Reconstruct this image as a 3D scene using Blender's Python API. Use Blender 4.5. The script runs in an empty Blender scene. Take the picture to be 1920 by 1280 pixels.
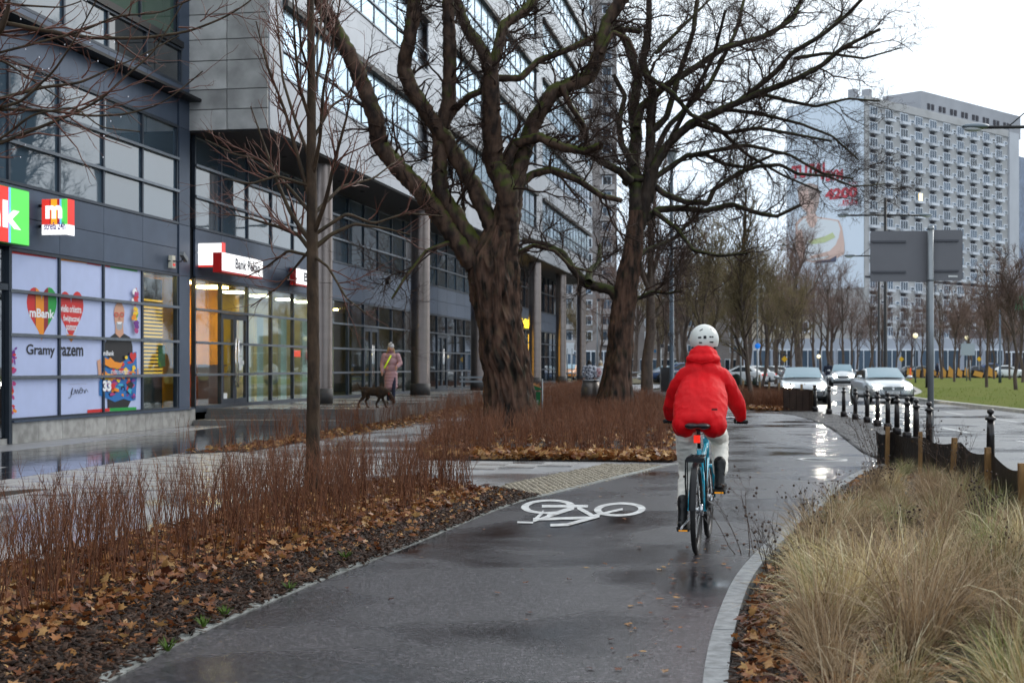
import bpy, bmesh, math, random
import numpy as np
from mathutils import Vector, Matrix, noise
random.seed(11)
rng = np.random.default_rng(11)
sc = bpy.context.scene
COL = sc.collection

# ------------------------------------------------------------ camera, sky, sun, exposure
F = 50.0 / 36.0 * 1920.0      # focal length in pixels of the 1920 px photograph
CH, HY = 1.46, 686.0          # eye height, horizon row
cam_d = bpy.data.cameras.new('camera')
cam = bpy.data.objects.new('camera', cam_d)
COL.objects.link(cam)
cam.location = (0, 0, CH)
cam.rotation_euler = (math.radians(90), 0, 0)
cam_d.lens = 50
cam_d.sensor_width = 36
cam_d.shift_y = (HY - 640.0) / 1920.0
cam_d.clip_start = 0.1
cam_d.clip_end = 3000
cam_d.dof.use_dof = True
cam_d.dof.focus_distance = 12.5
cam_d.dof.aperture_fstop = 4.5
sc.camera = cam

SUN_EL, SUN_AZ = 32.0, 48.0   # azimuth from +Y towards +X
world = bpy.data.worlds.new('World')
sc.world = world
world.use_nodes = True
wn, wl = world.node_tree.nodes, world.node_tree.links
wn.clear()
w_out = wn.new('ShaderNodeOutputWorld')
w_bg = wn.new('ShaderNodeBackground')
w_bg.inputs['Strength'].default_value = 0.1
w_sky = wn.new('ShaderNodeTexSky')
w_sky.sky_type = 'NISHITA'
w_sky.sun_disc = False
w_sky.sun_elevation = math.radians(SUN_EL)
w_sky.sun_rotation = math.radians(SUN_AZ)
w_sky.dust_density = 4.0
w_tc = wn.new('ShaderNodeTexCoord')
w_sep = wn.new('ShaderNodeSeparateXYZ')
w_ramp = wn.new('ShaderNodeValToRGB')
w_ramp.color_ramp.elements[0].position = 0.0
w_ramp.color_ramp.elements[0].color = (0.62, 0.79, 1.0, 1)
w_ramp.color_ramp.elements[1].position = 0.30
w_ramp.color_ramp.elements[1].color = (0.88, 0.95, 1.0, 1)
w_noise = wn.new('ShaderNodeTexNoise')
w_noise.inputs['Scale'].default_value = 2.2
w_noise.inputs['Detail'].default_value = 5
w_nr = wn.new('ShaderNodeMapRange')
w_nr.inputs['From Min'].default_value = 0.3
w_nr.inputs['From Max'].default_value = 0.7
w_nr.inputs['To Min'].default_value = 8.6
w_nr.inputs['To Max'].default_value = 10.4
w_mul = wn.new('ShaderNodeVectorMath'); w_mul.operation = 'SCALE'
w_mix = wn.new('ShaderNodeMix'); w_mix.data_type = 'RGBA'
w_mix.inputs['Factor'].default_value = 0.88
wl.new(w_tc.outputs['Generated'], w_sep.inputs[0])
wl.new(w_tc.outputs['Generated'], w_noise.inputs['Vector'])
wl.new(w_sep.outputs['Z'], w_ramp.inputs['Fac'])
wl.new(w_noise.outputs['Fac'], w_nr.inputs['Value'])
wl.new(w_ramp.outputs['Color'], w_mul.inputs[0])
wl.new(w_nr.outputs['Result'], w_mul.inputs['Scale'])
wl.new(w_sky.outputs['Color'], w_mix.inputs['A'])
wl.new(w_mul.outputs['Vector'], w_mix.inputs['B'])
wl.new(w_mix.outputs['Result'], w_bg.inputs['Color'])
wl.new(w_bg.outputs['Background'], w_out.inputs['Surface'])

sun_d = bpy.data.lights.new('sun', 'SUN')
sun_d.energy = 0.9
sun_d.angle = math.radians(25)
sun_d.color = (1.0, 0.96, 0.9)
sun = bpy.data.objects.new('sun', sun_d)
COL.objects.link(sun)
_e, _a = math.radians(SUN_EL), math.radians(SUN_AZ)
_dir = Vector((math.sin(_a) * math.cos(_e), math.cos(_a) * math.cos(_e), math.sin(_e)))
sun.rotation_euler = _dir.to_track_quat('Z', 'Y').to_euler()

sc.view_settings.view_transform = 'Standard'
sc.view_settings.look = 'None'
sc.view_settings.gamma = 1
sc.view_settings.use_curve_mapping = False
sc.view_settings.exposure = 0.84
sc.cycles.use_denoising = True
sc.cycles.max_bounces = 6
sc.cycles.diffuse_bounces = 3
sc.cycles.glossy_bounces = 3
sc.cycles.transparent_max_bounces = 8
sc.cycles.sample_clamp_indirect = 4
sc.cycles.caustics_reflective = False
sc.cycles.caustics_refractive = False

# ------------------------------------------------------------ where things stand
def P(px, py, Y):
    return Vector(((px - 960) * Y / F, Y, CH - (py - HY) * Y / F))
def G(px, py, z=0.0):
    Y = (CH - z) * F / (py - HY)
    return Vector(((px - 960) * Y / F, Y, z))
DX, DY = 0.1736, 0.9848       # street direction u, and v to the right of it
def S(u, v, z=0.0):
    return Vector((DX * u + DY * v, DY * u - DX * v, z))
UD = Vector((DX, DY, 0)); VD = Vector((DY, -DX, 0)); ZD = Vector((0, 0, 1))
RS = Matrix((UD, VD * 1.0, ZD)).transposed()
def onv(px, py, v):           # point of the street-parallel plane v seen at a pixel -> (u, z)
    t = (px - 960) / F
    Y = v / (DY * t - DX)
    return (DX * t * Y + DY * Y, CH - (py - HY) * Y / F)

# ------------------------------------------------------------ materials
def _n(nt, t, **kw):
    n = nt.nodes.new(t)
    for k, v in kw.items():
        setattr(n, k, v)
    return n
MATS = {}
def M(name, col=(.5, .5, .5), rough=.6, metal=0.0, var=0.0, vscale=4.0, bump=0.0, bscale=60.0, ior=1.45,
      col2=None, emit=None, estr=0.0, coat=0.0, rvar=0.0, attr=None, stretch=None, detail=6.0, spec=0.3, transl=0.0, objrand=0.0, sheen=0.0):
    if name in MATS:
        return MATS[name]
    m = bpy.data.materials.new(name)
    m.use_nodes = True
    nt = m.node_tree
    b = nt.nodes['Principled BSDF']
    b.inputs['Base Color'].default_value = (*col, 1)
    b.inputs['Roughness'].default_value = rough
    b.inputs['Metallic'].default_value = metal
    b.inputs['IOR'].default_value = ior
    b.inputs['Specular IOR Level'].default_value = spec
    b.inputs['Coat Weight'].default_value = coat
    b.inputs['Coat Roughness'].default_value = 0.08
    b.inputs['Sheen Weight'].default_value = sheen
    if emit:
        b.inputs['Emission Color'].default_value = (*emit, 1)
        b.inputs['Emission Strength'].default_value = estr
    L = nt.links.new
    tc = _n(nt, 'ShaderNodeTexCoord')
    mp = _n(nt, 'ShaderNodeMapping')
    L(tc.outputs['Object'], mp.inputs['Vector'])
    if stretch:
        mp.inputs['Scale'].default_value = stretch
    if objrand:
        oi = _n(nt, 'ShaderNodeObjectInfo')
        cm = _n(nt, 'ShaderNodeCombineXYZ')
        ml = _n(nt, 'ShaderNodeMath', operation='MULTIPLY'); ml.inputs[1].default_value = 37.0
        L(oi.outputs['Random'], ml.inputs[0]); L(ml.outputs[0], cm.inputs['X']); L(ml.outputs[0], cm.inputs['Z'])
        L(cm.outputs[0], mp.inputs['Location'])
    last = None
    if attr:
        a = _n(nt, 'ShaderNodeAttribute', attribute_name='tint')
        r = _n(nt, 'ShaderNodeValToRGB')
        el = r.color_ramp.elements
        while len(el) < len(attr):
            el.new(.5)
        for i, c in enumerate(attr):
            el[i].position = i / (len(attr) - 1)
            el[i].color = (*c, 1)
        L(a.outputs['Fac'], r.inputs['Fac'])
        last = r.outputs['Color']
    if attr:
        col = (1, 1, 1)
    if col2 is None and var:
        col2 = tuple(max(0, c * (1 - var)) for c in col)
    if col2 is not None:
        nz = _n(nt, 'ShaderNodeTexNoise')
        nz.inputs['Scale'].default_value = vscale
        nz.inputs['Detail'].default_value = detail
        L(mp.outputs[0], nz.inputs['Vector'])
        mr = _n(nt, 'ShaderNodeMapRange')
        mr.inputs['From Min'].default_value = .35
        mr.inputs['From Max'].default_value = .65
        L(nz.outputs['Fac'], mr.inputs['Value'])
        mx = _n(nt, 'ShaderNodeMix', data_type='RGBA')
        mx.inputs['A'].default_value = (*col, 1)
        mx.inputs['B'].default_value = (*col2, 1)
        L(mr.outputs[0], mx.inputs['Factor'])
        if last is not None:
            mm = _n(nt, 'ShaderNodeMix', data_type='RGBA', blend_type='MULTIPLY')
            mm.inputs['Factor'].default_value = 1
            L(last, mm.inputs['A']); L(mx.outputs['Result'], mm.inputs['B'])
            last = mm.outputs['Result']
        else:
            last = mx.outputs['Result']
        if rvar:
            rr = _n(nt, 'ShaderNodeMapRange')
            rr.inputs['To Min'].default_value = rough
            rr.inputs['To Max'].default_value = rough + rvar
            L(mr.outputs[0], rr.inputs['Value']); L(rr.outputs[0], b.inputs['Roughness'])
    if objrand:
        hv = _n(nt, 'ShaderNodeMix', data_type='RGBA', blend_type='MULTIPLY')
        hv.inputs['Factor'].default_value = 1
        rr2 = _n(nt, 'ShaderNodeMapRange')
        rr2.inputs['To Min'].default_value = 1 - objrand
        rr2.inputs['To Max'].default_value = 1 + objrand * .5
        L(oi.outputs['Random'], rr2.inputs['Value'])
        cc = _n(nt, 'ShaderNodeCombineColor')
        for k in range(3):
            L(rr2.outputs[0], cc.inputs[k])
        if last is not None:
            L(last, hv.inputs['A'])
        else:
            hv.inputs['A'].default_value = (*col, 1)
        L(cc.outputs[0], hv.inputs['B'])
        last = hv.outputs['Result']
    if last is not None:
        L(last, b.inputs['Base Color'])
    if transl:
        tr = _n(nt, 'ShaderNodeBsdfTranslucent'); ms = _n(nt, 'ShaderNodeMixShader'); ms.inputs[0].default_value = transl
        L(last, tr.inputs['Color']); L(b.outputs[0], ms.inputs[1]); L(tr.outputs[0], ms.inputs[2])
        L(ms.outputs[0], nt.nodes['Material Output'].inputs['Surface'])
    if bump:
        nb = _n(nt, 'ShaderNodeTexNoise')
        nb.inputs['Scale'].default_value = bscale
        nb.inputs['Detail'].default_value = 5
        L(mp.outputs[0], nb.inputs['Vector'])
        bp = _n(nt, 'ShaderNodeBump')
        bp.inputs['Strength'].default_value = bump
        bp.inputs['Distance'].default_value = 0.02
        L(nb.outputs['Fac'], bp.inputs['Height'])
        L(bp.outputs[0], b.inputs['Normal'])
    MATS[name] = m
    return m

def wet(name, col, col2, r0, r1, pscale=.35, stretch=(1, 1, 1), bump=.25, bscale=120, spots=True, pud=(.45, .62), grit=.25, spec=.5, gscale=45):
    """wet ground: damp and wet patches (roughness), fine grit, small light specks"""
    m = M(name, col, .4)
    nt = m.node_tree; L = nt.links.new
    b = nt.nodes['Principled BSDF']; b.inputs['Specular IOR Level'].default_value = spec
    tc = _n(nt, 'ShaderNodeTexCoord')
    mp = _n(nt, 'ShaderNodeMapping'); mp.inputs['Scale'].default_value = stretch
    L(tc.outputs['Object'], mp.inputs['Vector'])
    n1 = _n(nt, 'ShaderNodeTexNoise'); n1.inputs['Scale'].default_value = pscale; n1.inputs['Detail'].default_value = 4
    n1.inputs['Distortion'].default_value = .4
    L(mp.outputs[0], n1.inputs['Vector'])
    n2 = _n(nt, 'ShaderNodeTexNoise'); n2.inputs['Scale'].default_value = gscale; n2.inputs['Detail'].default_value = 8
    L(tc.outputs['Object'], n2.inputs['Vector'])
    mr = _n(nt, 'ShaderNodeMapRange'); mr.inputs['From Min'].default_value = pud[0]; mr.inputs['From Max'].default_value = pud[1]
    L(n1.outputs['Fac'], mr.inputs['Value'])
    r = _n(nt, 'ShaderNodeMapRange'); r.inputs['To Min'].default_value = r1; r.inputs['To Max'].default_value = r0
    L(mr.outputs[0], r.inputs['Value']); L(r.outputs[0], b.inputs['Roughness'])
    mx = _n(nt, 'ShaderNodeMix', data_type='RGBA')
    mx.inputs['A'].default_value = (*col, 1); mx.inputs['B'].default_value = (*col2, 1)
    L(mr.outputs[0], mx.inputs['Factor'])
    g = _n(nt, 'ShaderNodeMapRange'); g.inputs['From Min'].default_value = .3; g.inputs['From Max'].default_value = .7
    g.inputs['To Min'].default_value = 1 - grit; g.inputs['To Max'].default_value = 1 + grit * 1.3
    L(n2.outputs['Fac'], g.inputs['Value'])
    vm = _n(nt, 'ShaderNodeVectorMath', operation='SCALE')
    L(mx.outputs['Result'], vm.inputs[0]); L(g.outputs[0], vm.inputs['Scale'])
    out = vm.outputs['Vector']
    if spots:
        vo = _n(nt, 'ShaderNodeTexVoronoi'); vo.inputs['Scale'].default_value = 9
        L(tc.outputs['Object'], vo.inputs['Vector'])
        lt = _n(nt, 'ShaderNodeMath', operation='LESS_THAN'); lt.inputs[1].default_value = .055
        L(vo.outputs['Distance'], lt.inputs[0])
        sm = _n(nt, 'ShaderNodeMix', data_type='RGBA')
        sm.inputs['B'].default_value = (.22, .2, .17, 1)
        ml = _n(nt, 'ShaderNodeMath', operation='MULTIPLY'); ml.inputs[1].default_value = .55
        L(lt.outputs[0], ml.inputs[0]); L(ml.outputs[0], sm.inputs['Factor']); L(out, sm.inputs['A'])
        out = sm.outputs['Result']
        v2 = _n(nt, 'ShaderNodeTexVoronoi'); v2.inputs['Scale'].default_value = 55
        L(tc.outputs['Object'], v2.inputs['Vector'])
        sx = _n(nt, 'ShaderNodeSeparateXYZ'); L(v2.outputs['Color'], sx.inputs[0])
        pw = _n(nt, 'ShaderNodeMapRange'); pw.inputs['From Min'].default_value = .55; pw.inputs['From Max'].default_value = 1.0; pw.inputs['To Min'].default_value = .75; pw.inputs['To Max'].default_value = 3.0
        L(sx.outputs['X'], pw.inputs['Value'])
        vs = _n(nt, 'ShaderNodeVectorMath', operation='SCALE'); L(out, vs.inputs[0]); L(pw.outputs[0], vs.inputs['Scale'])
        out = vs.outputs['Vector']
    L(out, b.inputs['Base Color'])
    nb = _n(nt, 'ShaderNodeTexNoise'); nb.inputs['Scale'].default_value = bscale; nb.inputs['Detail'].default_value = 4
    L(tc.outputs['Object'], nb.inputs['Vector'])
    bp = _n(nt, 'ShaderNodeBump'); bp.inputs['Distance'].default_value = .01
    bs = _n(nt, 'ShaderNodeMapRange'); bs.inputs['To Min'].default_value = bump; bs.inputs['To Max'].default_value = bump * .12
    L(mr.outputs[0], bs.inputs['Value']); L(bs.outputs[0], bp.inputs['Strength'])
    L(nb.outputs['Fac'], bp.inputs['Height']); L(bp.outputs[0], b.inputs['Normal'])
    return m

def glass_clear(name, tint=(.85, .93, .93), ior=1.7):
    m = bpy.data.materials.new(name); m.use_nodes = True
    nt = m.node_tree; nt.nodes.clear(); L = nt.links.new
    o = _n(nt, 'ShaderNodeOutputMaterial'); mx = _n(nt, 'ShaderNodeMixShader')
    t = _n(nt, 'ShaderNodeBsdfTransparent'); t.inputs[0].default_value = (*tint, 1)
    g = _n(nt, 'ShaderNodeBsdfGlossy'); g.inputs['Roughness'].default_value = .02
    f = _n(nt, 'ShaderNodeFresnel'); ge = _n(nt, 'ShaderNodeNewGeometry')
    im = _n(nt, 'ShaderNodeMapRange'); im.inputs['To Min'].default_value = ior; im.inputs['To Max'].default_value = 1.0 / ior
    L(ge.outputs['Backfacing'], im.inputs['Value']); L(im.outputs[0], f.inputs['IOR'])
    L(f.outputs[0], mx.inputs[0]); L(t.outputs[0], mx.inputs[1]); L(g.outputs[0], mx.inputs[2]); L(mx.outputs[0], o.inputs[0])
    MATS[name] = m
    return m

# ------------------------------------------------------------ mesh building
def mesh_np(name, V, Fc, mat, tint=None, smooth=False):
    """V (n,3), Fc (m,k) int array or list of such arrays with different k"""
    V = np.asarray(V, dtype=np.float32)
    if not isinstance(Fc, list):
        Fc = [Fc]
    Fc = [np.asarray(f, dtype=np.int32) for f in Fc if len(f)]
    loops = np.concatenate([f.ravel() for f in Fc])
    tot = np.concatenate([np.full(len(f), f.shape[1], dtype=np.int32) for f in Fc])
    start = np.concatenate([[0], np.cumsum(tot)[:-1]]).astype(np.int32)
    me = bpy.data.meshes.new(name)
    me.vertices.add(len(V)); me.vertices.foreach_set('co', V.ravel())
    me.loops.add(len(loops)); me.loops.foreach_set('vertex_index', loops)
    me.polygons.add(len(tot)); me.polygons.foreach_set('loop_start', start)
    me.polygons.foreach_set('loop_total', tot)
    if smooth:
        me.polygons.foreach_set('use_smooth', np.ones(len(tot), dtype=bool))
    me.update(calc_edges=True)
    if tint is not None:
        a = me.attributes.new('tint', 'FLOAT', 'POINT')
        a.data.foreach_set('value', np.asarray(tint, dtype=np.float32))
    for mm in (mat if isinstance(mat, (list, tuple)) else [mat]):
        me.materials.append(mm)
    return me

class MB:
    def __init__(s):
        s.V = []; s.F = []; s.mi = []; s.sm = []
    def add(s, V, Fs, m=0, sm=False):
        o = len(s.V)
        s.V += [tuple(v) for v in V]
        for f in Fs:
            s.F.append(tuple(i + o for i in f)); s.mi.append(m); s.sm.append(sm)
        return s
    def box(s, c, size, R=None, m=0, taper=1.0):
        c = Vector(c); V = []
        for z in (-.5, .5):
            k = taper if z > 0 else 1.0
            for x, y in ((-.5, -.5), (.5, -.5), (.5, .5), (-.5, .5)):
                p = Vector((x * size[0] * k, y * size[1] * k, z * size[2]))
                V.append(c + (R @ p if R is not None else p))
        return s.add(V, [(3, 2, 1, 0), (4, 5, 6, 7), (0, 1, 5, 4), (1, 2, 6, 5), (2, 3, 7, 6), (3, 0, 4, 7)], m)
    def sbox(s, u0, u1, v0, v1, z0, z1, m=0):
        V = []
        for z in (z0, z1):
            for u, v in ((u0, v0), (u0, v1), (u1, v1), (u1, v0)):
                V.append(S(u, v, z))
        return s.add(V, [(3, 2, 1, 0), (4, 5, 6, 7), (0, 1, 5, 4), (1, 2, 6, 5), (2, 3, 7, 6), (3, 0, 4, 7)], m)
    def tube(s, pts, r, n=8, m=0, cap=True, sm=True, up=None):
        pts = [Vector(p) for p in pts]
        rs = [r] * len(pts) if not hasattr(r, '__len__') else r
        V = []; ref = None
        for i, p in enumerate(pts):
            t = (pts[min(i + 1, len(pts) - 1)] - pts[max(i - 1, 0)])
            t = t.normalized() if t.length > 1e-9 else Vector((0, 0, 1))
            if ref is None:
                ref = Vector((0, 0, 1)) if abs(t.z) < .9 else Vector((1, 0, 0))
            a = (ref - t * ref.dot(t)).normalized(); ref = a; b = t.cross(a)
            for k in range(n):
                an = 2 * math.pi * k / n
                V.append(p + (a * math.cos(an) + b * math.sin(an)) * rs[i])
        Fs = []
        for i in range(len(pts) - 1):
            for k in range(n):
                k2 = (k + 1) % n
                Fs.append((i * n + k, i * n + k2, (i + 1) * n + k2, (i + 1) * n + k))
        s.add(V, Fs, m, sm)
        if cap:
            o = len(s.V) - len(V)
            s.F.append(tuple(o + k for k in reversed(range(n)))); s.mi.append(m); s.sm.append(False)
            s.F.append(tuple(o + (len(pts) - 1) * n + k for k in range(n))); s.mi.append(m); s.sm.append(False)
        return s
    def lathe(s, c, prof, n=16, m=0, axis=None, sm=True, cap=True):
        c = Vector(c)
        R = Matrix.Identity(3) if axis is None else Vector(axis).normalized().to_track_quat('Z', 'Y').to_matrix()
        V = []; Fs = []
        for r, z in prof:
            for k in range(n):
                an = 2 * math.pi * k / n
                V.append(c + R @ Vector((r * math.cos(an), r * math.sin(an), z)))
        for i in range(len(prof) - 1):
            for k in range(n):
                k2 = (k + 1) % n
                Fs.append((i * n + k, i * n + k2, (i + 1) * n + k2, (i + 1) * n + k))
        s.add(V, Fs, m, sm)
        if cap:
            o = len(s.V) - len(V); e = (len(prof) - 1) * n
            s.F.append(tuple(o + k for k in reversed(range(n)))); s.mi.append(m); s.sm.append(False)
            s.F.append(tuple(o + e + k for k in range(n))); s.mi.append(m); s.sm.append(False)
        return s
    def ell(s, c, rad, R=None, nu=16, nv=10, m=0):
        c = Vector(c); V = []; Fs = []
        for j in range(nv + 1):
            ph = math.pi * j / nv
            for i in range(nu):
                th = 2 * math.pi * i / nu
                p = Vector((rad[0] * math.sin(ph) * math.cos(th), rad[1] * math.sin(ph) * math.sin(th), -rad[2] * math.cos(ph)))
                V.append(c + (R @ p if R is not None else p))
        for j in range(nv):
            for i in range(nu):
                i2 = (i + 1) % nu
                Fs.append((j * nu + i, j * nu + i2, (j + 1) * nu + i2, (j + 1) * nu + i))
        return s.add(V, Fs, m, True)
    def prism(s, pts, off, m=0):
        pts = [Vector(p) for p in pts]; off = Vector(off); n = len(pts)
        V = pts + [p + off for p in pts]
        Fs = [tuple(reversed(range(n))), tuple(range(n, 2 * n))]
        for k in range(n):
            k2 = (k + 1) % n
            Fs.append((k, k2, n + k2, n + k))
        return s.add(V, Fs, m)
    def flat(s, pts, m=0):
        return s.add(pts, [tuple(range(len(pts)))], m)
    def mesh(s, name, mat, org=(0, 0, 0)):
        me = bpy.data.meshes.new(name)
        ox, oy, oz = org
        me.from_pydata([(a - ox, b - oy, c - oz) for a, b, c in s.V], [], s.F)
        for mm in (mat if isinstance(mat, (list, tuple)) else [mat]):
            me.materials.append(mm)
        me.polygons.foreach_set('material_index', s.mi)
        me.polygons.foreach_set('use_smooth', s.sm)
        me.update()
        if s.nrm and len(s.F) < 20000:
            bm = bmesh.new(); bm.from_mesh(me)
            bmesh.ops.recalc_face_normals(bm, faces=bm.faces)
            bm.to_mesh(me); bm.free()
        return me
    nrm = True
    def build(s, name, mat, parent=None, stuff=False):
        if parent is None:
            A = np.array(s.V); org = ((A[:, 0].min() + A[:, 0].max()) / 2, (A[:, 1].min() + A[:, 1].max()) / 2, A[:, 2].min())
        else:
            org = world_loc(parent)
        me = s.mesh(name, mat, org)
        o = link(name, me, parent)
        if parent is None:
            o.location = org
        if stuff:
            o['kind'] = 'stuff'
        return o

def world_loc(o):
    p = Vector((0, 0, 0))
    while o is not None:
        p += o.location; o = o.parent
    return p
def link(name, me, parent=None, loc=None):
    o = bpy.data.objects.new(name, me); COL.objects.link(o)
    if parent is not None:
        o.parent = parent
    if loc is not None:
        o.location = loc
    return o
def tag(o, label=None, cat=None, group=None, kind=None):
    if label: o['label'] = label
    if cat: o['category'] = cat
    if group: o['group'] = group
    if kind: o['kind'] = kind
    return o
def thing(name, label, cat, loc=(0, 0, 0), group=None, rz=0.0):
    o = bpy.data.objects.new(name, None); COL.objects.link(o)
    o.location = loc; o.rotation_euler = (0, 0, rz); o.empty_display_size = .2
    return tag(o, label, cat, group)
def copy_tree(o, parent=None):
    c = o.copy(); COL.objects.link(c)
    if parent is not None: c.parent = parent
    for ch in list(o.children):
        copy_tree(ch, c)
    return c
def npobj(name, me, parent=None, org=None):
    """mesh in world coordinates -> object whose origin is the parent's (or org)"""
    org = world_loc(parent) if parent is not None else Vector(org or (0, 0, 0))
    n = len(me.vertices); a = np.empty(n * 3, dtype=np.float32)
    me.vertices.foreach_get('co', a); a = a.reshape(-1, 3) - np.array(org, dtype=np.float32)
    me.vertices.foreach_set('co', a.ravel()); me.update()
    o = link(name, me, parent)
    if parent is None: o.location = org
    return o

def batch_tubes(Pt, R, sides=3):
    """Pt (T,N,3), R (T,N) -> V, F, tube index per vertex"""
    T, N, _ = Pt.shape
    tan = np.gradient(Pt, axis=1)
    tan /= np.linalg.norm(tan, axis=2, keepdims=True) + 1e-9
    ref = np.where(np.abs(tan[:, :1, 2:3]) < .8, np.array([[[0, 0, 1.]]]), np.array([[[1., 0, 0]]]))
    ref = np.broadcast_to(ref, tan.shape)
    a = ref - tan * np.sum(ref * tan, axis=2, keepdims=True)
    a /= np.linalg.norm(a, axis=2, keepdims=True) + 1e-9
    b = np.cross(tan, a)
    an = np.arange(sides) * 2 * np.pi / sides
    V = Pt[:, :, None, :] + (a[:, :, None, :] * np.cos(an)[None, None, :, None] + b[:, :, None, :] * np.sin(an)[None, None, :, None]) * R[:, :, None, None]
    V = V.reshape(-1, 3)
    t = np.arange(T)[:, None, None] * (N * sides); i = np.arange(N - 1)[None, :, None] * sides
    k = np.arange(sides)[None, None, :]; k2 = (k + 1) % sides
    Fc = np.stack([t + i + k, t + i + k2, t + i + sides + k2, t + i + sides + k], axis=-1).reshape(-1, 4)
    return V, Fc, np.repeat(np.arange(T), N * sides)
def batch_ribbons(Pt, W, side):
    T, N, _ = Pt.shape
    V = np.stack([Pt - side[:, None, :] * W[:, :, None], Pt + side[:, None, :] * W[:, :, None]], axis=2).reshape(-1, 3)
    t = np.arange(T)[:, None] * (N * 2); i = np.arange(N - 1)[None, :] * 2
    Fc = np.stack([t + i, t + i + 1, t + i + 3, t + i + 2], axis=-1).reshape(-1, 4)
    return V, Fc, np.repeat(np.arange(T), N * 2)
def join_np(parts):
    V = []; Fq = []; o = 0; T = []
    for v, f, t in parts:
        V.append(v); Fq.append(f + o); T.append(t); o += len(v)
    return np.concatenate(V), np.concatenate(Fq), np.concatenate(T)
def resample(pts, rs, N):
    pts = np.array(pts, dtype=float); rs = np.array(rs, dtype=float)
    d = np.concatenate([[0], np.cumsum(np.linalg.norm(np.diff(pts, axis=0), axis=1))])
    s = np.linspace(0, d[-1], N)
    # smooth (Catmull-Rom like) by interpolating then relaxing
    q = np.stack([np.interp(s, d, pts[:, k]) for k in range(3)], axis=1)
    for _ in range(2):
        q[1:-1] = q[1:-1] * .5 + (q[:-2] + q[2:]) * .25
    return q, np.interp(s, d, rs)
def norm(a):
    return a / (np.linalg.norm(a, axis=-1, keepdims=True) + 1e-9)
def grow(Pp, Rp, count, lmin, lmax, rfrac=.5, rmin=.003, N=5, up=.15, wander=.3, tmin=.15, ang=(.5, 1.1), g=None, pw=1.0, out=None, taper=.35, fwd=0.0):
    """children branches on parent branches; all vectorised"""
    g = g or rng
    T, Np, _ = Pp.shape
    seg = np.linalg.norm(np.diff(Pp, axis=1), axis=2).sum(axis=1)
    w = seg ** pw; w /= w.sum()
    idx = g.choice(T, size=count, p=w)
    t = tmin + (1 - tmin) * g.random(count) ** .8
    x = t * (Np - 1); i0 = np.minimum(x.astype(int), Np - 2); fr = (x - i0)[:, None]
    p0 = Pp[idx, i0] * (1 - fr) + Pp[idx, i0 + 1] * fr
    tg = norm(Pp[idx, i0 + 1] - Pp[idx, i0])
    rp = Rp[idx, i0] * (1 - fr[:, 0]) + Rp[idx, i0 + 1] * fr[:, 0]
    rnd = g.normal(size=(count, 3)); pr = norm(rnd - tg * np.sum(rnd * tg, axis=1, keepdims=True))
    a = g.uniform(ang[0], ang[1], count)[:, None]
    d = tg * np.cos(a) + pr * np.sin(a)
    d[:, 2] += up
    if out is not None:
        d += out[None, :] * fwd
    d = norm(d)
    L = g.uniform(lmin, lmax, count) * (1 - .35 * t)
    pts = np.empty((count, N, 3)); pts[:, 0] = p0
    st = (L / (N - 1))[:, None]
    for k in range(1, N):
        pts[:, k] = pts[:, k - 1] + d * st
        d = norm(d + g.normal(size=(count, 3)) * wander + np.array([0, 0, up * .4]))
    r0 = np.maximum(np.minimum(rp * rfrac, rp * .95), rmin)
    R = r0[:, None] * np.linspace(1, taper, N)[None, :]
    return pts, np.maximum(R, rmin * .6)

def inpoly(pts, poly):
    x, y = pts[:, 0], pts[:, 1]; c = np.zeros(len(x), bool); n = len(poly); j = n - 1
    for i in range(n):
        xi, yi = poly[i][0], poly[i][1]; xj, yj = poly[j][0], poly[j][1]
        c ^= ((yi > y) != (yj > y)) & (x < (xj - xi) * (y - yi) / (yj - yi + 1e-12) + xi)
        j = i
    return c
def sample_poly(poly, n, g=None):
    g = g or rng
    P_ = np.array([(p[0], p[1]) for p in poly]); lo, hi = P_.min(0), P_.max(0)
    out = np.empty((0, 2))
    while len(out) < n:
        q = lo + (hi - lo) * g.random((max(n, 200) * 2, 2))
        out = np.concatenate([out, q[inpoly(q, P_)]])
    return out[:n]

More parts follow.
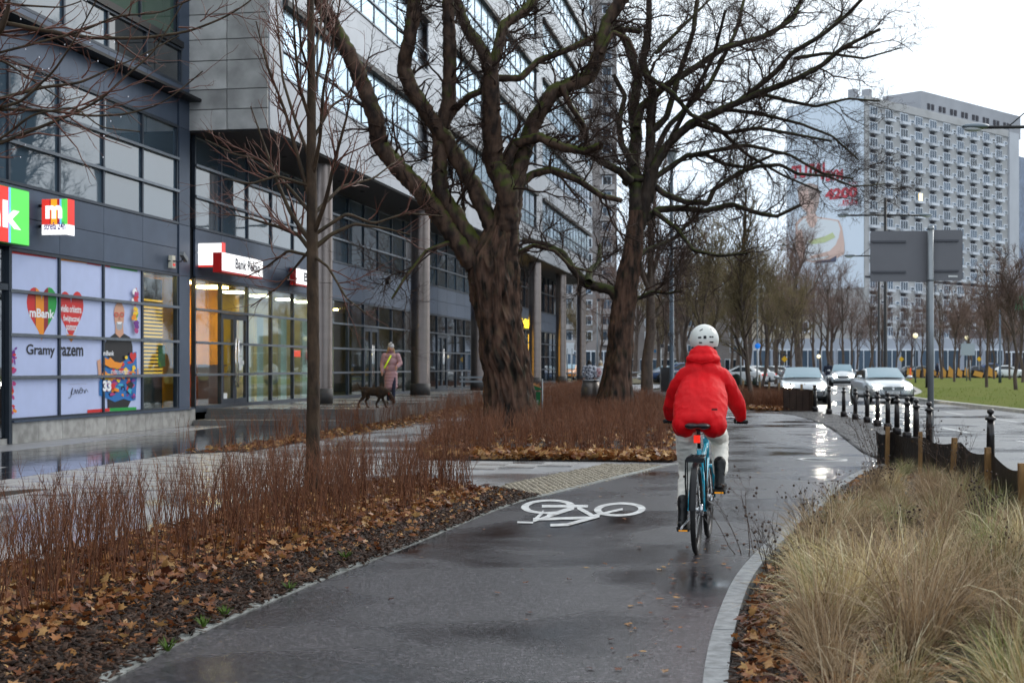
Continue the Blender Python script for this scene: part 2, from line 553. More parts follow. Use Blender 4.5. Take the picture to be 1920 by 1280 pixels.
def bake(o):
    dg = bpy.context.evaluated_depsgraph_get()
    me = bpy.data.meshes.new_from_object(o.evaluated_get(dg))
    old = o.data; o.modifiers.clear(); o.data = me
    return me
def _capsule(mb, p0, r0, p1, r1, n=14):
    p0, p1 = Vector(p0), Vector(p1); d = p1 - p0; L = d.length
    pr = []
    for k in range(5):
        a = math.pi / 2 * (1 - k / 4); pr.append((r0 * math.cos(a), -r0 * math.sin(a)))
    for k in range(5):
        a = math.pi / 2 * k / 4; pr.append((r1 * math.cos(a), L + r1 * math.sin(a)))
    pr[0] = (1e-4, pr[0][1]); pr[-1] = (1e-4, pr[-1][1])
    mb.lathe(p0, pr, n, axis=d if L > 1e-6 else (0, 0, 1))
def blob(name, prims, voxel, mat, parent, smooth=4, wrinkle=0.0, wscale=9.0, wst=(1, 1, 1)):
    """one continuous skin over capsules ('c', p0, r0, p1, r1) and ellipsoids ('e', c, radii, R)"""
    mb = MB()
    for p in prims:
        if p[0] == 'c':
            _capsule(mb, *p[1:])
        elif p[0] == 'ch':
            pts, rs = p[1], p[2]
            for i in range(len(pts) - 1):
                _capsule(mb, pts[i], rs[i], pts[i + 1], rs[i + 1])
        else:
            mb.ell(p[1], p[2], p[3] if len(p) > 3 else None, 18, 12)
    me = mb.mesh(name, mat, world_loc(parent))
    bm = bmesh.new(); bm.from_mesh(me)
    bmesh.ops.remove_doubles(bm, verts=bm.verts, dist=3e-4)
    bmesh.ops.recalc_face_normals(bm, faces=bm.faces); bm.to_mesh(me); bm.free()
    o = link(name, me, parent)
    md = o.modifiers.new('r', 'REMESH'); md.mode = 'VOXEL'; md.voxel_size = voxel
    if smooth:
        ms = o.modifiers.new('s', 'SMOOTH'); ms.factor = .5; ms.iterations = smooth
    bpy.context.view_layer.update()
    me = bake(o)
    n = len(me.vertices)
    if wrinkle and n:
        co = np.empty(n * 3); me.vertices.foreach_get('co', co); co = co.reshape(-1, 3)
        nm = np.empty(n * 3); me.vertices.foreach_get('normal', nm); nm = nm.reshape(-1, 3)
        for i in range(n):
            q = Vector((co[i, 0] * wscale * wst[0], co[i, 1] * wscale * wst[1], co[i, 2] * wscale * wst[2]))
            h = noise.noise(q) + .5 * noise.noise(q * 2.3)
            co[i] += nm[i] * (1 - abs(h) * 2.2) * wrinkle
        me.vertices.foreach_set('co', co.ravel())
    me.polygons.foreach_set('use_smooth', np.ones(len(me.polygons), dtype=bool))
    if not me.materials:
        me.materials.append(mat)
    me.update()
    return o

def text_mesh(body, mat, O, X, Y, width=None, height=None, depth=.004, align='L', bold=0.0, parent=None, name='lettering', shear=0.0, gap=.0):
    """lettering standing at O along unit vectors X (reading direction) and Y (up); returns an object"""
    cu = bpy.data.curves.new(name, 'FONT'); cu.body = body; cu.size = 1; cu.offset = bold; cu.shear = shear
    cu.resolution_u = 3; cu.space_character = 1 + gap
    t = bpy.data.objects.new(name, cu); COL.objects.link(t)
    bpy.context.view_layer.update()
    me = bpy.data.meshes.new_from_object(t.evaluated_get(bpy.context.evaluated_depsgraph_get()))
    bpy.data.objects.remove(t); bpy.data.curves.remove(cu)
    n = len(me.vertices)
    co = np.empty(n * 3); me.vertices.foreach_get('co', co); co = co.reshape(-1, 3)
    lo, hi = co.min(0), co.max(0)
    sx = sy = 1.0
    if width and height: sx = width / (hi[0] - lo[0]); sy = height / (hi[1] - lo[1])
    elif width: sx = sy = width / (hi[0] - lo[0])
    elif height: sx = sy = height / (hi[1] - lo[1])
    x = (co[:, 0] - lo[0]) * sx; y = (co[:, 1] - lo[1]) * sy
    if align == 'C': x -= (hi[0] - lo[0]) * sx / 2
    X, Y = Vector(X).normalized(), Vector(Y).normalized(); Z = X.cross(Y)
    org = world_loc(parent) if parent is not None else Vector(O)
    W = np.array(O)[None, :] + x[:, None] * np.array(X)[None, :] + y[:, None] * np.array(Y)[None, :] + np.array(Z)[None, :] * depth
    me.vertices.foreach_set('co', (W - np.array(org)[None, :]).ravel())
    me.materials.clear(); me.materials.append(mat); me.update()
    o = link(name, me, parent)
    if parent is None: o.location = org
    return o

def catmull(pts, n=8, closed=False):
    pts = [Vector(p) for p in pts]; out = []
    m = len(pts)
    for i in range(m if closed else m - 1):
        if closed:
            p0, p1, p2, p3 = pts[(i - 1) % m], pts[i], pts[(i + 1) % m], pts[(i + 2) % m]
        else:
            p0, p1, p2, p3 = pts[max(i - 1, 0)], pts[i], pts[i + 1], pts[min(i + 2, m - 1)]
        for k in range(n):
            t = k / n
            out.append(.5 * ((2 * p1) + (p2 - p0) * t + (2 * p0 - 5 * p1 + 4 * p2 - p3) * t * t + (3 * p1 - p0 - 3 * p2 + p3) * t ** 3))
    if not closed: out.append(pts[-1])
    return out
# ============================================================ GROUND
def sheet(name, pts, z, mat, kind='structure'):
    bm = bmesh.new()
    vs = [bm.verts.new((p[0], p[1], 0)) for p in pts]
    f = bm.faces.new(vs); bm.normal_update()
    if f.normal.z < 0: f.normal_flip()
    bmesh.ops.triangulate(bm, faces=bm.faces)
    me = bpy.data.meshes.new(name); bm.to_mesh(me); bm.free(); me.materials.append(mat)
    o = link(name, me, None, (0, 0, z)); o['kind'] = kind
    return o

m_ground = M('ground_earth', (.07, .065, .05), .8, col2=(.04, .045, .028), vscale=.3)
m_path = wet('wet_cycle_asphalt', (.024, .021, .024), (.014, .013, .015), .05, .31, pscale=.75, stretch=(.7, .8, 1), bump=.35, bscale=90, pud=(.47, .66), grit=.95, spec=.8)
m_road = wet('wet_road_asphalt', (.045, .046, .05), (.03, .031, .034), .08, .42, pscale=.22, bump=.3, bscale=90, pud=(.45, .6), grit=.6, spec=1.0)
m_pave = wet('damp_grey_paving', (.30, .30, .31), (.18, .18, .185), .10, .42, pscale=.5, bump=.15, pud=(.4, .62), grit=.15, spots=False)
m_slab = wet('concrete_slab', (.33, .325, .32), (.21, .205, .205), .12, .5, pscale=.55, bump=.2, pud=(.4, .62), grit=.16, spots=False)
m_tile = M('polished_dark_granite_wet', (.035, .037, .045), .06, var=.4, vscale=6, rvar=.06, ior=1.6, objrand=.3)
m_soil = M('wet_mulch_soil', (.035, .024, .018), .65, col2=(.015, .011, .009), vscale=9, bump=1.0, bscale=30)
m_lawn = M('lawn_turf', (.085, .115, .016), .9, col2=(.13, .135, .035), vscale=.8, bump=1, bscale=25, spec=.05)
m_verge = M('verge_turf', (.07, .075, .03), .8, col2=(.09, .06, .035), vscale=.6)
m_kerb = M('granite_kerb', (.25, .26, .27), .42, col2=(.16, .165, .17), vscale=14, bump=.25, bscale=180, objrand=.06, rvar=.2)
m_kerbl = M('damp_concrete_edging', (.30, .31, .30), .5, col2=(.19, .195, .18), vscale=10, bump=.3, bscale=120, objrand=.25)
m_white = M('road_marking_white', (.68, .69, .69), .4, col2=(.38, .38, .38), vscale=9, detail=12)
m_sett = M('granite_sett', (.12, .115, .115), .22, col2=(.07, .066, .066), vscale=7, rvar=.25)
m_yel = M('sandy_tactile_sett', (.27, .24, .185), .5, col2=(.18, .155, .12), vscale=5, spec=.2)

sheet('ground', [(-900, -60), (900, -60), (900, 1500), (-900, 1500)], -.09, m_ground)

PATH_L = [(-2.6, 2), (-2.2, 4.5), (-1.87, 6.55), (-1.67, 7.96), (-1.30, 9.64), (-.92, 11.16), (0, 15.03), (.49, 16.3), (2.26, 20.8), (2.62, 21.7), (4.2, 32), (5.5, 45), (6.2, 55), (6.6, 70), (6.8, 86)]
PATH_R = [(.55, 2), (.62, 4.5), (.88, 6.55), (1.23, 8.4), (1.63, 10.1), (2.33, 12.4), (3.1, 14.7), (3.9, 17.2), (4.9, 19.8), (5.6, 21.2)]
APRON = [(5.9, 24), (6.4, 27), (7.0, 30.5), (7.55, 34), (8.1, 38.5), (8.35, 42), (8.5, 45.6), (7.75, 47.6), (8.2, 56), (8.6, 70), (8.9, 86)]
PATH_L = [(p.x, p.y) for p in catmull([(a, b, 0) for a, b in PATH_L], 5)]
PATH_R = [(p.x, p.y) for p in catmull([(a, b, 0) for a, b in PATH_R], 5)]
sheet('cycle_path', PATH_L + (PATH_R + APRON)[::-1], 0.0, m_path)

BOLL = [(9.65, 45.3), (9.59, 43), (9.47, 40.6), (9.32, 38.6), (9.09, 36.4), (8.79, 34.2), (8.51, 32.2), (8.12, 30), (7.78, 28), (7.39, 26), (7.04, 24), (6.73, 20)]
# pavement under everything on the building side
def sv(u, v): p = S(u, v); return (p.x, p.y)
sheet('pavement', [sv(-8, -14.3), sv(104, -14.3), (15, 119), (7.7, 86), (7.0, 55), (4.0, 21), (0, 8.0), (-1.5, 2), (-3, -4)], -.014, m_pave)
sheet('road', [(3.4, 2), (4.4, 10), (5.6, 18), (6.35, 21), (6.6, 24), (7.6, 28), (8.4, 32.2), (9.2, 38.6), (9.6, 45.3), (9.9, 58), (13.5, 80), (17, 105), (20, 150), (10, 205), (-60, 260), (160, 260), (90, 175), (40, 118), (23, 80), (18.0, 63.8), (16.3, 44.8), (14.9, 28), (12, 2)], -.03, m_road)
sheet('far_verge', [(4, 121), (19, 118), (19, 160), (4, 190), (-20, 190)], .0, m_verge)
LAWN = [(18.1, 63.8), (16.4, 44.8), (15.1, 28), (14.5, 15), (80, 15), (130, 60), (110, 165), (47, 163), (33, 118), (22.5, 78)]
LAWN = [(p.x, p.y) for p in catmull([(a, b, 0) for a, b in LAWN], 4, True)]
o = sheet('lawn', LAWN, .07, m_lawn)
# lawn kerb ring
mb = MB()
ring = LAWN[:]
if sum(ring[i][0] * ring[(i + 1) % len(ring)][1] - ring[(i + 1) % len(ring)][0] * ring[i][1] for i in range(len(ring))) < 0: ring.reverse()
for i in range(len(ring)):
    a = Vector((*ring[i], 0)); b = Vector((*ring[(i + 1) % len(ring)], 0))
    d = (b - a).normalized(); n = Vector((d.y, -d.x, 0))
    mb.prism([a + Vector((0, 0, -.06)), b + Vector((0, 0, -.06)), b + n * .3 + Vector((0, 0, -.06)), a + n * .3 + Vector((0, 0, -.06))], (0, 0, .145))
o = mb.build('lawn_kerb', M('pale_wet_kerb', (.42, .40, .35), .3, var=.3, vscale=3)); o['kind'] = 'structure'

# lane dashes
mb = MB()
for line in ([(10.35, 20), (10.08, 29.0), (10.9, 40), (12.6, 56), (17.0, 80), (22, 104)], [(13.3, 26), (13.5, 38.8), (15, 54), (18.6, 72)]):
    pts = catmull([(a, b, 0) for a, b in line], 30)
    d = 0; seg = []
    for i in range(len(pts) - 1):
        d += (pts[i + 1] - pts[i]).length
        if (d % 6.0) < 2.6: seg.append((pts[i], pts[i + 1]))
    for a, b in seg:
        n = Vector(((b - a).y, -(b - a).x, 0)).normalized() * .06
        mb.flat([a - n, a + n, b + n, b - n])
for v in range(len(mb.V)): mb.V[v] = (mb.V[v][0], mb.V[v][1], -.026)
o = mb.build('lane_markings', m_white); o['kind'] = 'structure'

def offset_line(pts, i, d):
    a = Vector((*pts[max(i - 1, 0)], 0)); b = Vector((*pts[min(i + 1, len(pts) - 1)], 0))
    t = (b - a).normalized(); return Vector((*pts[i], 0)) + Vector((t.y, -t.x, 0)) * d
def kerb(parent_name, line, y0, y1, w, length, z0, z1, mat, label, side):
    """row of kerb stones along a polyline, each stone its own part"""
    pts = [p for p in line if y0 <= p[1] <= y1]
    root = bpy.data.objects.new(parent_name, None); COL.objects.link(root); root.location = (pts[0][0], pts[0][1], 0); root['kind'] = 'structure'
    if label: root['label'] = label
    v = np.array(pts); d = np.concatenate([[0], np.cumsum(np.linalg.norm(np.diff(v, axis=0), axis=1))])
    s = 0
    while s + length <= d[-1]:
        a, b = s + .004, s + length - .004
        q = [np.array([np.interp(x, d, v[:, 0]), np.interp(x, d, v[:, 1])]) for x in (a, (a + b) / 2, b)]
        tv = [q[1] - q[0], q[2] - q[0], q[2] - q[1]]
        L_ = []; R_ = []
        for p, t in zip(q, tv):
            t = t / np.linalg.norm(t); n = np.array([t[1], -t[0]]) * side
            L_.append((p[0], p[1])); R_.append((p[0] + n[0] * w, p[1] + n[1] * w))
        dz = random.uniform(-.003, .003)
        mb = MB(); poly = L_ + R_[::-1]
        mb.prism([(x, y, z0) for x, y in poly], (0, 0, z1 - z0 + dz)).build('kerb_stone', mat, root)
        s += length
    return root
kerb('path_kerb', PATH_R, 5.5, 21.3, .115, 1.0, -.1, .03, m_kerb, None, 1)
kerb('path_edging', PATH_L, 5.5, 34, .085, 1.0, -.1, .008, m_kerbl, None, -1)

# polished dark tiles in front of the bank
root = bpy.data.objects.new('dark_tile_band', None); COL.objects.link(root); root.location = S(22, -11.3, 0); root['kind'] = 'structure'
cache = {}
u = 9.0; tl = 1.05
me = MB().box((0, 0, 0), (tl - .012, .617, .03), RS).mesh('paving_tile', m_tile)
while u < 34:
    for k in range(5):
        o = link('paving_tile', me, root)
        o.location = S(u + tl / 2, -12.75 + .63 * k + .315, -.0145 + random.uniform(-.001, .001)) - root.location
    u += tl
# paving slabs of the walkway and the crossing
CROSS = [(-1.15, 18.9), (-3.0, 16.4), (-7.8, 14.5), (-8.3, 20.5), (-5.2, 25.0), (-1.55, 22.2), (2.35, 21.45)]
def uvin(poly, x, y): return bool(inpoly(np.array([[x, y]]), poly)[0])
TACT = [G(x, y) for x, y in ((920, 919), (950, 927), (1035, 925.5), (1262, 871), (1138, 869), (956, 905))]
root = bpy.data.objects.new('walkway_slabs', None); COL.objects.link(root); root.location = (-3, 19, 0); root['kind'] = 'structure'
me = MB().box((0, 0, 0), (.790, .490, .05), RS).mesh('paving_slab', m_slab)
cnt = 0
for i in range(-5, 40):
    for j in range(-24, 12):
        u = 13 + i * .8; v = -3 + j * .5 * 1.0 + 0
        u += .4 * (j % 2)
        p = S(u, v)
        cp = [S(u + du, v + dv) for du in (-.4, .4) for dv in (-.25, .25)]
        if all(uvin(CROSS, q.x, q.y) for q in cp) and not any(uvin(TACT, q.x, q.y) for q in cp) and cnt < 298:
            o = link('paving_slab', me, root); cnt += 1
            o.location = Vector((p.x, p.y, -.026 + random.uniform(-.0015, .0015))) - root.location
# tactile setts, cobbles
def setts(name, poly, size, gap, ztop, mat, rot, jitter=.1, zj=.006):
    c, s = math.cos(rot), math.sin(rot)
    P_ = np.array([(p[0], p[1]) for p in poly]); R2 = np.array([[c, s], [-s, c]])
    Q = P_ @ R2.T; lo, hi = Q.min(0), Q.max(0)
    gx, gy = np.meshgrid(np.arange(lo[0], hi[0], size), np.arange(lo[1], hi[1], size))
    gx = gx + (np.arange(gx.shape[0])[:, None] % 2) * size * .5
    q = np.stack([gx.ravel(), gy.ravel()], 1); w = q @ R2
    w = w[inpoly(w, poly)]; n = len(w)
    h = (size - gap) / 2
    hx = h * rng.uniform(1 - jitter, 1, n); hy = h * rng.uniform(1 - jitter, 1, n); zt = ztop + rng.uniform(-zj, zj, n)
    V = np.empty((n, 8, 3)); k = 0
    for top in (0, 1):
        for sx, sy in ((-1, -1), (1, -1), (1, 1), (-1, 1)):
            sc_ = .86 if top else 1
            lx, ly = hx * sx * sc_, hy * sy * sc_
            V[:, k, 0] = w[:, 0] + lx * c - ly * s; V[:, k, 1] = w[:, 1] + lx * s + ly * c
            V[:, k, 2] = zt if top else zt - .03
            k += 1
    f = np.array([(4, 5, 6, 7), (0, 1, 5, 4), (1, 2, 6, 5), (2, 3, 7, 6), (3, 0, 4, 7)])
    Fc = (np.arange(n)[:, None, None] * 8 + f[None]).reshape(-1, 4)
    o = npobj(name, mesh_np(name, V.reshape(-1, 3), Fc, mat), None, (w[:, 0].mean(), w[:, 1].mean(), 0)); o['kind'] = 'stuff'
    return o
tag(setts('tactile_paving', TACT, .08, .012, .005, m_yel, -.35), 'sandy yellow rows of small tactile paving stones beside the cycle path')
cob = [(6.0, 21.4), (5.95, 24), (6.45, 27), (7.05, 30.5), (7.6, 34), (8.15, 38.5), (8.4, 42), (8.5, 45.5), (9.75, 45.9), (9.75, 43), (9.5, 38.6), (8.7, 32.2), (7.95, 28), (7.2, 24), (6.9, 21)]
sheet('sett_strip_bed', cob, -.006, m_soil)
tag(setts('cobble_strip', cob, .125, .016, .012, m_sett, -.15), 'grey cobbled strip between the cycle path and the row of bollards')

# bicycle symbol painted on the path (strokes given where they lie on the ground)
def c6(x, y): return G(560 + x / 2.526, 820 + y / 2.526, .005)
mb = MB()
def ringp(cx, cy, a, b, a2, b2, sk=0, n=40):
    o_ = []; i_ = []
    for k in range(n):
        t = 2 * math.pi * k / n
        o_.append(c6(cx + a * math.cos(t) - sk * math.sin(t) * b, cy + b * math.sin(t)))
        i_.append(c6(cx + a2 * math.cos(t) - sk * math.sin(t) * b2 - 0, cy + b2 * math.sin(t)))
    for k in range(n):
        k2 = (k + 1) % n; mb.flat([o_[k], o_[k2], i_[k2], i_[k]])
ringp(1182, 326, 128, 34, 92, 25, .35)
ringp(1521, 339, 122, 33, 88, 23, .35)
def stroke(x0, y0, x1, y1, t0, t1=None):
    t1 = t1 or t0
    if abs(x1 - x0) > abs(y1 - y0) * 1.0:
        q = [(x0, y0 - t0), (x1, y1 - t1), (x1, y1 + t1), (x0, y0 + t0)]
    else:
        q = [(x0 - t0 * 2.4, y0), (x1 - t1 * 2.4, y1), (x1 + t1 * 2.4, y1), (x0 + t0 * 2.4, y0)]
    mb.flat([c6(*p) + Vector((0, 0, stroke.z)) for p in q]); stroke.z += .00012
stroke.z = .0003
stroke(1152, 324, 1370, 324, 6); stroke(1305, 330, 1175, 372, 9); stroke(1318, 328, 1400, 374, 9)
stroke(1110, 386, 1400, 378, 6); stroke(1160, 350, 1115, 392, 9); stroke(1035, 400, 1110, 402, 4)
stroke(1110, 396, 1275, 340, 5); stroke(1192, 414, 1282, 411, 6); stroke(1270, 412, 1425, 370, 7); stroke(1400, 368, 1535, 338, 5)
for i, v in enumerate(mb.V): pass
o = mb.build('bicycle_symbol', m_white); tag(o, 'white painted bicycle symbol on the wet dark cycle path', 'road marking')

# manhole
c = G(1541, 862)
mb = MB().lathe(c + Vector((0, 0, -.01)), [(.30, 0), (.30, .018), (.0001, .018)], 40, cap=False)
mh = thing('manhole', 'round manhole cover with a pale ring in the wet path near the grasses', 'manhole', c)
mb.build('cover', M('manhole_iron', (.06, .06, .065), .25, .6, var=.4, vscale=20, bump=.6, bscale=60), mh)
mb = MB().lathe(c + Vector((0, 0, -.01)), [(.39, 0), (.39, .022), (.31, .022), (.31, 0)], 40, cap=False)
mb.build('ring', M('manhole_ring', (.42, .42, .42), .4), mh)

# ============================================================ BEDS
BED1 = [(-4.6, 5.5), (-4.2, 7.0), (-3.8, 9.6), (-3.0, 13.0), (-2.45, 16.4), (-1.3, 18.6), (-.9, 17.9), (.10, 16.1), (.36, 16.15)] + [(x - .1, y) for x, y in PATH_L if 5.5 < y < 16.0][::-1]
BED2 = [(2.45, 21.75), (-1.45, 22.3), (-1.75, 26), (-1.7, 31), (-1.0, 38), (.2, 46), (2.0, 60), (5.9, 62), (5.9, 55)] + [(x - .1, y) for x, y in PATH_L if 21.8 < y < 53][::-1]
BED3 = [(7.85, 47.6), (8.6, 45.8), (9.75, 46.2), (9.85, 52), (9.9, 60), (8.5, 62), (8.25, 56)]
STRIP = [sv(22.2, -9.5), sv(23.2, -8.7), sv(34, -8.75), sv(50, -9.65), sv(74, -10.6), sv(74, -11.5), sv(52, -10.6), sv(34, -9.5)]
STRIP2 = [sv(75, -11.0), sv(75, -9.9), sv(98, -10.2), sv(98, -11.3)]
GRASS = [(.72, 5.2), (1.0, 6.6), (1.36, 8.4), (1.78, 10.1), (2.48, 12.4), (3.25, 14.7), (4.05, 17.2), (5.05, 19.8), (5.5, 20.4), (5.5, 18.5), (5.4, 16.8), (5.15, 15.2), (4.64, 12.9), (4.1, 9.5), (3.7, 5.2)]
for nm, b in (('shrub_bed', BED1), ('shrub_bed', BED2), ('shrub_bed', BED3), ('shrub_bed', STRIP), ('shrub_bed', STRIP2), ('grass_bed', GRASS)):
    sheet(nm, b, .003, m_soil)
sheet('soil_patch', [G(0, 931), G(0, 921), G(60, 916), G(95, 916), G(60, 922)], .0, m_soil)
# ============================================================ BUILDINGS (left)
FV = -14.0       # glass plane of the street front
WV = -11.9       # plane of the projecting wing
m_clad = M('blue_grey_cladding', (.078, .104, .155), .38, .3, var=.15, vscale=2, objrand=.12)
m_frame = M('window_frame_metal', (.05, .062, .082), .35, .6, var=.15)
m_rail = M('window_rail_metal', (.16, .18, .21), .3, .8, var=.2)
m_gdark = M('dark_mirror_glass', (.012, .016, .02), .02, ior=2.1, spec=.5, objrand=.4)
m_gup = M('sky_tinted_mirror_glass', (.055, .085, .115), .02, ior=2.6, objrand=.3)  # blue base stands in for sky reflected in the panes
m_ggreen = M('green_tinted_glass', (.05, .085, .06), .03, ior=1.9, objrand=.3)
m_gwing = M('sky_toned_ribbon_glass', (.55, .74, .88), .16, metal=.7, ior=2.3, objrand=.18)  # pale blue base holds part of the mirrored sky as colour
m_gclear = glass_clear('shop_glass', ior=1.5)
m_granw = M('wet_grey_granite', (.40, .39, .37), .5, col2=(.26, .25, .235), vscale=5, bump=.15, bscale=120, objrand=.16, detail=10)
m_gran2 = M('granite_wall', (.50, .495, .485), .55, col2=(.30, .295, .29), vscale=1.6, bump=.25, bscale=90, objrand=.18, detail=12)
m_panel = M('silver_facade_panel', (.40, .42, .46), .36, .15, var=.12, vscale=1.5, objrand=.08)
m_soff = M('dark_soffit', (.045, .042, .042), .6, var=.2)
m_black = M('matt_black', (.012, .012, .014), .5)
m_steel = M('brushed_steel', (.25, .205, .185), .30, 1.0, var=.12, vscale=.8, stretch=(1, 1, 6), bump=.03, bscale=200)
m_core = M('core_block', (.03, .032, .036), .8)
m_warm = M('warm_interior_wall', (.80, .42, .03), .7, var=.5, vscale=.7)
m_pale = M('pale_interior_wall', (.62, .52, .26), .7, var=.3, vscale=.9)
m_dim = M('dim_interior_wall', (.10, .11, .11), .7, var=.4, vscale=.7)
m_lampw = M('warm_ceiling_lamp', (1, 1, 1), .5, emit=(1.0, .68, .24), estr=26)
m_lampc = M('cool_ceiling_lamp', (1, 1, 1), .5, emit=(1.0, .93, .7), estr=8)

bld = thing('office_building', 'long glass and granite bank and office building with steel columns lining the walkway', 'building', S(50, -20, 0))
BO = world_loc(bld)
def bpart(name, mb, mat, stuff=False, label=None):
    o = mb.build(name, mat, bld, stuff)
    if label: o['label'] = label
    return o
_pc = {}
def piece(name, du, dz, th, mat, u, v, z, parent=None):
    """upright rectangular piece (pane, panel, stone) facing the street; alike pieces share a mesh"""
    k = (name, round(du, 3), round(dz, 3), round(th, 3), mat.name)
    if k not in _pc:
        _pc[k] = MB().box((0, 0, 0), (du, th, dz), RS).mesh(name, mat)
    o = link(name, _pc[k], parent or bld)
    o.location = S(u, v, z) - world_loc(parent or bld)
    return o

# core mass added to block light behind the glass (ground-floor rooms left free)
mb = MB()
mb.sbox(2, 100, -34, -19.2, -.1, 16)
mb.sbox(2, 30.4, -19.25, FV - .35, -.1, 16)
mb.sbox(30.4, 100, -19.2, FV - .35, 3.75, 16)
mb.sbox(58, 100, -19.2, FV - .35, -.1, 3.745)
bpart('core_block', mb, m_core)
# wing above
mb = MB()
mb.sbox(33.25, 100, -33.9, WV - .25, 7.3, 30)
bpart('wing_wall', mb, m_panel)
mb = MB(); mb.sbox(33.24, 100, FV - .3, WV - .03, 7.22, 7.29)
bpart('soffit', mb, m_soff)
mb = MB()
for k in range(7):
    mb.lathe(S(35 + k * 2.6, -13.0, 7.205), [(.001, 0), (.09, 0), (.09, .02)], 14, cap=False)
bpart('soffit_light', mb, m_black)

# plinth stones
for i in range(9):
    piece('plinth_stone', .966, .40, .12, m_granw, 24.75 + .975 * i + .4875, FV + .02, .19)
mb = MB().sbox(24.75, 33.3, FV - .06, FV + .12, .392, .43); bpart('plinth_cap', mb, m_clad)
mb = MB().sbox(2, 24.7, FV - .3, FV + .05, -.05, .10); bpart('door_sill', mb, m_granw)

UA = [10.95 + 1.95 * k for k in range(-2, 12)]          # mullion lines ... 24.6 .. 32.4
UA = [24.7 - 1.95 * k for k in range(8, 0, -1)] + [24.7, 26.65, 28.6, 30.55, 32.5]
ROW_G = [.44, 1.24, 2.05, 2.88, 3.66]
ROW_1 = [4.92, 5.69, 6.47, 7.25]
ROW_2 = [8.27, 9.1]
ROW_3 = [9.3, 12.6]
ROW_4 = [12.8, 15.9]
def panes(us, rows, mat, v, name='window_pane', skip=None):
    for i in range(len(us) - 1):
        for j in range(len(rows) - 1):
            if skip and skip(i, j): continue
            m_ = mat(i, j) if callable(mat) else mat
            o = piece(name, us[i + 1] - us[i] - .06, rows[j + 1] - rows[j] - .05, .012, m_, (us[i] + us[i + 1]) / 2, v, (rows[j] + rows[j + 1]) / 2)
            o.rotation_euler = (0, random.gauss(0, .0015), random.gauss(0, .0025))
def frames(us, rows, v, railout=.1, mname='mullion'):
    for u in us:
        mb = MB().sbox(u - .035, u + .035, v - .05, v + .055, rows[0] + .002, rows[-1] - .002); bpart(mname, mb, m_frame)
    for j, z in enumerate(rows):
        mb = MB().sbox(us[0] - .03, us[-1] + .03, v - .03, v + (railout if 0 < j < len(rows) - 1 else .07), z - .03, z + .03)
        bpart('window_rail', mb, m_rail if 0 < j < len(rows) - 1 else m_frame)
UAg = [u for u in UA if u > 24.6]
panes(UAg, ROW_G, lambda i, j: m_gclear if i == 3 else m_gdark, FV)
frames(UAg, ROW_G, FV)
# door beside the left window
mb = MB()
mb.sbox(24.62, 24.72, FV - .1, FV + .09, .0, 3.7); mb.sbox(23.5, 23.6, FV - .1, FV + .09, .1, 2.9); mb.sbox(23.4, 24.7, FV - .1, FV + .08, 2.88, 3.0)
bpart('door_frame', mb, m_frame)
piece('glass_door', .98, 2.75, .02, m_gdark, 24.12, FV, 1.5)
panes([u for u in UA if u < 24.8], [3.0, 3.66], m_gdark, FV); panes([u for u in UA if u < 24.0], [.1, 1.6, 2.95], m_gdark, FV)
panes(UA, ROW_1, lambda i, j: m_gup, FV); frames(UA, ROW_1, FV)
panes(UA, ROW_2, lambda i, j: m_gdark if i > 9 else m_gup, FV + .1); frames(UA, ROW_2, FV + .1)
panes(UA, ROW_3, lambda i, j: m_ggreen, FV - .05); frames(UA, ROW_3, FV - .05)
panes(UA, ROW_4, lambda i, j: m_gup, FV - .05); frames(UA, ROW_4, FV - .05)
def clad(us, z0, z1, v, g=.012):
    for i in range(len(us) - 1):
        piece('cladding_panel', us[i + 1] - us[i] - g, z1 - z0 - g, .05, m_clad, (us[i] + us[i + 1]) / 2, v, (z0 + z1) / 2)
clad(UA, 3.70, 4.30, FV + .02); clad(UA, 4.30, 4.885, FV + .02)
clad(UA, 7.29, 7.94, FV + .02); clad(UA, 8.03, 8.24, FV + .14)
clad([32.54, 33.2], .0, 3.66, FV + .05); clad([32.54, 33.2], 3.66, 4.9, FV + .05); clad([32.54, 33.2], 4.9, 7.25, FV + .05); clad([32.54, 33.2], 7.25, 16, FV + .05)
mb = MB().sbox(8, 33.15, FV - .2, FV + .40, 7.955, 8.02); bpart('ledge', mb, m_black)
mb = MB().sbox(8, 32.5, FV - .2, FV + .22, 9.13, 9.28); bpart('ledge', mb, m_black)
mb = MB().sbox(8, 32.5, FV - .2, FV + .22, 12.62, 12.78); bpart('ledge', mb, m_black)
mb = MB().sbox(2, 33.3, FV - .34, FV - .06, 3.64, 4.93); mb.sbox(2, 33.3, FV - .34, FV - .07, 7.23, 8.3); bpart('backing_wall', mb, m_core)

# granite end wall of the wing, facing the walkway's near end
ROWS = [7.25, 7.76, 8.25, 8.96, 9.48, 10.1, 10.75, 11.3, 12.0, 12.6, 13.3, 14, 14.7, 15.5]
for j in range(len(ROWS) - 1):
    for k in range(2):
        w = (WV - FV) / 2
        vc = FV + w * (k + .5)
        key = ('gp', j)
        me = MB().box((0, 0, 0), (.08, w - .022, ROWS[j + 1] - ROWS[j] - .022), RS).mesh('granite_panel', m_gran2)
        o = link('granite_panel', me, bld); o.location = S(33.2, vc, (ROWS[j] + ROWS[j + 1]) / 2) - BO
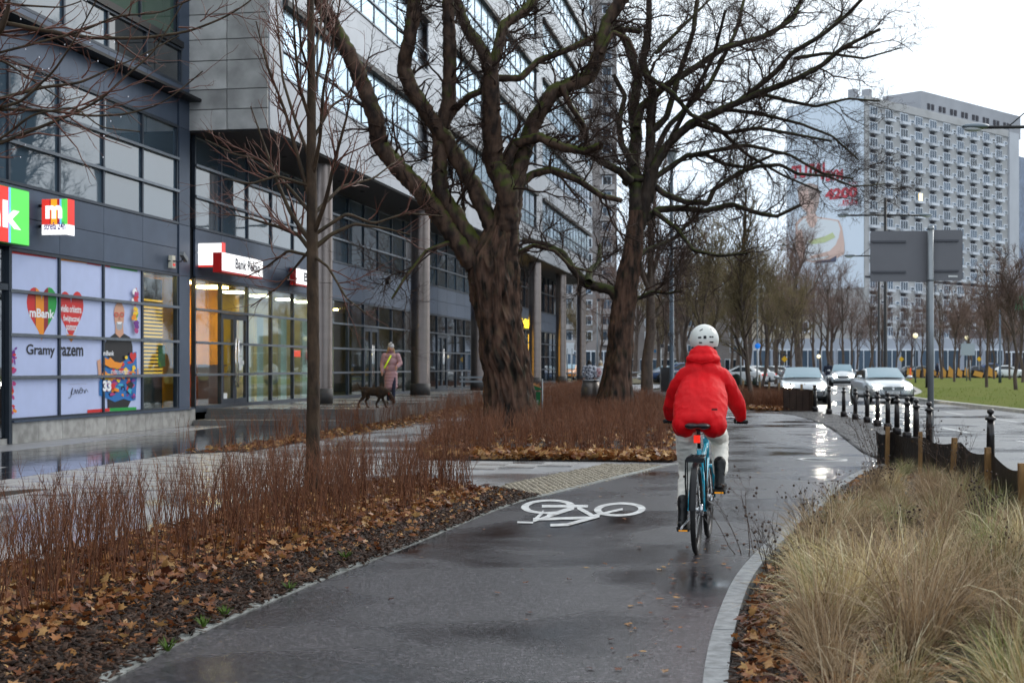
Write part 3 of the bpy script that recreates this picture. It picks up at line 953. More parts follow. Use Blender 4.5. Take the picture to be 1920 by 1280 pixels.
# wing street face: bands
UW0, UW1 = 33.16, 100.0
pier = [(50.0, 53.2), (75.0, 77.0)]
def inpier(u): return any(a - .01 < u < b + .01 for a, b in pier)
NP = 0
stuffp = MB(); mull = MB(); zone = []
for k in range(7):
    z0, z1 = 8.75 + 3.3 * k, 10.5 + 3.3 * k
    if z1 > 30: break
    u = 34.3
    cells = []
    while u < 98.5:
        if not (inpier(u) or inpier(u + 1.45)):
            cells.append((u, u + 1.43))
        u += 1.43
    for (a, b) in cells:
        for (za, zb) in ((z0, z0 + .62), (z0 + .68, z1)):
            if NP < 296 and ((k <= 3 and a < 62) or (k <= 1)):
                o = piece('ribbon_pane', b - a - .05, zb - za - .03, .012, m_gwing, (a + b) / 2, WV - .03, (za + zb) / 2); NP += 1
                o.rotation_euler = (random.gauss(0, .0015), random.gauss(0, .0015), random.gauss(0, .002))
            else:
                stuffp.sbox(a + .025, b - .025, WV - .036, WV - .024, za + .015, zb - .015)
        mull.sbox(a - .02, a + .02, WV - .05, WV + .0, z0 + .003, z1 - .003)
    for ra, rb in ((34.2, 50.0), (53.2, 75.0), (77.0, 98.6)):
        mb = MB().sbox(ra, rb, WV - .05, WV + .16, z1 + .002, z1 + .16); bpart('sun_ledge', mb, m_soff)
        mb = MB().sbox(ra, rb, WV - .05, WV + .03, z0 + .625, z0 + .675); mb.sbox(ra, rb, WV - .05, WV + .06, z0 - .05, z0 - .002); bpart('window_rail', mb, m_rail)
    # panels between bands
    zb0, zb1 = (7.26, z0 - .055) if k == 0 else (z0 - 3.3 + 1.75 + .165, z0 - .055)
    u = 33.25
    while u < 99.9:
        ue = min(u + 2.86, 100)
        if u < 70 and k < 4:
            piece('facade_panel', ue - u - .012, zb1 - zb0 - .01, .05, m_panel, (u + ue) / 2, WV, (zb0 + zb1) / 2)
        else:
            zone.append((u, ue, zb0, zb1))
        u = ue
for a, b in pier:
    z = 7.28
    k = 0
    for k in range(7):
        za, zb = 8.75 + 3.3 * k - .05, 10.5 + 3.3 * k + .16
        piece('granite_panel', b - a - .02, zb - za - .02, .05, m_panel, (a + b) / 2, WV - .004, (za + zb) / 2)
for z in range(7):
    za, zb = 8.75 + 3.3 * z - .05, 10.5 + 3.3 * z + .16
    piece('facade_panel', 1.0, zb - za - .02, .05, m_panel, 33.72, WV - .004, (za + zb) / 2)
fp = MB()
for (a, b, z0, z1) in zone: fp.sbox(a + .006, b - .006, WV - .03, WV + .02, z0, z1)
bpart('far_facade_panel', fp, m_panel, True)
bpart('ribbon_pane_far', stuffp, m_gwing, True)
bpart('mullion_row', mull, m_frame, True)

# lower street front of the second section
UB = [33.6, 35.35, 37.3] + [37.3 + 1.93 * k for k in range(1, 32)]
def matB(i, j):
    u = UB[i]
    if j == 3 and u > 46: return m_gdark
    return m_gclear if u < 57 else m_gdark
DOORS = [1, 8, 14]     # cell indices holding doors
panes(UB[:24], ROW_G, matB, FV, skip=lambda i, j: i in DOORS and j < 3)
frames(UB[:24], ROW_G, FV)
mb = MB()
for i in range(23, len(UB) - 1):
    for j in range(4): mb.sbox(UB[i] + .03, UB[i + 1] - .03, FV - .006, FV + .006, ROW_G[j] + .03, ROW_G[j + 1] - .03)
    for j in range(2): mb.sbox(UB[i] + .03, UB[i + 1] - .03, FV - .006, FV + .006, (4.95, 6.2)[j], (6.1, 7.15)[j])
bpart('window_pane_far', mb, m_gdark, True)
frames(UB[23:], ROW_G, FV); frames(UB[23:], [4.92, 6.15, 7.2], FV)
ROW_B1 = [4.92, 5.69, 6.47, 7.2]
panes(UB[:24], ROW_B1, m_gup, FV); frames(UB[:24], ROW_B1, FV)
clad(UB, 3.70, 4.30, FV + .02); clad(UB, 4.30, 4.885, FV + .02)
mb = MB().sbox(33.3, 98, FV - .34, FV - .06, 3.64, 4.93); bpart('backing_wall', mb, m_core)
mb = MB().sbox(33.3, 98, FV - .3, FV + .06, .30, .435); bpart('window_sill', mb, m_frame)
mb = MB().sbox(97.2, 100, -30, FV + .1, 0, 7.25); bpart('end_wall', mb, m_clad)
# doors: leaf frames with glass and pull bars
for i in DOORS:
    a, b = UB[i] + .04, UB[i + 1] - .04
    d = thing('door', None, None, (0, 0, 0)); d.parent = bld; d.location = S((a + b) / 2, FV, .38) - BO; d['label'] = 'double glass entrance door with long steel pull bars'
    for k in range(2):
        m0 = a + (b - a) / 2 * k; m1 = m0 + (b - a) / 2
        mb = MB(); mb.sbox(m0 + .01, m0 + .12, FV - .04, FV + .04, .4, 2.84); mb.sbox(m1 - .12, m1 - .01, FV - .04, FV + .04, .4, 2.84)
        mb.sbox(m0 + .121, m1 - .121, FV - .04, FV + .04, .4, .6); mb.sbox(m0 + .121, m1 - .121, FV - .04, FV + .04, 2.7, 2.84)
        mb.build('door_frame', m_frame, d)
        MB().sbox(m0 + .12, m1 - .12, FV - .006, FV + .006, .6, 2.7).build('door_glass', m_gclear, d)
    mid = (a + b) / 2
    for s_ in (-.1, .1):
        MB().tube([S(mid + s_, FV + .1, .9), S(mid + s_, FV + .1, 2.2)], .018, 8).tube([S(mid + s_, FV + .03, 1.1), S(mid + s_, FV + .1, 1.1)], .012, 6).tube([S(mid + s_, FV + .03, 2.0), S(mid + s_, FV + .1, 2.0)], .012, 6).build('door_handle', M('polished_steel', (.7, .7, .7), .15, 1.0), d)

mb = MB()
for k, (du, z0, z1) in enumerate(((.33, 1.75, 2.15), (.33, 1.35, 1.7), (.50, 1.5, 1.6), (-.75, .55, .75))):
    mb.sbox(36.3 + du, 36.3 + du + .27, FV + .012, FV + .018, z0, z1)
bpart('paper_notice', mb, M('white_paper', (.6, .62, .62), .6), True)
# rooms behind the glass
mb = MB()
mb.sbox(30.45, 58, -19.15, -19.1, .3, 3.7, 0)
mb.sbox(30.42, 30.47, -19.1, FV - .35, .3, 3.7, 0)
mb.sbox(38.6, 38.7, -19.1, -15.3, .35, 3.7, 0)
mb.sbox(47.2, 47.3, -19.1, -14.6, .35, 3.7, 1)
mb.sbox(38.7, 47.2, -19.09, -18.99, .35, 3.7, 1)
mb.sbox(47.3, 58, -19.09, -18.99, .35, 3.7, 2)
mb.sbox(57.9, 58, -19.1, FV - .2, .35, 3.7, 2)
mb.sbox(33.35, 33.45, -19.1, FV - .12, .35, 3.7, 0)
mb.sbox(30.45, 58, -19.1, FV - .1, .32, .37, 2)
mb.sbox(30.45, 58, -19.1, FV - .1, 3.66, 3.7, 1)
mb.sbox(30.5, 33.3, -14.75, -14.7, .38, 3.6, 2); mb.sbox(33.47, 42.0, -16.1, -16.0, .38, 3.65, 0); mb.sbox(42.02, 47.1, -16.6, -16.5, .38, 3.65, 1)  # first panel: dark sheet added so the room behind the blind looks dark
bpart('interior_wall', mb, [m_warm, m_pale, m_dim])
for u0 in (31.2, 34.4, 36.8):
    for v0 in (-14.8, -17.2):
        bpart('ceiling_lamp', MB().sbox(u0, u0 + .7, v0 - .5, v0 + .2, 3.60, 3.645), m_lampw)
for u0 in (39.6, 41.8, 44.2, 46.0):
    for v0 in (-15.2, -17.6):
        bpart('ceiling_lamp', MB().sbox(u0, u0 + .5, v0 - .4, v0 + .1, 3.60, 3.645), m_lampc)
for u0 in (49.0, 52.5, 56):
    bpart('ceiling_lamp', MB().sbox(u0, u0 + .3, -16.4, -16.1, 3.60, 3.645), m_lampw)
# furniture seen through the glass
mb = MB().sbox(36.3, 38.2, -15.6, -15.0, .37, 1.45); mb.sbox(36.2, 38.3, -15.7, -14.95, 1.452, 1.5)
bpart('counter', mb, M('counter_red_brown', (.20, .06, .04), .4))
mb = MB()
for u0 in (39.8, 41.9, 44.0): mb.sbox(u0, u0 + .55, -14.7, -14.62, .4, 3.0)
bpart('roller_curtain', mb, M('pale_curtain', (.5, .55, .45), .8))
mb = MB().sbox(40.2, 40.9, -15.9, -15.2, .4, 1.15); mb.ell(S(40.6, -15.5, 1.3), (.35, .3, .3)); mb.ell(S(43.2, -15.4, 1.2), (.3, .3, .35))
bpart('armchair', mb, M('white_chair', (.6, .6, .6), .5))
mb = MB().sbox(42.6, 43.3, -14.5, -14.45, 1.75, 1.95); mb.sbox(44.4, 45.1, -14.5, -14.45, 1.75, 1.98)
bpart('red_poster', mb, M('red_poster', (.6, .04, .03), .5, emit=(.9, .08, .03), estr=.8))
# venetian blind in the fourth window
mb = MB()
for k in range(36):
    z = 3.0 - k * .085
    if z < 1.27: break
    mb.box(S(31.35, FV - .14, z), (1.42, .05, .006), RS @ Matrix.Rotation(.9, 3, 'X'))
bpart('blind_slats', mb, M('glowing_blind', (.85, .50, .06), .5, emit=(1.0, .55, .06), estr=.42), True)  # slats glow on their own, in place of lamplight from the room
mb = MB().sbox(31.6, 31.98, FV - .05, FV - .04, 1.45, 1.95); bpart('green_notice', mb, M('green_paper', (.02, .16, .05), .6))

# terrace and steps
root = thing('terrace', 'raised granite terrace with three wide steps in front of the bank doors', 'terrace', S(60, -12, 0))
tp = [sv(34.3, FV + .06), sv(34.3, -9.5), sv(52, -10.6), sv(98, -11.4), sv(98, FV + .06)]
m_terr = wet('terrace_granite', (.15, .145, .14), (.09, .088, .085), .1, .4, pscale=.5, spots=False, pud=(.4, .6), grit=.1)
MB().prism([(x, y, -.05) for x, y in tp], (0, 0, .43)).build('terrace_floor', m_terr, root)
for k in range(2):
    MB().sbox(33.3 + .4 * k + .35, 34.29, FV + .12, -9.7 - .0 * k, -.05, .125 * (k + 1)).build('step', m_terr, root) if k else MB().sbox(33.3, 34.29, FV + .12, -9.68, -.05, .124).build('step', m_terr, root)

# columns
for (px, Y, dia) in ((600, 40.8, .72), (788, 52.7, .72), (897, 63.5, .7), (1003, 79.3, .7), (1052, 89.5, .66), (1090, 99.5, .66)):
    x = (px - 960) * Y / F
    c = Vector((x, Y, .37))
    MB().lathe(c + Vector((0, 0, .45)), [(dia / 2, 0), (dia / 2, 3.0)], 32, cap=False).lathe(c + Vector((0, 0, .45)), [(dia / 2, 3.015), (dia / 2, 6.42)], 32, cap=False).build('column', m_steel, bld)
    MB().lathe(c, [(dia / 2 + .015, 0), (dia / 2 + .015, .45)], 28).build('column_base', m_soff, bld)

# ---------------------------------------------------------------- things fixed to the front
def wc2(x, y, v):       # pixel of the enlarged left view -> wall point
    return onv(x / 2.415, y / 2.415 + 330, v)
# window advert
adv = thing('window_advert', 'pale window film advert with two striped hearts and a smiling man, across three window columns', 'window advert', S(27.6, FV + .02, .45))
m_film = M('pale_lilac_film', (.42, .48, .70), .35, var=.05, emit=(.58, .66, .95), estr=.05)  # faint glow of its own stands in for light from behind
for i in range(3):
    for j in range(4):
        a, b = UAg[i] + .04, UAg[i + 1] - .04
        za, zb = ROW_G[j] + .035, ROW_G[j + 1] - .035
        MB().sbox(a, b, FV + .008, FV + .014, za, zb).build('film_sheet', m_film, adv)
pm = {k: M('print_' + k, c, .4) for k, c in dict(red=(.62, .03, .03), orange=(.85, .28, .02), maroon=(.28, .02, .03), green=(.02, .33, .06), dark=(.015, .015, .02), white=(.85, .85, .88),
      skin=(.62, .33, .22), skind=(.42, .19, .12), black=(.02, .018, .02), blue=(.02, .16, .45), cyan=(.05, .42, .6), yellow=(.9, .6, .03), purple=(.16, .03, .25), magenta=(.45, .05, .2), grey=(.35, .36, .4)).items()}
PZ = [0]
def wp(pts, mat, parent=adv, name='print', clip=None, lift=None):
    """flat printed shape on the film, outline in enlarged-view pixels"""
    PZ[0] += 1
    v = FV + .016 + PZ[0] * .0004
    q = []
    for x, y in pts:
        u, z = wc2(x, y, v); q.append(S(u, v, z))
    return MB().flat(q).build(name, mat, parent)
def heart(cx, top, bot, hw, notch=16):
    pts = []
    for k in range(41):
        t = math.pi * 2 * k / 40
        x = 16 * math.sin(t) ** 3; y = 13 * math.cos(t) - 5 * math.cos(2 * t) - 2 * math.cos(3 * t) - math.cos(4 * t)
        pts.append((cx + x / 16 * hw, bot - (y + 17) / 29.0 * (bot - top)))
    return pts
def clipx(poly, x0, x1):
    def cl(pl, ax, keep):
        out = []
        for i in range(len(pl)):
            a, b = pl[i - 1], pl[i]
            ia, ib = keep(a[0]), keep(b[0])
            if ia != ib:
                t = (ax - a[0]) / (b[0] - a[0]); out.append((ax, a[1] + (b[1] - a[1]) * t))
            if ib: out.append(b)
        return out
    return cl(cl(poly, x0, lambda x: x >= x0), x1, lambda x: x <= x1)
H1 = heart(189, 503, 748, 68)
for x0, x1, mm in ((121, 158, 'red'), (158, 162, 'maroon'), (162, 199, 'orange'), (199, 218, 'maroon'), (218, 258, 'green')):
    pl = clipx(H1, x0, x1)
    if len(pl) > 2: wp(pl, pm[mm], name='heart_stripe')
wp(heart(322, 522, 752, 56), pm['red'], name='heart')
wp([(300, 716), (344, 722), (322, 752)], pm['orange'], name='heart_tip')
def wtext(body, x0, x1, ybase, h, mat, v=None, parent=adv, bold=.02, xh=None, shear=0):
    PZ[0] += 1
    v = v or FV + .016 + PZ[0] * .0004 + .001
    u0, z0 = wc2(x0, ybase, v); u1, _ = wc2(x1, ybase, v)
    _, zt = wc2(x0, ybase - h, v)
    return text_mesh(body, mat, S(u0, v, z0), UD, ZD, width=u1 - u0, height=zt - z0, depth=.0015, bold=bold, parent=parent, shear=shear)
wtext('mBank', 133, 246, 638, 42, pm['white'], bold=.03)
wtext('wielka orkiestra', 272, 368, 614, 34, pm['white']); wtext('świątecznej', 286, 360, 664, 38, pm['white']); wtext('pomocy', 300, 348, 708, 34, pm['white'])
wtext('Gramy', 119, 249, 822, 62, pm['dark']); wtext('razem', 264, 377, 814, 42, pm['dark'])
# signature scribble
sg = [(310, 1003), (320, 1000), (330, 958), (322, 985), (335, 985), (341, 965), (345, 985), (352, 965), (356, 984), (366, 958), (374, 970), (368, 984), (360, 972), (380, 968), (384, 982), (390, 965), (399, 978)]
u_z = [wc2(x, y, FV + .03) for x, y in sg]
MB().tube(catmull([S(u, FV + .03, z) for u, z in u_z], 5), .006, 4).build('signature', pm['dark'], adv)
wtext('Fundacja Wielkiej Orkiestry', 312, 396, 946, 7, pm['grey'], bold=0)
# coloured corner bars
for pts, c_ in (([(54, 334), (255, 363), (255, 376), (54, 350)], 'red'), ([(270, 368), (395, 386), (395, 396), (270, 381)], 'orange'), ([(395, 387), (457, 396), (457, 408), (395, 398)], 'red'), ([(468, 398), (500, 403), (500, 414), (468, 410)], 'red'), ([(500, 404), (622, 423), (622, 434), (500, 415)], 'green'),
                ([(396, 1058), (500, 1050), (500, 1064), (396, 1072)], 'red'), ([(497, 1050), (618, 1045), (618, 1060), (497, 1064)], 'green')):
    wp(pts, pm[c_], name='colour_bar')
# man with glasses holding a bright board
wp([(468, 765), (490, 735), (520, 712), (560, 712), (590, 730), (600, 770), (604, 860), (600, 1000), (580, 1046), (488, 1050), (486, 990), (466, 930)], pm['black'], name='jacket')
wp([(524, 650), (556, 650), (560, 715), (542, 732), (522, 712)], pm['skin'], name='neck')
import itertools
wp([(540 + 25 * math.cos(t) * (1 if math.sin(t) < 0 else .88), 632 + (68 if math.sin(t) > 0 else 64) * math.sin(t) * .98) for t in [2 * math.pi * k / 24 for k in range(24)]], pm['skin'], name='face')
wp([(526, 662), (556, 662), (552, 690), (540, 699), (528, 690)], pm['grey'], name='beard')
wp([(530, 660), (553, 660), (548, 670), (534, 670)], pm['white'], name='smile')
for ex in (527, 552):
    wp([(ex + 11 * math.cos(t), 628 + 12 * math.sin(t)) for t in [2 * math.pi * k / 14 for k in range(14)]], pm['red'], name='glasses')
    wp([(ex + 8 * math.cos(t), 628 + 8.5 * math.sin(t)) for t in [2 * math.pi * k / 14 for k in range(14)]], pm['skind'], name='lens')
wp([(538, 630), (543, 630), (546, 652), (535, 652)], pm['skind'], name='nose')
wp([(440, 835), (456, 828), (460, 900), (446, 900)], pm['skin'], name='hand'); wp([(618, 870), (628, 872), (628, 900), (616, 905)], pm['skin'], name='hand')
wp([(462, 815), (470, 805), (500, 830), (530, 845), (560, 840), (590, 800), (618, 795), (621, 900), (614, 1012), (590, 1018), (560, 1008), (520, 1022), (480, 1004), (450, 992), (450, 930), (462, 900)], pm['blue'], name='board')
r2 = random.Random(5)
for k in range(60):
    cx, cy = r2.uniform(470, 608), r2.uniform(838, 998); rx, ry = r2.uniform(4, 15), r2.uniform(4, 15); a0 = r2.random() * 6
    wp([(cx + rx * math.cos(t) * (1 + .35 * math.sin(3 * t + a0)), cy + ry * math.sin(t) * (1 + .3 * math.cos(2 * t + a0))) for t in [2 * math.pi * q / 9 for q in range(9)]], pm[r2.choice(['orange', 'yellow', 'magenta', 'purple', 'cyan', 'red', 'blue', 'orange', 'dark'])], name='pattern')
wp([(470, 818), (490, 830), (500, 820), (520, 840), (545, 845), (560, 838), (545, 870), (500, 868), (468, 850)], pm['orange'], name='pattern')
wp(heart(603, 798, 846, 15), pm['red'], name='heart'); wp(heart(512, 938, 972, 11), pm['red'], name='heart')
wtext('mBank', 468, 516, 812, 22, pm['white']); wtext('STUDIO DO RZECZY', 502, 586, 896, 16, pm['white']); wtext('33', 466, 504, 975, 50, pm['white'], bold=.06)
wp([(572 + 7 * math.cos(t), 821 + 8 * math.sin(t)) for t in [2 * math.pi * k / 12 for k in range(12)]], pm['yellow'], name='badge')
# ornament sprigs at the edges
for (cx, cy, cols, seed, sx, sy) in ((60, 830, ['magenta', 'purple', 'red'], 3, 20, 60), (56, 1010, ['red', 'orange', 'magenta'], 4, 20, 75), (612, 545, ['red', 'magenta', 'white'], 6, 18, 40), (615, 625, ['yellow', 'dark', 'orange', 'green'], 7, 16, 35), (622, 680, ['purple', 'purple', 'magenta'], 8, 14, 24)):
    r2 = random.Random(seed)
    for k in range(13):
        x, y = cx + r2.uniform(-sx, sx) * .6, cy + r2.uniform(-sy, sy); a0 = r2.random() * 6; w_ = r2.uniform(4, 11); h_ = r2.uniform(5, 16)
        x = min(x, 630 - w_)
        wp([(x + w_ * math.cos(t), y + h_ * math.sin(t + .5 * math.sin(a0))) for t in [2 * math.pi * q / 10 for q in range(10)]], pm[r2.choice(cols)], name='ornament')

# big lit sign, cut by the picture's left edge
m_sw = M('sign_white_lit', (.6, .6, .6), .3, emit=(1, 1, 1), estr=.62)
m_sg = M('sign_green_lit', (.1, .5, .1), .3, emit=(.10, .62, .09), estr=.5)
m_sr = M('sign_red_lit', (.6, .04, .03), .3, emit=(.85, .05, .04), estr=.4)
m_sb = M('sign_blue_lit', (.1, .3, .6), .3, emit=(.12, .35, .75), estr=.8)
m_so = M('sign_orange_lit', (.9, .35, .02), .3, emit=(1.0, .36, .03), estr=.5)
m_sm = M('sign_maroon_lit', (.3, .02, .02), .3, emit=(.35, .02, .02), estr=.6)
sv_ = FV + .32
u0, zt = wc2(-150, -2, sv_); u1, zt1 = wc2(133, 68, sv_); _, zb = wc2(133, 320, sv_)
sg1 = thing('bank_sign', 'large lit green and red striped bank sign at the left edge above the window advert', 'sign', S((u0 + u1) / 2, sv_ - .1, zb))
MB().sbox(u0 - 2, u1, sv_ - .2, sv_ - .02, zb, zt1).build('sign_box', M('sign_side_green', (.03, .2, .03), .4), sg1)
uk, _ = wc2(49, 200, sv_); uj, _ = wc2(39, 200, sv_)
MB().sbox(uk, u1 - .01, sv_ - .018, sv_, zb + .02, zt1 - .02).build('green_panel', m_sg, sg1)
MB().sbox(uj, uk - .002, sv_ - .018, sv_, zb + .02, zt1 - .02).build('blue_panel', m_sb, sg1)
MB().sbox(uj - 1.1, uj - .002, sv_ - .018, sv_, zb + .02, zt1 - .02).build('red_panel', m_sr, sg1)
MB().sbox(u0 - 1.98, uj - 1.102, sv_ - .018, sv_, zb + .02, zt1 - .02).build('orange_panel', m_so, sg1)
uR, _ = wc2(98, 240, sv_ + .05); _, zL = wc2(60, 240, sv_ + .05); uL = uR - 3.4
_, zT = wc2(60, 116, sv_ + .05)
text_mesh('mBank', m_sw, S(uL, sv_ + .04, zL), UD, ZD, width=3.4, height=zT - zL, depth=0, bold=.03, parent=sg1)
# small projecting cube sign
b0 = S(25.6, -13.75, 0)
u_c = 25.7
cs = thing('projecting_sign', 'small lit cube sign with a white m over red, orange and green stripes', 'sign', S(u_c, -13.5, 4.1))
def vAt(px, u):         # v of a pixel column on the cross plane u=const
    t = (px - 960) / F
    return u * (DX - DY * t) / -(DY + DX * t) if False else (t * DY * u - DX * u) / (DY + DX * t)
va, vb = vAt(190 / 2.415, u_c), vAt(305 / 2.415, u_c)
Yc = DY * u_c - DX * va
zt_ = CH - (105 / 2.415 + 330 - HY) * Yc / F; zm_ = CH - (220 / 2.415 + 330 - HY) * Yc / F; zb_ = CH - (268 / 2.415 + 330 - HY) * Yc / F
MB().sbox(u_c + .006, u_c + .29, va, vb - .004, zb_, zt_).build('sign_box', M('sign_box_white', (.7, .7, .72), .4), cs)
MB().sbox(u_c + .01, u_c + .285, vb - .004, vb + .003, zm_, zt_).build('red_side', m_sr, cs)
MB().sbox(u_c + .01, u_c + .285, vb - .004, vb + .003, zb_, zm_ - .005).build('white_side', m_sw, cs)
wv = vb - va
for f0, f1, mm in ((0, .30, m_sr), (.30, .36, m_sm), (.36, .60, m_so), (.60, .70, m_sm), (.70, .77, m_sb), (.77, 1, m_sg)):
    MB().sbox(u_c - .006, u_c + .004, va + wv * f0, va + wv * f1 - .001, zm_, zt_ - .005).build('stripe', mm, cs)
MB().sbox(u_c - .006, u_c + .004, va, vb - .001, zb_ + .005, zm_ - .004).build('white_band', m_sw, cs)
text_mesh('m', m_sw, S(u_c - .02, va + wv * .16, zm_ + (zt_ - zm_) * .22), VD, ZD, width=wv * .66, height=(zt_ - zm_) * .52, depth=.004, bold=.05, parent=cs)
text_mesh('strefa 24h', M('sign_letter_purple', (.2, .12, .4), .4), S(u_c - .012, va + wv * .1, zb_ + .1), VD, ZD, width=wv * .84, height=.15, depth=.004, bold=.02, parent=cs)
for zz in (zb_ + .16, zt_ - .14):
    MB().sbox(u_c + .1, u_c + .16, FV + .04, va, zz, zz + .05).build('bracket', m_black, cs)

def lightbox(name, label, px0, px1, py0, py1, v, th, text, group=None):
    u0, za = onv(px0, py1, v); u1, _ = onv(px1, py1, v); _, zt = onv(px0, py0, v)
    t = thing(name, label, 'sign', S((u0 + u1) / 2, v, za), group)
    MB().sbox(u0, u1, v - th, v - .02, za, zt).build('sign_box', M('sign_red_box', (.6, .02, .02), .4), t)
    MB().sbox(u0 + .01, u1 - .01, v - .018, v, za + .045, zt).build('sign_face', m_sw, t)
    if text:
        text_mesh(text, M('sign_letter_black', (.03, .03, .05), .4), S(u0 + (u1 - u0) * .30, v + .004, za + .14), UD, ZD, width=(u1 - u0) * .62, height=(zt - za) * .55, depth=.003, bold=.03, parent=t)
    return t
def crossbox(t, u, px0, px1, py0, py1, du, mat, redside=True):
    va, vb = vAt(px0, u), vAt(px1, u); Y = DY * u - DX * va
    zt = CH - (py0 - HY) * Y / F; zb = CH - (py1 - HY) * Y / F
    MB().sbox(u + .01, u + du, va, vb - .006, zb, zt).build('end_box', M('sign_grey_side', (.35, .35, .38), .4), t)
    MB().sbox(u - .006, u + .009, va + .01, vb - .012, zb + .05, zt - .02).build('end_face', mat, t)
    if redside:
        MB().sbox(u - .004, u + du, vb - .006, vb + .006, zb, zt).build('red_edge', m_sr, t)
        MB().sbox(u - .004, u + .009, va, vb - .012, zb, zb + .045).build('red_edge', m_sr, t)
    for zz in (zb + .15, zt - .15):
        MB().sbox(u + .05, u + .1, FV + .04, va, zz, zz + .04).build('bracket', m_black, t)
t = lightbox('bank_sign', 'white lit bank sign with a red lower edge behind the young tree, reading Bank Pekao', 417, 493, 473, 510, -13.3, .25, 'Bank Pekao')
crossbox(t, 33.8, 369, 416, 455, 501, .22, m_sw)
t = lightbox('bank_sign', 'small lit white and red sign half hidden behind the young tree trunk', 556, 600, 503, 534, -13.4, .2, 'Bank')
crossbox(t, 40.75, 545, 557, 500, 537, .3, M('sign_grey_side', (.35, .35, .38), .4), False)
# yellow lettering further along, with its yellow lit shop strip
ys = thing('shop_sign', 'glowing yellow shop lettering between the big tree and a steel column', 'sign', S(74, FV + .2, 3.9))
m_sy = M('sign_yellow_lit', (.9, .6, .02), .4, emit=(1.0, .62, .02), estr=2.2)
u0, z0 = onv(962, 611, FV + .2)
u1, _ = onv(995, 611, FV + .2)
_, z1 = onv(985, 598, FV + .2)
text_mesh('Halabli', m_sy, S(u0, FV + .2, z0), UD, ZD, width=u1 - u0, height=z1 - z0, bold=.09, parent=ys)
MB().sbox(u0, u1, FV + .08, FV + .14, z0 - .1, z0 - .05).build('sign_rail', m_frame, ys)
m_yst = M('yellow_shop_light', (.9, .6, .05), .5, emit=(1, .55, .04), estr=3.0)
for u_ in (75.2, 86.0):
    ll = thing('shop_light', 'tall yellow light strip on the shop front beside a steel column' if u_ < 80 else 'farther yellow light strip on the shop front near the last columns', 'light', S(u_, FV + .1, .6))
    MB().sbox(u_, u_ + .5, FV + .06, FV + .16, .7, 3.4).build('light_panel', m_yst, ll)
    MB().sbox(u_ - .05, u_ + .55, FV + .04, FV + .06, .65, 3.45).build('backing', m_frame, ll)

# alarm box and cctv camera
u_, z_ = onv(321, 491, FV + .08)
al = thing('alarm_box', 'small cream alarm box on the blue grey facade beside the camera', 'alarm box', S(u_, FV + .1, z_ - .12))
MB().box(S(u_, FV + .1, z_), (.20, .1, .30), RS, taper=.9).build('housing', M('cream_plastic', (.7, .66, .55), .4), al)
MB().box(S(u_, FV + .155, z_ - .07), (.1, .02, .05), RS).build('beacon', m_sr, al)
u_, z_ = onv(345, 484, FV + .35)
cc = thing('security_camera', 'small security camera on an arm beside the alarm box', 'security camera', S(u_, FV + .3, z_))
MB().box(S(u_, FV + .35, z_ + .03), (.30, .1, .1), RS @ Matrix.Rotation(.5, 3, 'Y')).build('camera_body', M('grey_plastic', (.2, .21, .22), .4), cc)
MB().tube([S(u_ - .25, FV + .05, z_ - .08), S(u_ - .05, FV + .3, z_ - .08), S(u_, FV + .34, z_ + .01)], .018, 6).build('arm', m_frame, cc)
u_, z_ = onv(728, 528, FV + .35)
cc = thing('security_camera', 'dark dome camera on the facade above the woman', 'security camera', S(u_, FV + .3, z_))
MB().box(S(u_, FV + .35, z_ + .03), (.36, .14, .14), RS @ Matrix.Rotation(-.5, 3, 'Y')).build('camera_body', m_black, cc)
MB().tube([S(u_, FV + .05, z_ + .1), S(u_, FV + .3, z_ + .1)], .02, 6).build('arm', m_frame, cc)
# ============================================================ FAR BUILDINGS
m_conc = M('pale_panel_concrete', (.43, .43, .435), .8, col2=(.35, .35, .35), vscale=.25, detail=10)
m_conc2 = M('grey_roof_concrete', (.33, .34, .37), .8, var=.15, vscale=.2)
m_wwhite = M('white_window_frame', (.72, .76, .82), .5)
m_wglass = M('pale_window_glass', (.06, .09, .13), .12, ior=1.5, objrand=.8)
m_flatdark = M('flat_dark', (.04, .04, .05), .8)
tw = thing('tower_block', 'tall pale apartment slab covered with white balconies beyond the lawn', 'building', (62.5, 252, 0))
C0 = Vector((62.5, 252, 0)); TD = Vector((.718, .696, 0)); TN = Vector((.696, -.718, 0)); LD = Vector((-.696, .718, 0)); LN = Vector((-.718, -.696, 0))
RT = Matrix((TD, TN, ZD)).transposed()
def tb(s0, s1, w0, w1, z0, z1, name, mat, par=tw, mb=None):
    c = C0 + TD * ((s0 + s1) / 2) + LD * ((w0 + w1) / 2) + ZD * ((z0 + z1) / 2)
    m_ = MB().box(c, (s1 - s0, w1 - w0, z1 - z0), Matrix((TD, LD, ZD)).transposed())
    return m_.build(name, mat, par)
tb(0, 53.3, 0, 16.6, 0, 49.4, 'wall', m_conc)
tb(53.3, 57.4, -.4, 16, 0, 49.0, 'stair_wall', M('light_stair_wall', (.47, .49, .53), .7, var=.1, vscale=.3))
tb(57.4, 63, -.1, 16, 0, 44.5, 'glass_stairwell', M('blue_stair_glass', (.17, .22, .32), .3, var=.4, vscale=1.2))
tb(63, 100, -.8, 16, 0, 43, 'wall', m_conc2)
tb(26.3, 67, 4, 12.4, 49.4, 54.3, 'roof_storey', m_conc2)
tb(13.5, 66, 5.98, 5.0, 52.5, 53.3, 'roof_band', m_flatdark) if False else None
for s_ in (1.5, 6, 60):
    tb(s_, s_ + 1.2, 3, 4.4, 49.4, 51.2 + (s_ == 6) * .6, 'chimney', m_conc2)
tb(0.1, 53.2, -.25, -.02, 47.9, 49.2, 'cornice', m_conc)
tb(0.1, 53.2, -.12, -.02, 17.15, 17.45, 'dark_band', m_flatdark)
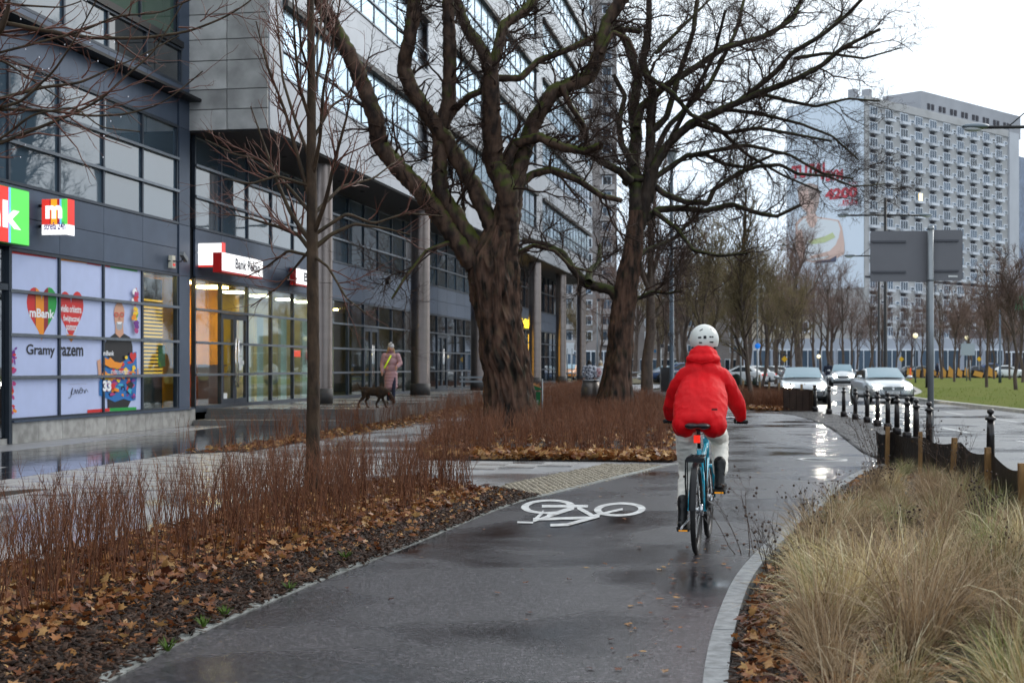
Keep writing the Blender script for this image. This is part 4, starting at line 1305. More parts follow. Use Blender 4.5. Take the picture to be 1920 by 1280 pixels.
mwin = MB(); mwin.box((0, 0, 0), (2.6, .16, 1.75), RT)
for k in range(3):
    mwin.box(TD * (-.83 + .83 * k) + TN * .095, (.62, .05, 1.45), RT, 1)
me_w = mwin.mesh('window', [m_wwhite, m_wglass])
me_b = MB().box((0, 0, 0), (2.75, .7, .5), RT).mesh('balcony', M('balcony_pale', (.58, .61, .66), .7, objrand=.2))
me_r = MB().box((0, 0, 0), (1.5, .12, .62), RT).mesh('shade_slab', m_flatdark)  # dark slab under each balcony; a recess's shade put into its colour
me_s = MB().box((0, 0, 0), (1.3, .3, .6), RT).box(TN * .16, (1.0, .02, .4), RT, 1).mesh('small_window', [m_wwhite, m_wglass])
for r in range(16):
    z = 46.9 - 2.8 * r
    for c in range(10):
        s_ = 2.75 + 5.18 * c
        p = C0 + TD * s_ + ZD * z - world_loc(tw)
        link('window', me_w, tw, p + TN * .06)
        link('balcony', me_b, tw, p + TN * .40 - ZD * 1.02)
        link('shade_slab', me_r, tw, p + TN * .05 - ZD * 1.72 - TD * .2)
        link('small_window', me_s, tw, p + TN * .14 + TD * 2.65 - ZD * .35)
# lit window
MB().box(C0 + TD * (2.75 + 5.18 * 3 + .5) + ZD * (46.9 - 2.8 * 5) + TN * .2, (1.2, .04, 1.3), RT).build('lit_pane', M('lit_pane', (.9, .7, .3), .5, emit=(1, .75, .35), estr=1.6), tw)
# roof windows
for k in range(16):
    s_ = 29 + 2.2 * k + (k % 2) * -.7
    p = C0 + TD * s_ + LD * 3.95 + ZD * 51.6
    MB().box(p, (.9, .2, 1.1), RT).build('roof_window', m_flatdark, tw)
# banner on the blank end wall
bn = thing('wall_banner', 'huge pale banner with red letters and a person with folded arms on the tower', 'banner', C0 + LD * 8 + ZD * 15)
RL = Matrix((-LD, LN, ZD)).transposed()
m_ban = M('banner_cloth', (.70, .78, .88), .7, var=.06, vscale=.1)
MB().box(C0 + LD * 8.25 + ZD * 32.3 + LN * .15, (16.3, .1, 33.8), RL).build('cloth', m_ban, bn)
def bpx(px, py, off):
    """point on the banner plane at a pixel"""
    t = (px - 960) / F; O = C0 + LN * off
    w = (t * O.y - O.x) / (LD.x - t * LD.y)
    q = O + LD * w
    return Vector((q.x, q.y, CH - (py - HY) * q.y / F))
def btext(body, x0, x1, yb, h, mat, off=.25, bold=.04, slope=0):
    a = bpx(x0, yb, off); b = bpx(x1, yb, off); c = bpx(x0, yb - h, off)
    text_mesh(body, mat, a, (b - a) * Vector((1, 1, 0)), ZD, width=((b - a) * Vector((1, 1, 0))).length, height=(c - a).z, depth=0, bold=bold, parent=bn)
def bz(x, y): return (1460 + x / 3.461, 170 + y / 3.461)
m_bred = M('banner_red', (.60, .10, .13), .7); m_bgrey = M('banner_grey', (.12, .15, .2), .7)
def bt(body, x0, x1, yb, h, mat, bold=.04):
    (a, b), (c, _) = bz(x0, yb), bz(x1, yb)
    btext(body, a, c, b, h / 3.461, mat, bold=bold)
bt('TUTAJ', 84, 300, 600, 110, m_bred, .05); bt('BYM', 305, 418, 590, 70, m_bred, .04)
bt('4200', 300, 512, 712, 72, m_bred, .06); bt('ZŁ PLN', 398, 512, 722, 1, m_bred, .0) if False else bt('PLN', 415, 512, 712 + 24, 26, m_bred, .04)
bt('od do', 430, 512, 612, 20, m_bred, .0); bt('rodzinnie', 390, 512, 752, 20, m_bred, .0)
bt('spełnić się!', 340, 500, 392, 45, m_bgrey, 0.01); bt('pomagać', 330, 430, 335, 30, m_bgrey, 0.0)
bs = {k: M('banner_' + k, c, .7) for k, c in dict(skin=(.68, .50, .44), shirt=(.72, .76, .8), hair=(.45, .36, .33), shade=(.5, .25, .18), belt=(.1, .11, .16), lime=(.55, .62, .35)).items()}
BZ = [0]
def bp(pts, k):
    BZ[0] += 1
    MB().flat([bpx(*bz(x, y), .22 + .012 * BZ[0]) for x, y in pts]).build('print', bs[k], bn)
bp([(120, 640), (140, 612), (200, 600), (250, 612), (270, 660), (262, 730), (240, 790), (250, 850), (180, 850), (178, 790), (135, 740)], 'hair')
bp([(132, 660), (190, 640), (200, 700), (230, 720), (225, 770), (200, 800), (150, 760)], 'skin')
bp([(108, 860), (150, 820), (210, 800), (260, 820), (330, 830), (390, 840), (412, 890), (428, 1000), (425, 1060), (380, 1085), (310, 1110), (220, 1115), (130, 1090), (112, 1020)], 'skin')
bp([(122, 870), (160, 832), (210, 818), (260, 830), (330, 838), (385, 850), (400, 900), (388, 960), (350, 1060), (300, 1090), (215, 1105), (150, 1085), (130, 1000)], 'shirt')
bp([(185, 800), (235, 800), (252, 842), (228, 890), (200, 885), (178, 840)], 'skin')
bp([(110, 905), (150, 900), (168, 1000), (165, 1085), (132, 1090), (112, 1020)], 'skin')
bp([(190, 975), (300, 945), (350, 920), (368, 950), (300, 985), (210, 998)], 'lime')
bp([(370, 1000), (385, 960), (425, 1000), (428, 1050), (360, 1065), (210, 1090), (200, 1075), (330, 1040)], 'skin')
bp([(240, 1105), (330, 1095), (375, 1070), (372, 1110), (240, 1120)], 'belt')

def far_block(name, label, x0, x1, y0, y1, h, floor, bays, wallm, winm, ground=5.2, balc=False, win=(1.5, 1.5)):
    t = thing(name, label, 'building', ((x0 + x1) / 2, (y0 + y1) / 2, 0))
    MB().box(((x0 + x1) / 2, (y0 + y1) / 2, h / 2), (x1 - x0, y1 - y0, h)).build('wall', wallm, t)
    bw = (x1 - x0) / bays
    mw = MB().box((0, -.04, 0), (win[0] + .3, .1, win[1] + .3)).box((-win[0] / 4 - .01, -.1, 0), (win[0] / 2 - .05, .05, win[1]), None, 1).box((win[0] / 4 + .01, -.1, 0), (win[0] / 2 - .05, .05, win[1]), None, 1).mesh('window', [m_wwhite, winm])
    mbal = MB().box((0, 0, 0), (win[0] + 1.2, 1.1, .95)).mesh('balcony', M('balcony_front', (.42, .40, .40), .7, var=.2))
    n = 0; z = ground + floor / 2
    while z < h - 1:
        for b in range(bays):
            if n < 290:
                link('window', mw, t, Vector((x0 + bw * (b + .5), y0 - .02, z)) - t.location)
                if balc and b % 2 == 0: link('balcony', mbal, t, Vector((x0 + bw * (b + .5), y0 - .55, z - 1.25)) - t.location)
                n += 1
        z += floor
    for b in range(bays):
        MB().box((x0 + bw * (b + .5), y0 - .1, ground * .42), (bw * .82, .2, ground * .7)).box((x0 + bw * (b + .5), y0 - .22, ground * .42), (bw * .30, .04, ground * .62), None, 1).box((x0 + bw * (b + .2), y0 - .22, ground * .42), (bw * .2, .04, ground * .62), None, 1).box((x0 + bw * (b + .8), y0 - .22, ground * .42), (bw * .2, .04, ground * .62), None, 1).build('shop_window', [m_wwhite, winm], t)
    return t
m_fw1 = M('warm_grey_render', (.30, .27, .26), .8, col2=(.22, .2, .2), vscale=.3)
m_fw2 = M('cream_render', (.48, .42, .34), .8, var=.15, vscale=.3)
m_fw3 = M('pale_blue_render', (.46, .50, .58), .7, var=.12, vscale=.3)
far_block('apartment_tower', 'tall residential tower with balconies seen between the two big trees and the office building', -6, 19.3, 262, 280, 76, 2.85, 7, m_fw1, m_wglass, 5.6, True)
far_block('low_shop_building', 'long low white glazed shop pavilion under the tower block', 36, 74, 214, 226, 5.6, 9, 12, m_fw3, m_wglass, 5.2)
far_block('cream_house', 'small cream house with dark windows far behind the parked cars', 40, 48, 228, 240, 9.5, 3.2, 3, m_fw2, m_flatdark, 2.9)
far_block('shop_row', 'dim shop row with lit signs at the far right behind the blue car', 75, 104, 232, 244, 7.0, 9, 6, M('shop_row_wall', (.16, .15, .16), .7), m_flatdark, 5.0)
far_block('distant_housing', 'brownish housing block far behind the tree rows', -30, 118, 330, 345, 17, 3, 30, m_fw1, m_wglass, 4)
t = thing('shop_sign', 'orange and red shop sign on the far shop row at the right', 'sign', P(1812, 662, 231))
MB().box(P(1812, 660, 231.3), (6.5, .3, 1.6)).build('sign_board', M('orange_red_sign', (.6, .12, .04), .5, emit=(.8, .15, .05), estr=.5), t)
MB().box(P(1835, 664, 231.1), (2.5, .3, 1.2)).build('sign_board', M('yellow_sign', (.8, .5, .05), .5, emit=(.9, .6, .1), estr=.5), t)
t = thing('green_sign', 'green lit lettering hanging at the right edge among the trees', 'sign', P(1915, 580, 120))
MB().box(P(1918, 568, 120), (1.2, .3, 1.1)).build('sign_board', M('green_board', (.01, .12, .06), .5, emit=(.01, .35, .16), estr=.5), t)
text_mesh('Fresh', m_wwhite, P(1903, 573, 119.8), (1, 0, 0), (0, 0, 1), width=.9, height=.5, depth=.0, parent=t)

# ============================================================ TREES
def bark_mat(name, c1, c2, moss, mossamt=.5, scale=7, st=(1, 1, .4), bump=.9):
    m = bpy.data.materials.new(name); m.use_nodes = True; nt = m.node_tree; L = nt.links.new; b = nt.nodes['Principled BSDF']
    b.inputs['Roughness'].default_value = .7; b.inputs['Specular IOR Level'].default_value = .2
    tc = _n(nt, 'ShaderNodeTexCoord'); mp = _n(nt, 'ShaderNodeMapping'); mp.inputs['Scale'].default_value = st
    L(tc.outputs['Object'], mp.inputs['Vector'])
    nz = _n(nt, 'ShaderNodeTexNoise'); nz.inputs['Scale'].default_value = scale; nz.inputs['Detail'].default_value = 8
    L(mp.outputs[0], nz.inputs['Vector'])
    mr = _n(nt, 'ShaderNodeMapRange'); mr.inputs['From Min'].default_value = .38; mr.inputs['From Max'].default_value = .64
    L(nz.outputs['Fac'], mr.inputs['Value'])
    mx = _n(nt, 'ShaderNodeMix', data_type='RGBA'); mx.inputs['A'].default_value = (*c1, 1); mx.inputs['B'].default_value = (*c2, 1)
    L(mr.outputs[0], mx.inputs['Factor'])
    ge = _n(nt, 'ShaderNodeNewGeometry'); sp = _n(nt, 'ShaderNodeSeparateXYZ'); L(ge.outputs['Normal'], sp.inputs[0])
    n2 = _n(nt, 'ShaderNodeTexNoise'); n2.inputs['Scale'].default_value = 3.0; n2.inputs['Detail'].default_value = 6; L(tc.outputs['Object'], n2.inputs['Vector'])
    ad = _n(nt, 'ShaderNodeMath', operation='MULTIPLY_ADD'); ad.inputs[1].default_value = .45
    L(sp.outputs['Z'], ad.inputs[0]); L(n2.outputs['Fac'], ad.inputs[2])
    m2 = _n(nt, 'ShaderNodeMapRange'); m2.inputs['From Min'].default_value = .56; m2.inputs['From Max'].default_value = .74; m2.inputs['To Max'].default_value = mossamt
    L(ad.outputs[0], m2.inputs['Value'])
    my = _n(nt, 'ShaderNodeMix', data_type='RGBA'); my.inputs['B'].default_value = (*moss, 1)
    L(m2.outputs[0], my.inputs['Factor']); L(mx.outputs['Result'], my.inputs['A']); L(my.outputs['Result'], b.inputs['Base Color'])
    bp_ = _n(nt, 'ShaderNodeBump'); bp_.inputs['Strength'].default_value = bump; bp_.inputs['Distance'].default_value = .04
    L(nz.outputs['Fac'], bp_.inputs['Height']); L(bp_.outputs[0], b.inputs['Normal'])
    return m
m_bark = bark_mat('old_mossy_bark', (.085, .050, .034), (.018, .011, .009), (.052, .064, .008), .85)
m_barkt = bark_mat('furrowed_trunk_bark', (.105, .056, .038), (.010, .007, .005), (.05, .06, .004), .12, scale=6)
m_bark2 = bark_mat('dark_bark', (.048, .034, .026), (.014, .010, .009), (.044, .055, .008), .75)
m_bark3 = bark_mat('young_bark', (.065, .040, .024), (.028, .018, .012), (.05, .05, .02), .3, scale=12)
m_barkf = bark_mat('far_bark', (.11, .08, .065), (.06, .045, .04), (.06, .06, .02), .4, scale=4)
m_twig = M('dark_twig', (.045, .027, .021), .7, spec=.15, var=.3, vscale=3)
m_twigr = M('reddish_twig', (.13, .048, .032), .4, var=.35, vscale=3)
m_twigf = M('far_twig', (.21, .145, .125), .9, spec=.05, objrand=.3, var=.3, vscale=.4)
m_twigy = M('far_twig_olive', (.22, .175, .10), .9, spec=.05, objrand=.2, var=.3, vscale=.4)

def limb_mesh(pts, rs, n, sides, amp, seed, fz=5.0):
    """one gnarled limb: tube with ridged bark relief"""
    q, r = resample(pts, rs, n)
    V, Fc, _ = batch_tubes(q[None], np.maximum(r, .004)[None], sides)
    V = V.reshape(n, sides, 3)
    for i in range(n):
        for k in range(sides):
            an = 2 * math.pi * k / sides
            nx = noise.noise(Vector((math.cos(an) * 2.2 + seed, math.sin(an) * 2.2, i * .35 * fz / 5)))
            nz = noise.noise(Vector((math.cos(an) * 6 + seed, math.sin(an) * 6, i * .8)))
            f = 1 + amp * (nx * 1.3 + nz * .6)
            V[i, k] = q[i] + (V[i, k] - q[i]) * f
    return V.reshape(-1, 3), Fc, np.zeros(n * sides)
def trunk_mesh(rows, Y, sides, nz, amp, seed, flare=None):
    """rows: (pixel y, centre px, radius px) -> deeply furrowed trunk"""
    rows = sorted(rows, key=lambda r: -r[0])
    zs = [CH - (r[0] - HY) * Y / F for r in rows]; xs = [(r[1] - 960) * Y / F for r in rows]; rr = [r[2] * Y / F for r in rows]
    z = np.linspace(zs[0], zs[-1], nz)
    x = np.interp(z, zs, xs); r = np.interp(z, zs, rr)
    for _ in range(6):
        x[1:-1] = x[1:-1] * .5 + (x[:-2] + x[2:]) * .25; r[1:-1] = r[1:-1] * .5 + (r[:-2] + r[2:]) * .25
    V = np.empty((nz, sides, 3))
    for i in range(nz):
        for k in range(sides):
            an = 2 * math.pi * k / sides; c, s_ = math.cos(an), math.sin(an)
            w = noise.noise(Vector((c * 1.3 + seed, s_ * 1.3, z[i] * .55)))
            tw_ = w * 1.2
            c2, s2 = math.cos(an + tw_ * .35), math.sin(an + tw_ * .35)
            rg = 1 - abs(noise.noise(Vector((c2 * 3.6 + seed, s2 * 3.6, z[i] * .8)))) * 2.6
            rf = 1 - abs(noise.noise(Vector((c2 * 9 + seed + rg * .4, s2 * 9, z[i] * 1.9)))) * 2.4
            kn = max(0, noise.noise(Vector((c * 2 + 9, s_ * 2 + seed, z[i] * 1.7))) - .25)
            f = 1 + amp * (rg * .75 + rf * .55 + w * .5 - .6) + kn * .28
            if flare: f += flare * math.exp(-(z[i] - z[0]) * 3.2) * (1 + .6 * math.sin(an * 5 + 1))
            V[i, k] = (x[i] + r[i] * f * c, Y + r[i] * f * s_, z[i])
    i = np.arange(nz - 1)[:, None] * sides; k = np.arange(sides)[None, :]; k2 = (k + 1) % sides
    Fc = np.stack([i + k, i + k2, i + sides + k2, i + sides + k], axis=-1).reshape(-1, 4)
    return V.reshape(-1, 3), Fc, np.zeros(nz * sides)

def big_tree(name, label, base, Y, trunk_rows, limbs, seed, bark, sides, nz, amp, n2, n3, n4, out=None, reach=1.0, spread_depth=1.6, flare=.25, up=.12, trunk_bark=None):
    g = np.random.default_rng(seed)
    t = thing(name, label, 'tree', base); tbark = trunk_bark
    V, Fc, T = trunk_mesh(trunk_rows, Y, sides, nz, amp, seed, flare)
    npobj('trunk', mesh_np('trunk', V, Fc, tbark or bark, smooth=True), t)
    Ls = []; parts = []
    for li, (pp, r0, r1) in enumerate(limbs):
        m_ = len(pp); dd = g.uniform(-1, 1) * spread_depth
        curve = [P(x, y, Y + dd * (i / (m_ - 1)) ** 1.2 + g.normal() * .06) for i, (x, y) in enumerate(pp)]
        rs = np.linspace(r0, r1, m_) * Y / F
        nseg = 14 * m_
        parts.append(limb_mesh(curve, rs, nseg, 12, .16 if r0 > 9 else .12, li * 7.3 + seed))
        q, r = resample(curve, rs, 12)
        Ls.append((q, r))
        v, f, _t = parts[-1]
        npobj('limb', mesh_np('limb', v, f, bark, smooth=True), t)
    Pp = np.stack([q for q, r in Ls]); Rp = np.stack([r for q, r in Ls])
    P2, R2 = grow(Pp, np.minimum(Rp, .075), n2, .8 * reach, 2.9 * reach, .42, .010, 9, up, .30, .12, (.5, 1.2), g, 1.0)
    P3, R3 = grow(np.concatenate([P2]), R2, n3, .35 * reach, 1.25 * reach, .55, .006, 6, up, .34, .1, (.4, 1.1), g, .8)
    P4, R4 = grow(P3, R3, n4, .15 * reach, .6 * reach, .6, .0038, 5, up * .6, .34, .1, (.4, 1.2), g, .6)
    P5, R5 = grow(Pp, Rp, int(n3 * .35), .2, .9, .2, .005, 6, up, .4, .2, (.7, 1.4), g, .8)
    v, f, tt = join_np([batch_tubes(P2, R2, 6), batch_tubes(P3, R3, 4), batch_tubes(P4, R4, 3), batch_tubes(P5, R5, 3)])
    npobj('crown', mesh_np('crown', v, f, m_twig, smooth=True), t)
    return t
T1 = [([(890, 500), (839, 424), (793, 363), (746, 313), (710, 270), (705, 223), (681, 158), (652, 97), (624, 47), (602, 7), (585, -60)], 19, 12),
      ([(905, 500), (886, 453), (825, 360), (825, 252), (840, 201), (843, 151), (843, 72), (840, 0), (845, -80)], 17, 11),
      ([(925, 490), (922, 424), (886, 345), (843, 273), (803, 216), (768, 162), (757, 126), (764, 90), (775, 36), (778, -30)], 17, 12),
      ([(945, 500), (951, 460), (951, 360), (926, 305), (922, 233), (920, 162), (920, 126)], 24, 14),
      ([(920, 140), (904, 93), (875, 54), (854, 0), (840, -60)], 12, 9),
      ([(920, 140), (936, 83), (944, 47), (983, 22), (1005, -5), (1030, -50)], 11, 8),
      ([(840, 225), (854, 205), (880, 180), (908, 169), (925, 160)], 7, 6),
      ([(925, 147), (976, 147), (1008, 115), (1073, 90), (1116, 68), (1160, 54), (1200, 60)], 7, 5),
      ([(958, 420), (962, 360), (976, 305), (998, 234), (1037, 172), (1105, 144), (1127, 90), (1138, 43), (1160, 5), (1195, -25)], 18, 10),
      ([(945, 330), (947, 313), (965, 270), (1012, 257), (1055, 277), (1098, 284), (1127, 273)], 11, 7),
      ([(970, 370), (976, 345), (998, 327), (1033, 318), (1084, 338), (1127, 367), (1165, 376)], 9, 5),
      ([(1055, 165), (1070, 200), (1095, 235), (1100, 275)], 6, 4),
      ([(1127, 100), (1150, 60), (1180, 75), (1195, 110)], 5, 3),
      ([(880, 470), (840, 455), (800, 470), (760, 520), (735, 560)], 5, 2),
      ([(960, 480), (1000, 460), (1040, 470), (1070, 500), (1110, 510)], 5, 2)]
big_tree('old_tree', 'massive old tree with furrowed trunk and mossy limbs beside the green bin', G(955, 800), 33,
         [(815, 960, 50), (752, 957, 47), (699, 953, 43), (672, 946, 45), (619, 938, 41), (571, 932, 43), (518, 926, 47), (486, 924, 46), (440, 938, 34), (400, 948, 24), (370, 950, 14)], T1, 3, m_bark, 200, 420, .15, 120, 1300, 9500, trunk_bark=m_barkt)
T2 = [([(1192, 440), (1194, 370), (1187, 302), (1194, 252), (1187, 202), (1197, 151), (1177, 84), (1157, 50), (1140, 20)], 15, 6),
      ([(1200, 430), (1217, 336), (1220, 235), (1224, 168), (1204, 118), (1217, 50), (1217, -20)], 11, 5),
      ([(1215, 380), (1227, 312), (1254, 269), (1295, 232), (1362, 202), (1422, 175), (1489, 151), (1540, 124), (1580, 90), (1650, 55)], 10, 3),
      ([(1380, 195), (1400, 180), (1456, 134), (1483, 101), (1540, 67), (1590, 27), (1624, -10)], 6, 3),
      ([(1194, 240), (1201, 202), (1248, 161), (1308, 124), (1355, 91), (1439, 67), (1489, 34), (1506, -10)], 8, 4),
      ([(1205, 130), (1210, 141), (1261, 175), (1295, 215), (1340, 235)], 6, 3),
      ([(1195, 425), (1204, 416), (1234, 393), (1281, 390), (1321, 396), (1372, 383), (1422, 400), (1456, 406), (1500, 385)], 8, 3),
      ([(1170, 345), (1180, 336), (1214, 336), (1244, 363), (1288, 380), (1328, 380), (1338, 356), (1389, 322), (1422, 312), (1463, 309), (1496, 326)], 7, 3),
      ([(1225, 335), (1244, 322), (1288, 292), (1321, 289), (1362, 309), (1399, 314), (1450, 290)], 6, 2.5),
      ([(1160, 560), (1144, 543), (1100, 533), (1075, 505), (1055, 474), (1020, 457), (979, 450)], 11, 4),
      ([(1104, 530), (1105, 510), (1124, 492), (1125, 460)], 8, 4),
      ([(1182, 340), (1164, 322), (1130, 305), (1108, 290), (1090, 240)], 9, 4),
      ([(1188, 310), (1165, 270), (1160, 230), (1172, 180), (1150, 140)], 7, 4),
      ([(1185, 575), (1195, 560), (1223, 547), (1254, 550), (1280, 545)], 4, 2),
      ([(1220, 250), (1250, 220), (1270, 150), (1300, 60), (1310, -20)], 7, 4),
      ([(1210, 330), (1250, 240), (1330, 160), (1380, 60), (1400, -20)], 6, 3),
      ([(1300, 230), (1360, 250), (1420, 240), (1480, 250), (1560, 265)], 5, 2),
      ([(1225, 395), (1270, 430), (1300, 470), (1350, 480), (1400, 475)], 5, 2),
      ([(1422, 175), (1480, 190), (1530, 200), (1590, 185), (1650, 190)], 4, 1.5),
      ([(1362, 205), (1430, 215), (1500, 232), (1560, 255), (1610, 300)], 4, 1.5), ([(1300, 290), (1400, 272), (1480, 290), (1540, 325), (1600, 335)], 4, 1.5), ([(1340, 235), (1400, 290), (1470, 330), (1540, 360)], 4, 1.5), ([(1496, 326), (1550, 330), (1600, 350), (1660, 345)], 3, 1.2), ([(1230, 100), (1290, 40), (1340, -10)], 4, 2), ([(1255, 265), (1300, 180), (1340, 100), (1360, 20)], 5, 2.5),
      ([(1489, 110), (1550, 100), (1620, 110), (1690, 90)], 4, 1.2),
      ([(1175, 500), (1210, 470), (1260, 450), (1310, 400)], 6, 3)]
big_tree('old_tree', 'dark leaning tree whose wide crown spreads right across the sky behind the lamp post', G(1150, 777), 43,
         [(783, 1150, 38), (749, 1152, 34), (700, 1157, 27), (646, 1163, 23), (584, 1167, 22), (526, 1176, 22), (474, 1186, 19), (440, 1190, 17), (395, 1194, 13)], T2, 9, m_bark2, 110, 260, .09, 210, 3000, 23000, reach=1.15, spread_depth=3.0, flare=.18, trunk_bark=m_barkt)

# young street tree in the near bed
def young_tree():
    g = np.random.default_rng(21); Y = 16.0
    t = thing('young_tree', 'slender young tree with upright twiggy branches in the near shrub bed', 'tree', (-2.24, Y, 0))
    tp_ = [Vector((-2.24, Y, -.05)), Vector((-2.24, Y, .6)), P(588, 700, Y), P(586, 480, Y), P(584, 300, Y), P(584, 150, Y), P(582, 0, Y), P(585, -120, Y)]
    rs = [.10, .078, .070, .066, .056, .047, .040, .03]
    v, f, _t = limb_mesh(tp_, rs, 160, 16, .05, 2.0, 3)
    npobj('trunk', mesh_np('trunk', v, f, m_bark3, smooth=True), t)
    brs = [([(583, 470), (560, 440), (520, 425), (470, 410), (420, 400)], 5), ([(590, 465), (620, 440), (665, 420), (720, 428), (770, 440)], 5), ([(583, 455), (545, 400), (515, 330), (495, 270), (470, 200)], 5),
           ([(588, 440), (610, 380), (628, 300), (650, 220), (665, 140)], 5), ([(583, 400), (540, 350), (490, 300), (440, 290), (385, 262)], 4), ([(590, 400), (640, 350), (700, 335), (745, 300)], 4),
           ([(583, 380), (560, 300), (535, 210), (500, 120), (480, 40)], 4.5), ([(587, 330), (600, 260), (606, 170), (622, 90), (640, -10)], 4.5), ([(582, 300), (555, 230), (530, 150), (522, 60), (515, -30)], 4),
           ([(588, 260), (620, 200), (650, 180), (690, 120)], 3.5), ([(583, 230), (560, 160), (552, 70), (548, -40)], 4), ([(586, 180), (603, 110), (612, 20), (618, -40)], 3.5), ([(583, 480), (540, 470), (500, 500), (460, 520)], 3.5),
           ([(588, 480), (615, 500), (650, 560), (690, 590)], 3), ([(583, 465), (555, 500), (520, 540), (470, 575)], 3), ([(590, 440), (650, 400), (700, 420), (760, 400), (830, 405)], 4), ([(583, 350), (520, 330), (470, 345), (420, 335)], 3.5),
           ([(584, 150), (565, 90), (555, 0)], 3), ([(585, 120), (600, 60), (604, -20)], 3)]
    Ls = []
    for pp, r in brs:
        dd = g.uniform(-1.1, 1.1); m_ = len(pp)
        c = [P(x, y, Y + dd * i / (m_ - 1)) for i, (x, y) in enumerate(pp)]
        q, rr = resample(c, np.linspace(r, 1.0, m_) * Y / F, 12); Ls.append((q, rr))
        v, f, _t = limb_mesh(c, np.linspace(r, 1.1, m_) * Y / F, 40, 7, .08, r * 3)
        npobj('branch', mesh_np('branch', v, f, m_bark3, smooth=True), t)
    Pp = np.stack([q for q, r in Ls]); Rp = np.stack([r for q, r in Ls])
    P2, R2 = grow(Pp, Rp, 170, .3, 1.0, .6, .0035, 7, .18, .16, .15, (.35, .8), g, 1)
    P3, R3 = grow(P2, R2, 700, .12, .45, .7, .0022, 5, .1, .2, .1, (.35, .9), g, .8)
    v, f, tt = join_np([batch_tubes(P2, R2, 4), batch_tubes(P3, R3, 3)])
    npobj('twigs', mesh_np('twigs', v, f, m_twigr, smooth=True), t)
young_tree()

# near tree outside the left edge whose wet branches reach into the view
def near_tree():
    g = np.random.default_rng(5); Y = 8.2
    bx_ = Vector((-4.7, 8.6, 0))
    t = thing('near_tree', 'bare tree outside the left edge, its wet branches reaching into the top left corner', 'tree', bx_)
    v, f, _t = limb_mesh([bx_ + Vector((0, 0, -.1)), bx_ + Vector((.02, 0, 1.5)), bx_ + Vector((-.05, 0, 3)), bx_ + Vector((0, 0, 5.5))], [.16, .12, .10, .06], 80, 16, .06, 4.0, 3)
    npobj('trunk', mesh_np('trunk', v, f, m_bark3, smooth=True), t)
    brs = [([(0, 40), (50, 52), (168, 72), (269, 72), (353, 60), (420, 34), (470, 3), (500, -30)], 4.6), ([(0, 185), (84, 163), (151, 156), (202, 131), (252, 111), (336, 67)], 3.6),
           ([(0, 269), (67, 242), (134, 215), (188, 188), (235, 144), (286, 101), (319, 47), (346, 0)], 3.6), ([(0, 205), (101, 208), (168, 218), (235, 215), (296, 198), (336, 171), (380, 134)], 3.0),
           ([(0, 202), (40, 191), (101, 134), (141, 74), (181, 0)], 3.4), ([(0, 3), (34, 10), (118, 15), (151, 3)], 3), ([(0, 60), (15, 20), (20, -30)], 8), ([(0, 262), (60, 215), (140, 200), (190, 240), (262, 247)], 2.6),
           ([(150, 60), (220, 30), (300, 25), (380, -10)], 2.5), ([(0, 110), (60, 150), (120, 190), (160, 180)], 2.4)]
    Ls = []
    for k, (pp, r) in enumerate(brs):
        d0 = 8.3; dd = g.uniform(-.6, .7); m_ = len(pp)
        c = [P(x, y, d0 + dd * i / (m_ - 1)) for i, (x, y) in enumerate(pp)]
        root_ = bx_ + Vector((0, 0, min(c[0].z - .35, 4.6)))
        mid = (root_ + c[0]) / 2 + Vector((0, 0, -.06))
        c = [root_, mid] + c
        rs = np.concatenate([[r * 1.25, r * 1.1], np.linspace(r, .8, m_)]) * d0 / F
        v, f, _t = limb_mesh(c, rs, 70, 8, .07, k * 3.1)
        npobj('branch', mesh_np('branch', v, f, m_bark3, smooth=True), t)
        q, rr = resample(c, rs, 14); Ls.append((q, rr))
    Pp = np.stack([q for q, r in Ls]); Rp = np.stack([r for q, r in Ls])
    P2, R2 = grow(Pp, Rp, 110, .15, .75, .7, .0024, 8, .02, .17, .3, (.3, .8), g, 1)
    P3, R3 = grow(P2, R2, 320, .05, .26, .8, .0016, 5, -.02, .22, .1, (.4, 1.0), g, .8)
    v, f, tt = join_np([batch_tubes(P2, R2, 4), batch_tubes(P3, R3, 3)])
    npobj('twigs', mesh_np('twigs', v, f, m_twigr, smooth=True), t)
    mb = MB()
    for k in range(70):
        i = g.integers(len(P3)); p = P3[i, -1]
        mb.ell(p - np.array([0, 0, .004]), (.0028, .0028, .004), None, 6, 4)
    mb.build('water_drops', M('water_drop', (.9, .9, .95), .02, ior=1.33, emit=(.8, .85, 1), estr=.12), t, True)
near_tree()

